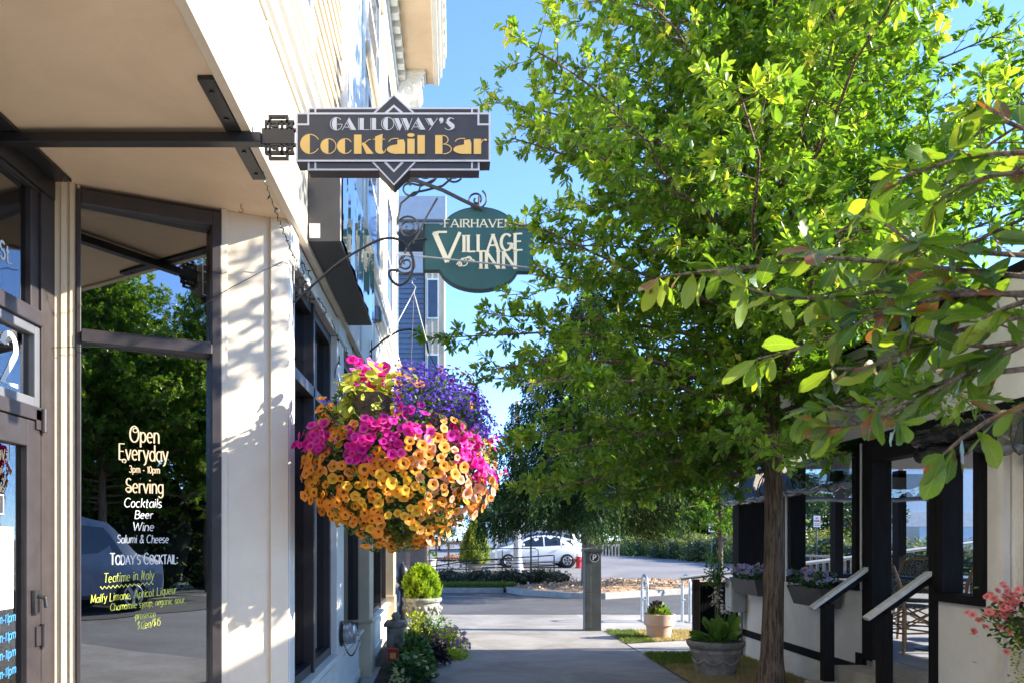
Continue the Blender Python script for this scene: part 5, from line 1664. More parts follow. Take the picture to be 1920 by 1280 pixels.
for i, (x, y, s_, rz, lab) in enumerate(((22, 84, 1.0, 1.0, "dark tree behind the no parking sign of the car park"), (29, 82, 1.15, 2.2, "tall dark tree seen through the near patio window"), (8.5, 92, .75, 3.0, "dark tree behind the right end of the white shelter"),
                                         (3.5, 95, .62, 4.1, "low dark tree behind the white shelter roof"), (-1.5, 92, .5, 5.0, "small far tree behind the cone shrub"), (36, 88, 1.1, .4, "dark tree at the far right seen through the patio"),
                                         (19, 78, .8, 1.7, "shorter dark tree just behind the shrub bank"), (25.5, 90, 1.3, .9, "tallest dark tree in the wood right of the conifer"), (11.5, 82, .85, 5.4, "dark tree above the right end of the car park lane"), (-5.5, 96, .55, 2.6, "small far tree left of the cone shrub"), (6.5, 100, .8, 1.2, "far tree above the middle of the white shelter"), (33, 98, 1.2, 3.3, "dark tree in the back row seen over the hedge"), (37, 74, .85, 2.0, "bushy dark tree between the no parking sign and the pale far building"), (31.5, 72, .8, 4.4, "bushy dark tree behind the sign seen through the second patio window"), (21, 88, 1.25, 3.9, "tall dark tree rising over the right half of the shrub bank"))):
    dup(ft, (x, y, .3), rz, lab, sc=s_)
# ---------------------------------------------------------------- left foreground: pots, pedestal, bed plants
M_stone = mat("weathered cast stone", (.42, .38, .32), .9, var=.25, scale=9, bump=.5, bscale=50, col2=(.20, .18, .15))
M_urn = mat("grey green urn stone", (.34, .34, .30), .9, var=.25, scale=12, bump=.4, bscale=60, col2=(.09, .10, .09), ramp=(.3, .6))
M_terra = mat("pale terracotta", (.66, .42, .31), .85, var=.10, scale=7, bump=.2, col2=(.55, .40, .33))
M_blackpot = mat("charcoal planter", (.085, .083, .085), .6, var=.12, scale=6, bump=.15)
M_hosta = leaf_mat("hosta leaves", [(0, (.05, .12, .02)), (.6, (.14, .29, .04)), (1, (.27, .42, .06))], .4, .38, bump=True)
M_bedleaf = leaf_mat("bed leaves", [(0, (.02, .06, .02)), (.6, (.05, .14, .05)), (1, (.20, .32, .05))], .35, .45)
M_darkleaf = leaf_mat("dark purple leaves", [(0, (.012, .008, .014)), (1, (.06, .03, .055))], .2, .4)
M_lime = leaf_mat("lime ground leaves", [(0, (.22, .34, .02)), (1, (.50, .58, .05))], .4, .5)
M_palepet = leaf_mat("pale petals", [(0, (.6, .5, .2)), (1, (.82, .78, .5))], .3, .6)
M_mauve = leaf_mat("mauve petals", [(0, (.25, .10, .35)), (.6, (.5, .3, .6)), (1, (.75, .62, .2))], .3, .6)
M_lav = leaf_mat("lavender petals", [(0, (.25, .2, .55)), (1, (.5, .46, .8))], .3, .6)
M_salmon = leaf_mat("salmon petals", [(0, (.45, .06, .06)), (.5, (.82, .22, .20)), (1, (.88, .42, .38))], .35, .55)

YU = 13.3
cxu = X(791, YU)
ur = thing("urn_planter", "round stone urn holding a golden globe shrub at the shop corner", "planter", (cxu, YU, 0))
zr = Z(1122, YU)
k = YU / 1500
b = MB()
b.lathe([(.20, 0), (.22, .05), (.13, .10), (.12, .22), (.17, .27), (30 * k, zr - 36 * k), (33 * k, zr - 28 * k), (34 * k, zr - 14 * k), (33 * k, zr - 6 * k), (37 * k, zr - 4 * k), (38 * k, zr + 0 * k), (36.5 * k, zr + 3 * k), (32 * k, zr + 3 * k), (30 * k, zr - 3 * k), (.01, zr - 3 * k)], (cxu, YU, 0), 40)
for j in range(9):   # raised ornament round the bowl
    a = j * 6.283 / 9
    for dx, dz, r_ in ((0, 0, .05), (.09, .02, .03), (-.09, .02, .03), (.05, -.05, .025), (-.05, -.05, .025)):
        aa = a + dx / .3
        b.ball((cxu + 33.5 * k * math.cos(aa), YU + 33.5 * k * math.sin(aa), zr - 17 * k + dz), r_, 8)
b.build("urn", M_urn, ur, smooth=True)
cone_shrub(ur, cxu, YU, zr - .02, .56, .275, 3400, M_thuja, .07, flat=True)

cp = thing("stone_pedestal", "low square stone pedestal with cap and knob at the shop corner", "pedestal", (-.66, 9.95, 0))
b = MB()
b.box(-.81, -.60, 9.85, 10.06, 0, .52)
b.build("shaft", M_stone, cp, bev=.01)
b = MB()
b.box(-.845, -.565, 9.815, 10.095, .52, .56); b.box(-.825, -.585, 9.835, 10.075, .56, .585)
b.lathe([(.07, .585), (.07, .60), (.045, .61), (.06, .65), (.03, .69), (.01, .695)], (-.70, 9.95, 0), 16)
b.build("cap", M_stone, cp, smooth=True)
al = thing("alarm_box", "small red box sign with yellow label on a thin stake", "sign", (-.70, 9.4, 0))
b = MB(); xa, ya_ = X(737, 9.4), 9.4
b.box(xa - .062, xa + .062, ya_ - .03, ya_ + .03, Z(1238, 9.4), Z(1214, 9.4)); b.build("box", mat("red paint", (.55, .02, .02), .4, var=.08), al, bev=.012)
b = MB(); b.box(xa - .034, xa + .034, ya_ - .033, ya_ - .030, Z(1233, 9.4), Z(1222, 9.4)); b.build("label_plate", mat("yellow label", (.75, .45, .12), .5, var=.06), al)
b = MB(); b.tube([(xa, ya_, 0), (xa, ya_, Z(1238, 9.4))], .008, 6); b.build("stake", M_white, al)

# iron bollard lamp with a finial at the corner
il = thing("iron_post", "ornate black cast iron post with a pineapple finial behind the urn", "post", (X(755, 13.9), 13.9, 0))
zt_ = Z(1054, 13.9)
b = MB()
b.lathe([(.16, 0), (.16, .06), (.13, .10), (.14, .22), (.11, .30), (.10, .42), (.065, .46), (.06, zt_ - .50), (.085, zt_ - .47), (.09, zt_ - .43), (.06, zt_ - .40), (.01, zt_ - .4)], (X(755, 13.9), 13.9, 0), 16)
b.build("shaft", M_iron, il, smooth=True)
b = MB()
b.lathe([(.05, zt_ - .40), (.10, zt_ - .34), (.115, zt_ - .24), (.105, zt_ - .12), (.06, zt_ - .05), (.025, zt_ - .02), (.005, zt_ + .02)], (X(755, 13.9), 13.9, 0), 16, lambda t, z_: .10 * math.sin(8 * t + z_ * 30))
b.build("finial", M_iron, il, smooth=True)

def clump(name, label, c, r, h, n, m, L, Wk=.45, up=.5, cat="plant", tmpl=None, group=None, flowers=None):
    root = thing(name, label, cat, c, group=group)
    d = rand_dirs(n); d[:, 2] = np.abs(d[:, 2])
    rr = rng.uniform(.35, 1.05, (n, 1))
    p = np.array(c) + d * rr * np.array([r, r, h])
    a_, r_ = soft_leaves(n, L)
    scatter("foliage", m, root, tmpl or LEAF6, p, a_ + d * .5 + np.array([0, 0, up * .4]), r_ + d * .4, rng.uniform(.6, 1.2, n) * L, rng.uniform(.7, 1.2, n) * L * Wk, np.clip(rng.normal(.5, .22, n) + .2 * d[:, 2], 0, 1))
    b = MB()
    for _ in range(16):
        a = rng.uniform(0, 6.28)
        b.tube([(c[0], c[1], c[2] - .01), (c[0] + r * .5 * math.cos(a), c[1] + r * .5 * math.sin(a), c[2] + h * rng.uniform(.4, .8))], .004, 4)
    b.build("stems", mat("green stems", (.12, .22, .04), .6), root)
    if flowers:
        for fm, k_, s_ in flowers:
            d = rand_dirs(k_); d[:, 2] = np.abs(d[:, 2])
            p = np.array(c) + d * rng.uniform(.9, 1.12, (k_, 1)) * np.array([r, r, h])
            flower("blossoms", fm, root, p, norm(d + rng.normal(0, .3, d.shape) + np.array([.1, -.4, .4])), rng.uniform(.7, 1.2, k_) * s_, rng.uniform(.5, 1, k_))
    return root
clump("bed_plant", "big dark green leafy plant in the bed beside the stone pedestal", (-.46, 9.75, .02), .24, .42, 520, M_bedleaf, .11)
clump("bed_plant", "near green plant with pale yellow flower heads at the edge of the walkway", (-.45, 8.95, .02), .24, .30, 420, M_bedleaf, .10, flowers=[(M_palepet, 30, .045)])
clump("bed_plant", "round cream flower head plant at the very front of the flower bed", (-.60, 8.75, .02), .08, .12, 60, M_bedleaf, .06, flowers=[(M_palepet, 50, .035)])
clump("bed_plant", "nearly black purple leafed plant in the flower bed", (-.22, 10.15, .03), .19, .26, 520, M_darkleaf, .07)
clump("bed_plant", "bright lime ground cover spilling onto the walkway", (-.02, 10.75, .0), .26, .13, 900, M_lime, .045, flowers=None)
clump("bed_plant", "grey green bushy plant under the urn", (-.25, 12.2, .03), .34, .42, 620, M_bedleaf, .07)
clump("bed_plant", "lime green perennial under the left side of the urn", (-.52, 11.6, .03), .20, .52, 360, M_lime, .08)
clump("bed_plant", "mixed bronze leafed plant in the middle of the flower bed", (-.38, 11.0, .03), .26, .42, 420, leaf_mat("bronze leaves", [(0, (.06, .04, .02)), (.6, (.16, .10, .04)), (1, (.2, .25, .06))], .3, .5), .08)
clump("bed_plant", "pansy plant with mauve and yellow flowers on the walkway side of the bed", (-.02, 11.4, .02), .26, .32, 520, M_lime, .06, flowers=[(M_mauve, 80, .055)])
clump("bed_plant", "leafy green plant at the shop wall behind the pedestal", (-.62, 10.6, .03), .20, .3, 300, M_bedleaf, .09)

# ---------------------------------------------------------------- parking pay station post
YP = 13.95
pp = thing("parking_pay_station", "grey square parking post with capped top and round letter badge", "parking post", (X(1112, YP), YP, 0))
M_pay = mat("grey green painted post", (.115, .122, .12), .55, var=.12, stain=.25, sscale=3, scale=5, bump=.08)
xl, xr = X(1097.5, YP), X(1127.5, YP)
zt_ = Z(1037, YP)
b = MB()
b.box(xl, xr, YP, YP + .26, 0, zt_)
b.build("column", M_pay, pp, bev=.006)
b = MB()
b.box(xl - .01, xr + .01, YP - .012, YP + .272, zt_, zt_ + .022); b.box(xl - .026, xr + .026, YP - .03, YP + .29, zt_ + .022, zt_ + .06)
b.prism([(xl - .03, 0), (xr + .03, 0), (xr + .03, .02), ((xl + xr) / 2, .045), (xl - .03, .02)], face_matrix((0, YP - .035, zt_ + .06), (1, 0, 0)), -.33, 0)
b.build("cap", M_pay, pp, bev=.004)
b = MB()
b.box(xl + .016, xl + .10, YP - .006, YP, .05, .66); b.box(xl + .016, xl + .10, YP - .006, YP, .68, zt_ - .06)
b.build("front_panel", M_pay, pp, bev=.003)
b = MB()
FPY = face_matrix((X(1114.5, YP), YP - .0065, Z(1044, YP)), (1, 0, 0))
b.prism([(.083 * math.cos(t), .083 * math.sin(t)) for t in np.linspace(0, 6.283, 33)[:-1]], FPY, 0, .004)
bd = b.build("badge", mat("badge black", (.02, .022, .026), .4), pp)
b = MB()
ribbon(b, arc(0, 0, .078, .078, 0, 360, 36), FPY, .009, .0046)
write(b, "P", FPY, .092, 0, -.046, .019, .0048, sx=1.05)
b.build("lettering", M_white_txt, bd)

# ---------------------------------------------------------------- bike racks
M_galv = mat("galvanised steel", (.55, .57, .58), .35, .9, var=.12, scale=14)
for (pa, ya, pb, yb_, lab) in ((1203.5, 15.75, 1213.5, 15.35, "galvanised hoop bike rack just behind the terracotta pot"), (1279, 15.6, 1293.5, 15.35, "galvanised hoop bike rack nearer the ramp railing")):
    xa, xb = X(pa, ya), X(pb, yb_)
    rk = thing("bike_rack", lab, "bike rack", ((xa + xb) / 2, (ya + yb_) / 2, 0), group="hoop bike racks")
    M2 = face_matrix(((xa + xb) / 2, (ya + yb_) / 2, 0), (xb - xa, yb_ - ya, 0))
    w2 = math.hypot(xb - xa, yb_ - ya) / 2
    b = MB()
    b.tube([M2 @ Vector((x, z, 0)) for x, z in [(-w2, .0), (-w2, .3), (-w2, .68)] + arc(0, .70, w2, .20, 180, 0, 14) + [(w2, .68), (w2, .3), (w2, 0)]], .027, 10)
    b.build("hoop", M_galv, rk, smooth=True)
    b = MB(); b.tube([M2 @ Vector((-w2, .42, 0)), M2 @ Vector((w2, .42, 0))], .018, 8); b.build("crossbar", M_galv, rk, smooth=True)
    b = MB()
    for s_ in (-1, 1):
        q = M2 @ Vector((s_ * w2, 0, 0)); b.box(q.x - .07, q.x + .07, q.y - .07, q.y + .07, -.002, .012)
    b.build("base_plate", M_galv, rk)

# ---------------------------------------------------------------- terracotta pot and big stone pot on the right
YT = 12.95
xt = X(1236, YT); kt = YT / 1500; zr = Z(1150, YT)
tp = thing("terracotta_pot", "pale terracotta pot with leafy plants on the dry grass", "potted plant", (xt, YT, 0))
b = MB()
b.lathe([(20 * kt, 0), (25 * kt, zr - 20 * kt), (28 * kt, zr - 20 * kt), (29.5 * kt, zr), (27 * kt, zr), (25 * kt, zr - 4 * kt), (.01, zr - 4 * kt)], (xt, YT, 0), 40)
b.build("pot", M_terra, tp, smooth=True, ang=30)
n = 130; d = rand_dirs(n); d[:, 2] = abs(d[:, 2])
p = np.array([xt, YT, zr - .03]) + d * rng.uniform(.2, .8, (n, 1)) * np.array([.2, .2, .15])
scatter("foliage", M_hosta, tp, BIGLEAF, p, d + np.array([0, 0, .45]) + rng.normal(0, .3, (n, 3)), np.array([0, -.3, 1]) + rng.normal(0, .4, (n, 3)), rng.uniform(.07, .13, n), rng.uniform(.05, .075, n), rng.uniform(.3, 1, n))
n = 26; d = rand_dirs(n); d[:, 2] = abs(d[:, 2])
scatter("dark_leaves", M_darkleaf, tp, BIGLEAF, np.array([xt - .05, YT - .05, zr]) + d * np.array([.08, .08, .14]), d + np.array([0, 0, .5]), np.array([0, -.3, 1]) + rng.normal(0, .4, (n, 3)), .10, .06, .5)

YQ = 9.35
xq = X(1341.5, YQ); kq = YQ / 1500; zr = Z(1200, YQ)
sp_ = thing("stone_pot", "big weathered stone pot with swags holding a hosta", "potted plant", (xq, YQ, 0))
b = MB()
b.lathe([(35 * kq, 0), (36 * kq, .03), (36 * kq, .06), (37 * kq, .075), (37.5 * kq, .09), (45 * kq, zr - 22 * kq), (46.5 * kq, zr - 20 * kq), (46.5 * kq, zr - 14 * kq), (48.5 * kq, zr - 12 * kq), (51 * kq, zr - 9 * kq), (53 * kq, zr - 4 * kq), (53 * kq, zr), (50 * kq, zr + 1 * kq), (47 * kq, zr - 2 * kq), (46 * kq, zr - 6 * kq), (.01, zr - 6 * kq)], (xq, YQ, 0), 56)
for j in range(8):      # swags
    a0 = j * 6.283 / 8
    pts = []
    for t in np.linspace(0, 1, 9):
        a = a0 + t * 6.283 / 8; zz = zr - 32 * kq - .055 * math.sin(math.pi * t); rr = (37.5 + (zz - .09) / (zr - 22 * kq - .09) * 7.5) * kq + .004
        pts.append((xq + rr * math.cos(a), YQ + rr * math.sin(a), zz))
    b.tube(pts, [.010 + .008 * math.sin(math.pi * t) for t in np.linspace(0, 1, 9)], 8)
    b.ball(pts[0], .016, 8)
b.build("pot", M_stone, sp_, smooth=True, ang=30)
n = 90
a = rng.uniform(0, 6.28, n); e = rng.uniform(.15, 1.2, n)
ax_ = np.stack([np.cos(a) * np.cos(e), np.sin(a) * np.cos(e), np.sin(e)], 1)
p = np.array([xq + .04, YQ, zr - .04]) + ax_ * rng.uniform(.02, .22, (n, 1)) * np.array([1, 1, .8])
scatter("foliage", M_hosta, sp_, BIGLEAF, p, ax_ + rng.normal(0, .15, (n, 3)), np.array([0, -.2, 1]) + rng.normal(0, .25, (n, 3)), rng.uniform(.15, .25, n), rng.uniform(.06, .095, n), rng.uniform(.1, .9, n))
b = MB(); fp, fn = [], []
for (dx, top, ln) in ((-.02, P(1347, 1098, YQ), 1), (.06, P(1360, 1130, YQ), 1), (.0, P(1336, 1110, YQ), 1)):
    a0 = Vector((xq + dx, YQ, zr - .03)); m_ = a0.lerp(top, .6) + Vector((.02, 0, .05))
    b.tube([a0, a0.lerp(m_, .5), m_, top], [.005, .0045, .004, .003], 6)
    for t in np.linspace(.72, 1.0, 11):
        q = m_.lerp(top, (t - .6) / .4)
        for _ in range(2):
            d_ = Vector((rng.normal(0, 1), rng.normal(0, 1), -.5)).normalized(); fp.append(tuple(q + d_ * .018)); fn.append(tuple(d_))
b.build("flower_stalk", mat("green stems", (.12, .22, .04), .6), sp_, smooth=True)
fp, fn = np.array(fp), np.array(fn)
scatter("blossoms", leaf_mat("white lilac petals", [(0, (.6, .5, .6)), (1, (.8, .74, .78))], .35, .6), sp_, LEAF6, fp, fn, rand_dirs(len(fp)), .05, .02, rng.uniform(0, 1, len(fp)))

# ---------------------------------------------------------------- the patio restaurant on the right
XR = 3.95
rs = thing("patio_restaurant", "white restaurant patio building with black timber frames and open windows", "building", (6, 8, 0))
ZF, ZS1, ZT1, ZP = .475, 1.17, 2.53, 3.45
DW0, DW1 = 6.56, 7.60
def W_(y): return y
openings = [(9.53, 11.05), (7.78, 9.36), (5.95, 6.50), (4.6, 5.50)]
T_ = .14
b = MB()
segs = [(4.3, DW0 - .06, 'w'), (DW1 + .06, 11.2, 'w')]
for ya, yb, _ in segs: b.box(XR, XR + T_, ya, yb, .36, ZS1 - .001)
for ya, yb in ((4.3, DW0 - .06), (DW1 + .06, 11.2)): b.box(XR - .012, XR + T_, ya, yb, -.02, .30)
b.box(XR, XR + T_, 4.3, 11.2, ZT1 + .05, ZP)
for ya, yb in ((9.36, 9.53), (DW1 + .06, 7.78), (6.50, DW0 - .06), (5.50, 5.95), (4.3, 4.6)): b.box(XR + .03, XR + T_, ya, yb, ZS1, ZT1 + .05)
# far end wall
b.box(XR, 8.6, 11.06, 11.2, ZF, 1.10); b.box(XR, 8.6, 11.06, 11.2, ZT1 + .05, ZP)
b.box(8.46, 8.6, 4.3, 11.06, ZT1 + .05, ZP); b.box(8.46, 8.6, 4.3, 11.06, ZF, 1.10)
b.build("wall", M_stucco, rs)
b = MB(); b.box(XR + T_, 8.46, 4.3, 11.06, ZF - .12, ZF); b.build("patio_floor", mat("grey patio boards", (.33, .34, .37), .7, var=.12, scale=3, bump=.2), rs)
b = MB(); b.box(XR + T_ + .002, 8.458, 4.3, 11.058, 2.92, 3.0)
for k in range(5): b.box(XR + T_, 8.46, 4.6 + k * 1.4, 4.69 + k * 1.4, 2.74, 2.92)
b.build("ceiling", M_black, rs)
b = MB(); b.box(XR - .03, 8.64, 4.26, 11.24, ZP, ZP + .07); b.build("parapet_cap", M_black, rs, bev=.01)
b = MB()
b.box(XR - .022, XR + .02, DW1 + .2, 11.2, .30, .385); b.box(XR - .022, XR + .02, DW1 + .06, DW1 + .2, .18, .50)
b.box(XR - .022, XR + .02, 4.3, DW0 - .24, .30, .385); b.box(XR - .022, XR + .02, DW0 - .24, DW0 - .06, .18, .385)
b.box(XR - .02, XR + T_ + .02, 4.3, 11.22, ZT1, ZT1 + .05)
b.build("base_trim", M_black, rs)
def patio_window(ya, yb, name="window_frame"):
    b = MB(); t = .085
    b.box(XR - .025, XR + T_ + .01, ya, ya + t, ZS1, ZT1); b.box(XR - .025, XR + T_ + .01, yb - t, yb, ZS1, ZT1)
    b.box(XR - .035, XR + T_ + .03, ya - .03, yb + .03, ZS1 - .07, ZS1); b.box(XR - .02, XR + T_ + .01, ya + t, yb - t, ZT1 - .05, ZT1)
    return b.build(name, M_black, rs, bev=.005)
for ya, yb in openings: patio_window(ya, yb)
# doorway
b = MB()
b.box(XR - .03, XR + T_ + .02, DW1 - .12, DW1 + .06, ZF - .02, ZT1); b.box(XR - .03, XR + T_ + .02, DW0 - .06, DW0 + .03, ZF - .12, ZT1)
b.box(XR - .03, XR + T_ + .02, DW0 + .03, DW1 - .12, 2.33, ZT1)
b.build("door_frame", M_black, rs, bev=.005)
# white battens and end-wall posts
each("batten", [(XR - .03, XR + .02, y - .03, y + .03, .39 if y < 7 else ZS1 - .05, ZT1 - .01) for y in (9.40, 7.665, 5.72)], M_stucco, rs)
each("post", [(XR - .02, XR + .12, 11.06, 11.215, ZF - .5, ZT1)] + [(x - .055, x + .055, 11.05, 11.215, 1.10, ZT1 + .02) for x in (4.52, 5.35, 6.22, 6.70, 7.35, 8.1)] + [(8.45, 8.61, y - .06, y + .06, 1.1, ZT1 + .02) for y in (4.4, 6.2, 8.2, 10.2)], M_black, rs, .004)
each("sill", [(XR + .12, 8.6, 11.04, 11.23, 1.06, 1.12), (8.44, 8.63, 4.3, 11.0, 1.06, 1.12)], M_black, rs)
each("dark_panel", [(4.0, 4.6, 11.075, 11.10, 1.10, ZT1)], M_black, rs)
# rolled clear vinyl blinds
M_vinyl = glass("clear vinyl", (.36, .38, .39), 1.6, extra=.06, wave=.12)
M_vroll = mat("rolled vinyl edge", (.25, .26, .29), .22, var=.25, scale=9, bump=.3, bscale=20, spec=.6)
def blind(ya, yb, zlo, bulge, par):
    n = 26; m = 8
    b = MB()
    for j in range(m + 1):
        z = ZT1 + .02 - (ZT1 + .02 - zlo) * j / m
        for i in range(n + 1):
            y = ya + (yb - ya) * i / n
            out = XR - .028 - bulge * math.sin(math.pi * .55 * j / m) - .010 * math.sin(i * .55 + j * .45 + ya) * (j / m) - .006 * math.sin(i * .23 - j * .9)
            b.v.append((out, y, z))
    for j in range(m):
        for i in range(n):
            a = j * (n + 1) + i; b.f.append((a, a + 1, a + n + 2, a + n + 1))
    o = b.build("vinyl_blind", M_vinyl, par, smooth=True)
    b = MB()
    b.tube([(XR - .03 - bulge * .95 + .01 * math.sin(i * 1.3), ya + (yb - ya) * i / n, zlo + .012 * math.sin(i * .9) - .01) for i in range(n + 1)], [.032 + .01 * math.sin(i * 1.9) for i in range(n + 1)], 10)
    b.build("rolled_hem", M_vroll, o, smooth=True)
    for f in (.22, .80):
        y = ya + (yb - ya) * f
        b = MB(); b.tube([(XR - .03, y, ZT1), (XR - .045 - bulge * .8, y, (ZT1 + zlo) / 2), (XR - .075 - bulge, y, zlo), (XR - .03 - bulge, y, zlo - .05), (XR + .02, y, zlo + .02)], .007, 6); b.build("strap", M_steel, o, smooth=True)
blind(9.45, 11.18, 2.10, .16, rs)
blind(7.72, 9.42, 2.13, .10, rs)
blind(4.55, 5.6, 2.22, .10, rs)
b = MB()   # the blind by the door is rolled right up
b.tube([(XR - .09, y, 2.42 + .012 * math.sin(y * 21)) for y in np.linspace(5.75, 6.62, 16)], [.075 + .014 * math.sin(i * 2.1) for i in range(16)], 14)
b.tube([(XR - .07, y, 2.30 + .012 * math.sin(y * 17)) for y in np.linspace(5.75, 6.62, 16)], [.06 + .012 * math.sin(i * 1.3) for i in range(16)], 14)
b.build("rolled_blind", mat("dark rolled vinyl", (.03, .03, .032), .2, var=.5, scale=16, bump=.9, bscale=24, spec=.8, stretch=(1, .3, 3)), rs, smooth=True)
# the end wall blind: clear with a pale hem
b = MB(); b.tube([(x, 11.03, 2.15 + .01 * math.sin(x * 9)) for x in np.linspace(4.6, 6.65, 24)], .032, 8); b.build("rolled_hem", M_vroll, rs, smooth=True)
b = MB()
b.add([(4.6, 11.035, 2.15), (6.65, 11.035, 2.15), (6.65, 11.035, 2.5), (4.6, 11.035, 2.5)], [(0, 1, 2, 3)]); b.build("vinyl_blind", M_vinyl, rs)
# steps up to the door
b = MB()
for i, (x0, z1) in enumerate(((XR - .02, .40), (XR - .30, .26), (XR - .58, .12))):
    b.box(x0 - .28, XR - .013, DW0 - .05, DW1 + .05, (-.02 if i == 2 else (.0 + .14 * (1 - i) + .0)), z1)
b.build("steps", mat("worn pale step paint", (.42, .38, .32), .85, var=.15, scale=5, bump=.3), rs, bev=.008)
b = MB(); b.box(XR - .02, XR + T_, DW0 + .03, DW1 - .12, ZF - .13, ZF - .005); b.build("threshold", M_concrete2, rs)
# stair handrails: white cap on black rail with a black newel
def stair_rail(y):
    b = MB(); a, c = Vector((3.40, y, .945)), Vector((XR - .02, y, 1.325))
    b.beam(a, c, .085, .035); r_ = b.build("handrail", mat("worn white rail paint", (.70, .68, .62), .6, var=.1, scale=16, bump=.2), rs, bev=.006)
    b = MB(); dz = Vector((0, 0, -.045)); b.beam(a.lerp(c, .28) + dz, c + dz, .05, .05)
    b.tube([a.lerp(c, .3) + Vector((-.0, .05, -.06)), c + Vector((0, .05, -.06))], .016, 8)
    b.build("lower_rail", M_black, rs)
    b = MB(); b.box(3.505, 3.60, y - .05, y + .05, -.02, .99); b.build("newel_post", M_black, rs, bev=.005)
stair_rail(DW1 - .02); stair_rail(DW0 + .02)

# black panel railing of the access ramp along the end of the building
rr_ = thing("ramp_railing", "black ramp railing with board panels and a pale metal cap rail", "railing", (3.5, 11.7, 0))
b = MB(); b.tube([(3.30, 11.55, 1.03), (3.45, 11.55, 1.05), (9.2, 11.75, 1.74)], .028, 10); b.build("cap_rail", mat("pale metal rail", (.6, .6, .6), .35, .5, var=.05), rr_, smooth=True)
each("post", [(x - .045, x + .045, 11.51, 11.6, -.02, h - .02) for x, h in ((3.52, 1.04), (3.83, 1.07), (4.9, 1.2), (6.1, 1.34), (7.3, 1.48), (8.5, 1.62))], M_black, rr_, .005)
b = MB()
for k in range(7): b.box(3.56 + k * .075, 3.631 + k * .075, 11.62, 11.64, .03, .98)
b.box(4.15, 9.0, 11.60, 11.62, .02, .75)
b.build("board_panel", M_black, rr_)
ub = thing("utility_box", "pale grey meter box with conduits on the corner of the patio building", "utility box", (3.8, 11.0, .6))
b = MB(); b.box(XR - .19, XR - .003, 10.72, 11.0, .62, 1.06); b.build("box", mat("pale grey enamel", (.50, .50, .49), .5, var=.08), ub, bev=.01)
b = MB(); b.box(XR - .205, XR - .19, 10.74, 10.98, .64, 1.04); b.build("door", mat("pale enamel door", (.62, .61, .58), .5, var=.08), ub, bev=.005)
for dx, dy in ((-.05, 10.78), (-.11, 10.86), (-.15, 10.95)): MB().tube([(XR + dx, dy, -.02), (XR + dx, dy, .63)], .016, 8).build("conduit", mat("grey conduit", (.25, .25, .26), .5, .3), ub, smooth=True)

# window boxes
def window_box(y0, y1, label, fl, seed, z1=1.10):
    root = thing("window_box", label, "window box", (3.82, (y0 + y1) / 2, z1 - .2), group="window boxes on the patio wall")
    rg = np.random.default_rng(seed)
    b = MB()
    xo, xi = XR - .27, XR - .04
    q = [(xo, y0, z1), (xi, y0, z1), (xi, y1, z1), (xo, y1, z1), (xo + .06, y0 + .05, z1 - .2), (xi, y0 + .05, z1 - .2), (xi, y1 - .05, z1 - .2), (xo + .06, y1 - .05, z1 - .2)]
    b.add(q, [(4, 7, 6, 5), (0, 4, 5, 1), (1, 5, 6, 2), (2, 6, 7, 3), (3, 7, 4, 0)])
    b.add([(x, y, z1 - .03) for x, y in ((xo + .01, y0 + .01), (xi, y0 + .01), (xi, y1 - .01), (xo + .01, y1 - .01))], [(0, 1, 2, 3)])
    b.build("trough", M_blackpot, root, bev=.004)
    n = 460
    p = np.stack([rg.uniform(xo, xi, n), rg.uniform(y0 + .02, y1 - .02, n), z1 + rg.uniform(-.03, .15, n) ** 1.0], 1)
    a_, r_ = soft_leaves(n, .05)
    scatter("foliage", M_bedleaf, root, LEAF6, p, a_ + np.array([-.1, 0, .5]), r_, rg.uniform(.03, .065, n), rg.uniform(.014, .028, n), rg.uniform(0, 1, n))
    for fm, k_, s_, hh in fl:
        p = np.stack([rg.uniform(xo - .05, xi, k_), rg.uniform(y0, y1, k_), z1 + rg.uniform(.06, .17, k_) + hh], 1)
        flower("blossoms", fm, root, p, norm(rg.normal(0, .4, (k_, 3)) + np.array([-.5, -.4, .6])), rg.uniform(.8, 1.2, k_) * s_, rg.uniform(.5, 1, k_))
    return root
window_box(9.74, 10.64, "window box nearest the building corner with mauve and violet flowers", [(M_lav, 50, .045, 0), (M_mauve, 30, .04, .02)], 1)
window_box(8.0, 8.82, "window box under the second patio window with violet flowers", [(M_lav, 36, .045, 0), (M_salmon, 3, .045, .02)], 2)
wb = window_box(4.35, 5.32, "nearest window box with salmon pink daisies and trailing yellow green stems", [(M_salmon, 100, .04, .03), (M_lav, 8, .04, .02)], 3, 1.08)
rg = np.random.default_rng(4)
q = np.stack([rg.normal(XR - .29, .05, 46), rg.normal(5.36, .10, 46), 1.08 + rg.normal(.02, .09, 46)], 1)
flower("blossoms", M_salmon, wb, q, norm(rg.normal(0, .4, (46, 3)) + np.array([-.4, -.6, .5])), rg.uniform(.036, .052, 46), rg.uniform(.5, 1, 46))
q = np.stack([rg.normal(XR - .26, .05, 260), rg.normal(5.28, .10, 260), 1.02 + rg.normal(.02, .07, 260)], 1); a_, r_ = soft_leaves(260, .04)
scatter("foliage", M_bedleaf, wb, LEAF6, q, a_, r_, .045, .02, rg.uniform(.2, 1, 260))
tr_ = []
for k in range(26):
    p = np.array([XR - .28 + rg.normal(0, .02), rg.uniform(4.6, 5.22), 1.06]); L_ = rg.uniform(.15, .62)
    for t in np.arange(0, L_, .014): tr_.append(p + np.array([rg.normal(-.01, .012), rg.normal(0, .015), -t]))
tr_ = np.array(tr_); a_, r_ = soft_leaves(len(tr_), .03)
scatter("trailing_stems", M_lime, wb, LEAF6, tr_, a_, r_, .026, .016, rg.uniform(0, 1, len(tr_)))
clump("vine", "tall loose green vine growing at the patio corner behind the window box", (3.62, 11.0, .95), .16, .5, 420, M_bedleaf, .06)

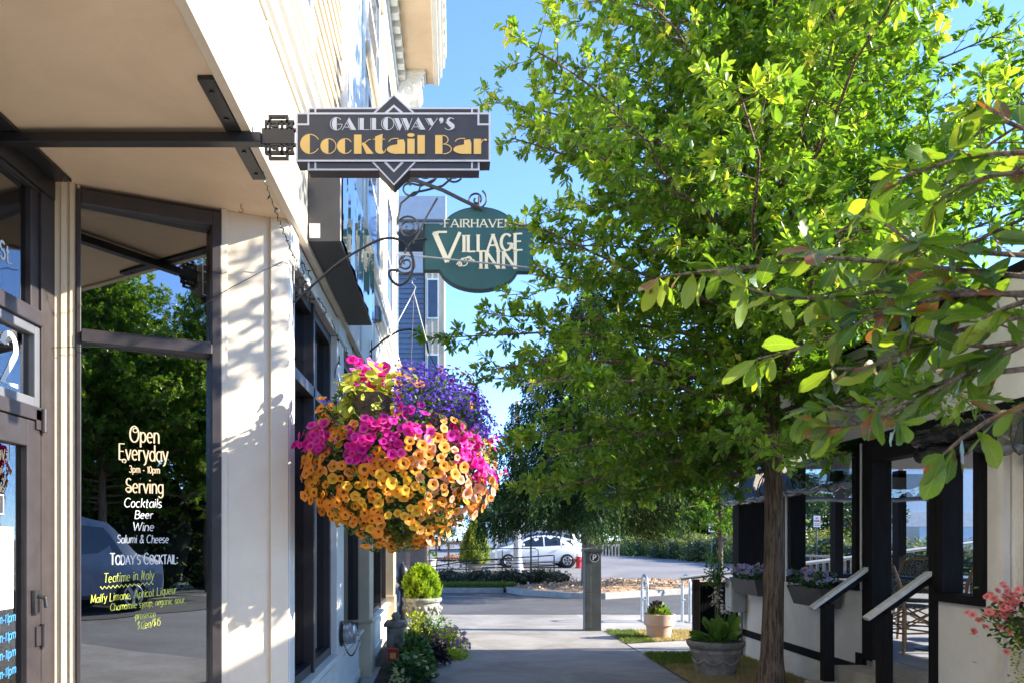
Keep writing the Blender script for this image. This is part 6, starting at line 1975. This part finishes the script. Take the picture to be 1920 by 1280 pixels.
# ---------------------------------------------------------------- bistro chairs and tables on the patio
M_rattan = mat("honey rattan", (.46, .27, .12), .5, var=.2, scale=16, col2=(.26, .13, .05))
M_weave = mat("black white weave", (.30, .28, .24), .6, var=.4, scale=60, col2=(.03, .03, .03), ramp=(.45, .55))
def make_chair():
    t = thing("bistro_chair", "rattan bistro chair at the table just inside the doorway", "chair", (0, 0, 0), world=False, group="rattan bistro chairs on the patio")
    for sx in (-1, 1):
        for sy, h in ((1, .45), (-1, .45)):
            b = MB(); b.tube([(sx * .21, sy * .20, 0), (sx * .19, sy * .18, h)], .015, 8); b.build("leg", M_rattan, t, smooth=True)
    b = MB()
    b.lathe([(.02, .445), (.21, .445), (.225, .455), (.21, .468), (.02, .468)], (0, 0, 0), 20); b.build("seat", M_weave, t, smooth=True)
    b = MB()
    hoop = [(-.2, -.19, .45), (-.215, -.25, .70), (-.18, -.29, .86), (-.08, -.31, .91), (.08, -.31, .91), (.18, -.29, .86), (.215, -.25, .70), (.2, -.19, .45)]
    b.tube(hoop, .015, 8)
    b.tube([(-.21, -.24, .66), (-.26, -.05, .66), (-.2, .17, .64), (-.2, .19, .45)], .013, 8); b.tube([(.21, -.24, .66), (.26, -.05, .66), (.2, .17, .64), (.2, .19, .45)], .013, 8)
    b.build("back_frame", M_rattan, t, smooth=True)
    b = MB()
    b.add([(-.2, -.255, .52), (.2, -.255, .52), (.205, -.27, .70), (.17, -.298, .85), (.08, -.315, .895), (-.08, -.315, .895), (-.17, -.298, .85), (-.205, -.27, .70)], [(0, 1, 2, 3, 4, 5, 6, 7)])
    b.build("backrest", M_weave, t)
    b = MB()
    for z in (.2,):
        b.tube([(-.2, .19, z), (.2, .19, z)], .010, 6); b.tube([(-.2, -.19, z), (.2, -.19, z)], .010, 6); b.tube([(-.2, -.19, z), (-.2, .19, z)], .010, 6); b.tube([(.2, -.19, z), (.2, .19, z)], .010, 6)
    for s_ in (-1, 1):
        b.tube([(s_ * .2, -.19, .24), (s_ * .2, .19, .42)], .008, 6); b.tube([(s_ * .2, .19, .24), (s_ * .2, -.19, .42)], .008, 6); b.tube([(-.2, s_ * .19, .24), (.2, s_ * .19, .42)], .008, 6); b.tube([(.2, s_ * .19, .24), (-.2, s_ * .19, .42)], .008, 6)
    b.build("stretcher", M_rattan, t, smooth=True)
    return t
ch = make_chair()
spots = [(4.55, 8.05, -1.35, "rattan bistro chair nearest the doorway with its back to the window"), (5.05, 8.75, 2.4, "rattan bistro chair facing the doorway across the dark table"), (5.45, 8.2, 1.3, "rattan bistro chair at the far side of the doorway table"),
         (4.75, 7.35, 1.9, "rattan bistro chair with legs seen through the stair rail"), (6.2, 8.9, -1.2, "rattan bistro chair farther back on the patio behind the doorway table"), (6.4, 7.3, 1.0, "rattan bistro chair at the table seen in the narrow window"),
         (5.9, 7.9, 2.8, "rattan bistro chair with back posts showing above the blue table"), (4.65, 5.55, 1.5, "black weave bistro chair behind the pink window box"), (5.1, 6.1, .6, "rattan bistro chair low behind the black post by the narrow window")]
for i, (x, y, rz, lab) in enumerate(spots):
    if i == 0: ch.location = (x, y, ZF); ch.rotation_euler = (0, 0, rz); ch['label'] = lab
    else: dup(ch, (x, y, ZF), rz, lab)
M_tab = mat("blue black table top", (.035, .06, .10), .12, var=.1, spec=.7)
def make_table():
    t = thing("patio_table", "x", "table", (0, 0, 0), world=False, group="dark square patio tables")
    b = MB(); b.box(-.36, .36, -.36, .36, .71, .745); b.build("tabletop", M_tab, t, bev=.008)
    b = MB(); b.tube([(0, 0, .03), (0, 0, .71)], .035, 12); b.build("pedestal", M_iron, t, smooth=True)
    b = MB(); b.lathe([(.26, 0), (.26, .012), (.05, .04), (.04, .05)], (0, 0, 0), 24); b.build("base", M_iron, t, smooth=True)
    return t
tb = make_table()
for i, (x, y, lab) in enumerate(((5.0, 8.15, "dark patio table just inside the doorway"), (6.05, 8.35, "dark patio table behind the doorway table"), (5.75, 7.0, "blue black patio table seen through the narrow window"), (4.9, 5.9, "dark patio table behind the pink window box"))):
    if i == 0: tb.location = (x, y, ZF); tb['label'] = lab
    else: dup(tb, (x, y, ZF), 0, lab)

# ---------------------------------------------------------------- the far side of the street
inn = thing("inn_building", "tall slate blue lap sided inn with tan corner bay beyond the shop", "building", (-6, 31, 0))
M_slate = mat("slate blue siding", (.135, .165, .215), .6, var=.08, scale=3)
M_tansd = mat("tan siding", (.58, .46, .32), .6, var=.05, scale=3)
b = MB(); z = 3.2
while z < 11.4:
    b.add([(-14, 29.98, z), (X(795, 30), 29.98, z), (X(795, 30), 30.02, z + .19), (-14, 30.02, z + .19), (-14, 30.06, z), (X(795, 30), 30.06, z)], [(0, 1, 2, 3), (4, 5, 1, 0)]); z += .185
b.box(-14, X(795, 30), 30.03, 36, 0, 11.5)
b.build("siding", M_slate, inn)
b = MB()
xb0, xb1 = X(797, 30), X(832, 30)
b.box(xb0, xb1, 29.9, 36, 3.4, 13.1)
for k in range(4): b.box(xb0 + k * (xb1 - xb0) / 3.2, xb0 + k * (xb1 - xb0) / 3.2 + .08, 29.86, 29.9, 3.4, 13.1)
b.build("corner_bay", M_tansd, inn, bev=.01)
b = MB(); b.box(-14, X(797, 30) + .1, 29.85, 36, 11.5, 12.3); b.box(-14, xb1 + .1, 29.6, 36.2, 13.4, 14.3); b.box(-14, xb1, 29.8, 36, 13.1, 13.4)
b.build("cornice", mat("grey blue trim", (.33, .36, .40), .6, var=.05), inn, bev=.03)
for zz in (4.2, 7.0, 9.8):
    b = MB(); b.box(-.95, -.5, 29.84, 29.88, zz, zz + 1.5); w = b.build("window", M_white, inn)
    MB().box(-.90, -.55, 29.82, 29.838, zz + .06, zz + 1.44).build("pane", mat("dark window", (.05, .07, .1), .1, var=.1), w)
b = MB(); b.box(-14, X(797, 30), 29.95, 36, 0, 3.2)
for zz in (.7, 1.3, 1.9, 2.5): b.box(-14, X(797, 30), 29.935, 29.95, zz, zz + .02)
b.build("base_wall", mat("grey brown panels", (.12, .10, .09), .7, var=.1), inn)
b = MB(); b.box(X(762, 29.6), X(768, 29.6), 29.5, 29.62, 0, 3.2); b.box(X(797, 29.6), X(801, 29.6), 29.5, 29.62, 0, 3.2); b.build("porch_post", mat("brown post", (.22, .13, .10), .7), inn)

# ramp railing in black pipe
rl = thing("iron_railing", "thin black pipe railing of the ramp in front of the parked white car", "railing", (1.5, 26.4, .1))
Yr = 26.4
def rp(px, py, Y=Yr): return P(px, py, Y)
b = MB()
b.tube([rp(805, 1030), rp(900, 1028), rp(1003, 1027), rp(1009, 1031), rp(1010, 1072)], .018, 6)
for py in (1049, 1056, 1062): b.tube([rp(870, py), rp(1010, py)], .012, 6)
for px in (805, 942): b.tube([rp(px, 1030), rp(px, 1075)], .018, 6)
b.tube([rp(805, 1062, 25.7), rp(875, 1051, 25.7), rp(1038, 1040, 25.7)], .022, 6)
b.tube([rp(805, 1050, 25.7), rp(873, 1049, 25.7)], .018, 6)
for px, py in ((874, 1051), (1039, 1040)): b.tube([rp(px, py, 25.7), rp(px, 1090, 25.7)], .022, 6)
for k in range(3): b.tube([rp(875, 1060 + k * 6, 25.7), rp(1038, 1052 + k * 7.5, 25.7)], .012, 6)
b.build("rails", M_iron, rl, smooth=True)
M_greenp = mat("dark green post", (.01, .05, .035), .5)
gp = thing("green_post", "thin dark green steel post standing in the shrub border", "post", (X(995.5, 25.5), 25.5, .1))
b = MB(); b.tube([(X(995.5, 25.5), 25.5, .05), (X(995.5, 25.5), 25.5, 2.6)], .028, 8); b.build("shaft", M_greenp, gp)
b = MB(); b.box(X(995.5, 25.5) - .15, X(995.5, 25.5) + .15, 25.46, 25.47, 2.2, 2.6); b.build("sign_plate", mat("aluminium sign back", (.45, .46, .47), .4, .5), gp)
wp_ = thing("white_post", "short slim white post beside the white car", "post", (X(930, 34.5), 34.5, .25))
b = MB(); b.box(X(930, 34.5) - .05, X(930, 34.5) + .05, 34.45, 34.55, .2, Z(1014, 34.5)); b.build("shaft", M_white, wp_)
b = MB(); b.box(X(930, 34.5) - .06, X(930, 34.5) + .06, 34.44, 34.56, Z(1014, 34.5), Z(1014, 34.5) + .04); b.build("cap", M_white, wp_)
lp = thing("street_lamp", "tall tapered pale grey lamp post with flared base in front of the white car", "street lamp", (X(970, 33.6), 33.6, .23))
M_lampg = mat("pale grey lamp post", (.42, .43, .44), .5, .2, var=.08)
xl_ = X(970, 33.6)
b = MB(); b.lathe([(.30, .15), (.29, .25), (.22, .60), (.18, .9), (.17, 1.0), (.155, 3), (.11, 7.4), (.0105, 7.45)], (xl_, 33.6, 0), 16); b.build("pole", M_lampg, lp, smooth=True)
b = MB(); b.tube([(xl_, 33.6, 7.3), (xl_ + .5, 33.6, 7.6), (xl_ + 1.5, 33.6, 7.7)], .05, 8); b.build("arm", M_lampg, lp, smooth=True)
b = MB(); b.box(xl_ + 1.4, xl_ + 2.0, 33.45, 33.75, 7.64, 7.78); b.build("lamp_head", M_lampg, lp, bev=.04)
fp_ = thing("white_pole", "slim white pole left of the lamp post against the far trees", "pole", (X(931, 46), 46, .3))
b = MB(); b.tube([(X(931, 46), 46, .2), (X(931, 46), 46, Z(890, 46))], .05, 8); b.build("shaft", M_white, fp_)
b = MB(); b.box(X(931, 46) - .12, X(931, 46) + .12, 45.9, 45.95, Z(935, 46), Z(915, 46)); b.build("sign_plate", M_white, fp_)

# white shelter with mesh panels
sh = thing("white_shelter", "low white framed shelter with square mesh panels behind the cars", "shelter", (X(1000, 50), 50, .3))
xa, xb = X(914, 50), X(1088, 50)
b = MB(); b.box(xa, xb, 49.6, 53, Z(986, 50), Z(975, 50)); b.box(xa, xa + .35, 49.8, 50.1, .25, Z(986, 50)); b.box(xb - .3, xb, 49.8, 50.1, .25, Z(986, 50)); b.box(xa + 1.9, xa + 2.1, 49.8, 50.1, .25, Z(986, 50)); b.box(xa, xb, 49.85, 50.05, .25, .6)
b.build("frame", M_white, sh, bev=.02)
b = MB()
for k in range(30): x = xa + .4 + k * (xb - xa - .7) / 29; b.box(x - .012, x + .012, 49.9, 49.92, .6, Z(987, 50))
for k in range(10): z = .6 + k * (Z(987, 50) - .6) / 9; b.box(xa + .35, xb - .3, 49.925, 49.94, z - .012, z + .012)
b.build("mesh_panel", M_iron, sh)
b = MB(); b.box(xa + .3, xb - .3, 52.6, 52.7, .25, Z(987, 50)); b.build("back_wall", mat("pale shelter wall", (.45, .47, .5), .7), sh)
# low open kiosk with red flowers, left of the cone shrub
kf = thing("wood_fence", "low brown timber frame with red flowers behind it", "fence", (X(845, 38), 38, .3))
b = MB(); b.box(X(815, 38), X(866, 38), 37.95, 38.05, Z(1019, 38), Z(1015, 38))
for px in (818, 841, 864): b.box(X(px, 38) - .05, X(px, 38) + .05, 37.95, 38.05, .25, Z(1019, 38))
b.box(X(815, 38), X(866, 38), 37.9, 38.1, Z(1047, 38), Z(1044, 38)); b.build("frame", mat("brown timber", (.30, .18, .12), .8, var=.2), kf)
clump("flower_row", "low row of red flowers behind the brown timber frame", (X(850, 39), 39, .5), .55, .35, 300, M_bedleaf, .14, flowers=[(M_salmon, 50, .09)])
pw = thing("white_pot", "white pot with a small plant by the inn wall", "pot", (X(807, 31), 31, .16))
b = MB(); b.lathe([(.16, .15), (.22, .75), (.24, .76), (.24, .82), (.18, .82)], (X(807, 31), 31, 0), 18); b.build("pot", M_white, pw, smooth=True)
n = 60; d = rand_dirs(n); d[:, 2] = abs(d[:, 2]); scatter("foliage", M_bedleaf, pw, LEAF6, np.array([X(807, 31), 31, .85]) + d * .18, d, rand_dirs(n), .14, .06, rng.uniform(0, 1, n))

# hydrant
hy = thing("fire_hydrant", "red fire hydrant with white cap standing behind the parking post", "hydrant", (X(1085, 36.5), 36.5, .3))
M_red = mat("hydrant red", (.5, .02, .025), .4, var=.1)
xh = X(1085, 36.5)
b = MB(); b.lathe([(.17, .28), (.17, .33), (.12, .34), (.12, .75), (.15, .76), (.15, .80), (.12, .81)], (xh, 36.5, 0), 18)
b.tube([(xh - .2, 36.5, .65), (xh + .2, 36.5, .65)], .06, 10); b.tube([(xh, 36.5, .6), (xh, 36.28, .6)], .075, 10); b.build("barrel", M_red, hy, smooth=True)
b = MB(); b.lathe([(.13, .81), (.12, .90), (.06, .97), (.03, .98), (.03, 1.02), (.01, 1.02)], (xh, 36.5, 0), 16); b.build("bonnet", M_white, hy, smooth=True)

# no parking signs
def np_sign(px, Y, ztop, label, hgt=.46, wd=.31):
    root = thing("parking_sign", label, "sign", (X(px, Y), Y, ground_z(Y)), group="small white parking signs")
    x = X(px, Y)
    b = MB(); b.tube([(x, Y, ground_z(Y) - .02), (x, Y, ztop)], .03, 8); b.build("post", M_greenp, root)
    b = MB(); b.box(x - wd / 2, x + wd / 2, Y - .045, Y - .035, ztop - hgt, ztop + .02); pl = b.build("plate", M_white_txt, root)
    M = face_matrix((x, Y - .0455, ztop - hgt), (1, 0, 0))
    b = MB(); write(b, "NO", M, .07, 0, hgt - .1, .016, .0008); write(b, "PARKING", M, .07, 0, hgt - .21, .016, .001, fit=wd * .85); ribbon(b, [(-.1, .12), (.1, .12)], M, .03, .001); ribbon(b, [(-.1, .06), (.1, .06)], M, .03, .001)
    b.build("lettering", mat("sign red", (.45, .03, .03), .6), pl)
np_sign(1334, 40, Z(979, 40), "small white no parking sign between the hedge and the young tree")
np_sign(1531, 30, Z(967, 30), "small white no parking sign seen through the second patio window", .40, .25)

# pale far building and a wooden pole seen through the patio
fbd = thing("far_building", "pale grey far building glimpsed through the patio doorway", "building", (46, 78, 0))
b = MB(); b.box(41.2, 70, 76, 88, .3, 12); b.build("wall", mat("pale blue grey wall", (.36, .43, .48), .7, var=.05), fbd)
b = MB(); b.box(41.2, 70, 75.9, 76, 2.8, 4.2); b.build("brick_band", mat("pale block band", (.45, .45, .44), .8, var=.1), fbd)
for x in (43, 46.5, 50, 54, 58):
    b = MB(); b.box(x, x + 1.3, 75.85, 75.9, 1.0, 2.7); b.build("window", mat("dark window", (.05, .07, .1), .1, var=.1), fbd)
b = MB(); b.box(41, 70, 75.6, 88.2, 12, 12.4); b.build("roof", M_white, fbd)
up = thing("utility_pole", "brown wooden pole seen through the patio doorway", "pole", (X(1690, 42), 42, .3))
b = MB(); b.tube([(X(1690, 42), 42, .2), (X(1690, 42), 42, 10.5)], [.16, .11], 12); b.build("shaft", mat("brown pole wood", (.20, .11, .08), .9, var=.2, scale=8), up, smooth=True)
b = MB(); b.box(X(1690, 42) - 1.1, X(1690, 42) + 1.1, 41.93, 42.07, 9.6, 9.75); b.build("crossarm", mat("brown pole wood", (.20, .11, .08), .9), up)
for i, dz in enumerate((0, -.45)):
    b = MB(); p0, p1 = Vector((12.0, 22, 12.2 + dz)), Vector((32, 12, 21.2 + dz))
    q0, q1 = P(1840, 140 + i * 16, 18), P(1990, 18 + i * 30, 18)
    dd = (q1 - q0)
    b.tube([q0 + dd * t - Vector((0, 0, .25 * math.sin(math.pi * (t + 3) / 7))) for t in np.linspace(-3, 4, 24)], .010, 5)
    tag(b.build("power_line", M_iron), ("upper" if i == 0 else "lower") + " of two thin power lines in the top right corner of the sky", "power line", "power lines")
wf = thing("timber_fence", "low grey and red timber fence by the hedge seen through the patio windows", "fence", (15, 26, .1))
b = MB()
for k in range(16): y = 22 + k * .5; b.box(13.2, 13.28, y - .05, y + .05, 0, .95)
b.box(13.15, 13.33, 21.8, 30, .95, 1.02); b.build("palings", mat("weathered timber", (.33, .27, .24), .85, var=.25, scale=6), wf)
pf_ = thing("guard_fence", "short pale wooden guard fence at the end of the car park lane", "fence", (X(1148, 60), 60, .3))
b = MB(); b.box(X(1128, 60), X(1162, 60), 59.95, 60.05, Z(1023, 60), Z(1019, 60))
for k in range(6): x = X(1130 + k * 6, 60); b.box(x - .05, x + .05, 59.95, 60.05, .25, Z(1023, 60))
b.build("rails", mat("bleached timber", (.5, .42, .34), .8), pf_)

# ---------------------------------------------------------------- cars
M_carwhite = mat("white car paint", (.72, .74, .77), .22, var=.02, coat=.8)
M_cargrey = mat("silver grey car paint", (.25, .27, .30), .25, .3, var=.03, coat=.8)
M_carglass = mat("car window glass", (.012, .018, .03), .04, var=.05, spec=.9)
M_tyre = mat("tyre rubber", (.014, .014, .015), .8, var=.1)
M_rim = mat("alloy wheel", (.5, .51, .53), .3, .8, var=.05)
def make_car(label, paint, loc, rz, st, glass_st, wheels, cat="car", name="parked_car", group=None):
    """st: stations along the body (x, z sill, z belt, z top, half width, half width at top)"""
    t = thing(name, label, cat, loc, rz, world=False, group=group)
    b = MB(); k = 10
    for (x, zs, zb, zt, hw, hr) in st:
        ring = [(-hw * .86, zs), (-hw * .98, zs + .10), (-hw, (zs + zb) / 2), (-hw * .97, zb), (-hr, zt - .03), (-hr * .8, zt)]
        ring = ring + [(-y, z) for y, z in reversed(ring)]
        for y, z in ring: b.v.append((x, y, z))
    m = 12
    for i in range(len(st) - 1):
        for j in range(m):
            j2 = (j + 1) % m
            b.f.append((i * m + j, i * m + j2, (i + 1) * m + j2, (i + 1) * m + j))
    b.f.append(tuple(range(m))); b.f.append(tuple(range((len(st) - 1) * m, len(st) * m)))
    b.build("body", paint, t, smooth=True, ang=32)
    def hwat(x, z):
        xs_ = [s[0] for s in st]
        f = lambda i: float(np.interp(x, xs_[::-1] if xs_[0] > xs_[-1] else xs_, [s[i] for s in (st[::-1] if xs_[0] > xs_[-1] else st)]))
        zb, zt, hw, hr = f(2), f(3), f(4) * .97, f(5)
        return hw + (hr - hw) * min(1, max(0, (z - zb) / max(.05, zt - .03 - zb)))
    for poly in glass_st:
        for s_ in (-1, 1):
            b = MB()
            a = [(x, s_ * (hwat(x, z) + .006), z) for x, z in poly]
            c = [(x, s_ * (hwat(x, z) - .02), z) for x, z in poly]
            n = len(a); b.add(a + c, [tuple(range(n))] + [(i, (i + 1) % n, n + (i + 1) % n, n + i) for i in range(n)])
            b.build("side_window", M_carglass, t)
    for (x, r) in wheels:
        for s_ in (-1, 1):
            y = s_ * (max(s[4] for s in st) - .03)
            b = MB(); b.lathe([(r * .62, -.10), (r * .93, -.10), (r, -.06), (r, .06), (r * .93, .10), (r * .62, .10)], (x, y, r), 28, axis='y'); wh = b.build("wheel", M_tyre, t, smooth=True)
            b = MB(); b.tube([(x + r * .60 * math.cos(t), y + s_ * .10, r + r * .60 * math.sin(t)) for t in np.linspace(0, 6.283, 29)], .022, 6)
            for q in range(5):
                a = q * 1.2566 + .3
                M = Matrix.Translation((x, y + s_ * .10, r)) @ Matrix.Rotation(a, 4, 'Y')
                b.obox(M, .0, r * .60, -.012, .012, -.036, .036)
            b.build("rim", M_rim, wh, smooth=True)
            b = MB(); b.lathe([(r + .07, -.012), (r + .07, .004), (.01, .004)], (x, s_ * (hwat(x, .6)), r + .02), 26, axis='y'); b.build("wheel_arch", M_tyre, t, smooth=True)
    return t
hatch = [(2.24, .30, .58, .62, .62, .50), (2.15, .22, .66, .74, .78, .66), (1.75, .20, .78, .88, .85, .74), (1.15, .20, .86, 1.02, .87, .76), (.55, .20, .90, 1.32, .87, .66), (.1, .20, .92, 1.46, .87, .62), (-.4, .20, .95, 1.49, .87, .61), (-1.0, .20, .98, 1.44, .87, .60), (-1.6, .20, 1.0, 1.30, .86, .60), (-2.05, .24, 1.0, 1.10, .82, .64), (-2.22, .34, .96, 1.02, .72, .62)]
hg = [[(.92, .95), (.62, 1.20), (.18, 1.38), (-.25, 1.42), (-.27, .97)], [(-.33, .98), (-.32, 1.42), (-.85, 1.40), (-1.05, 1.36), (-1.05, 1.01)], [(-1.11, 1.02), (-1.11, 1.345), (-1.45, 1.25), (-1.62, 1.10), (-1.60, 1.05)]]
car = make_car("white hatchback parked sideways behind the iron railing", M_carwhite, (X(1005, 37.6), 37.6, .3), math.pi, hatch, hg, ((1.36, .315), (-1.34, .315)))
for s_ in (-1, 1):
    each("tail_light", [(-2.16, -2.0, s_ * .62, s_ * .80, .72, 1.04)], mat("tail light red", (.5, .02, .02), .2), car, .03)
    each("headlight", [(1.95, 2.14, s_ * .50, s_ * .77, .62, .74)], mat("headlight clear", (.6, .62, .64), .1), car, .03)
    each("wing_mirror", [(.62, .82, s_ * .86, s_ * 1.0, .98, 1.10)], M_carwhite, car, .03)
    each("door_handle", [(x - .09, x + .09, s_ * .868, s_ * .89, .85, .88) for x in (-.05, -.95)], M_carwhite, car)
suv = [(2.3, .35, .72, .78, .74, .60), (2.2, .28, .86, .95, .86, .74), (1.6, .26, .98, 1.10, .92, .82), (.95, .26, 1.04, 1.20, .93, .80), (.3, .26, 1.06, 1.62, .93, .70), (-.3, .26, 1.08, 1.72, .93, .68), (-1.4, .26, 1.1, 1.72, .92, .68), (-2.0, .30, 1.08, 1.6, .88, .68), (-2.25, .4, 1.0, 1.1, .8, .66)]
sg_ = [[(.72, 1.14), (.34, 1.50), (-.2, 1.60), (-.22, 1.14)], [(-.3, 1.14), (-.3, 1.62), (-1.15, 1.62), (-1.15, 1.15)], [(-1.25, 1.15), (-1.25, 1.6), (-1.85, 1.52), (-1.95, 1.15)]]
car2 = make_car("silver grey car parked beyond the white hatchback with its nose showing", M_cargrey, (X(998, 41.0), 41.0, .3), math.pi, suv, sg_, ((1.4, .35), (-1.4, .35)))
for s_ in (-1, 1): MB().box(1.98, 2.2, s_ * .5, s_ * .82, .8, .92).build("headlight", mat("headlight clear", (.6, .62, .64), .1), car2, bev=.03)
b = MB()
b.add([(.98, -.72, 1.22), (.98, .72, 1.22), (.34, .64, 1.61), (.34, -.64, 1.61)], [(0, 1, 2, 3)]); b.build("windscreen", M_carglass, car2)
# a pale van parked across the road behind the viewer: only its reflection shows in the shop window
van = [(2.6, .35, .8, .9, .85, .72), (2.5, .3, 1.0, 1.1, .96, .82), (1.9, .3, 1.12, 1.30, 1.0, .86), (1.2, .3, 1.2, 2.0, 1.0, .84), (.6, .3, 1.2, 2.12, 1.0, .84), (-2.4, .3, 1.2, 2.12, 1.0, .84), (-2.6, .4, 1.2, 2.0, .96, .8)]
vg = [[(1.5, 1.28), (1.1, 1.85), (.4, 1.92), (.4, 1.26)], [(.25, 1.26), (.25, 1.92), (-.9, 1.92), (-.9, 1.26)]]
v_ = make_car("pale delivery van across the road behind the viewer, seen only mirrored in the shop window", mat("van paint", (.20, .24, .32), .3, coat=.4), (4.9, -8.2, 0), .06, van, vg, ((1.7, .36), (-1.7, .36)), "van", "parked_van")

leafy_mass("hedge", "tall dark hedge added behind the viewer to block bright gaps in the mirrored view", "hedge", [(-1 + 1.6 * i, -13.2 + .3 * math.sin(i), 1.8, 1.2, 1.0, 2.3) for i in range(16)], 12000, .2, M_hedge)  # added out of view to close the bright gap in the window reflection
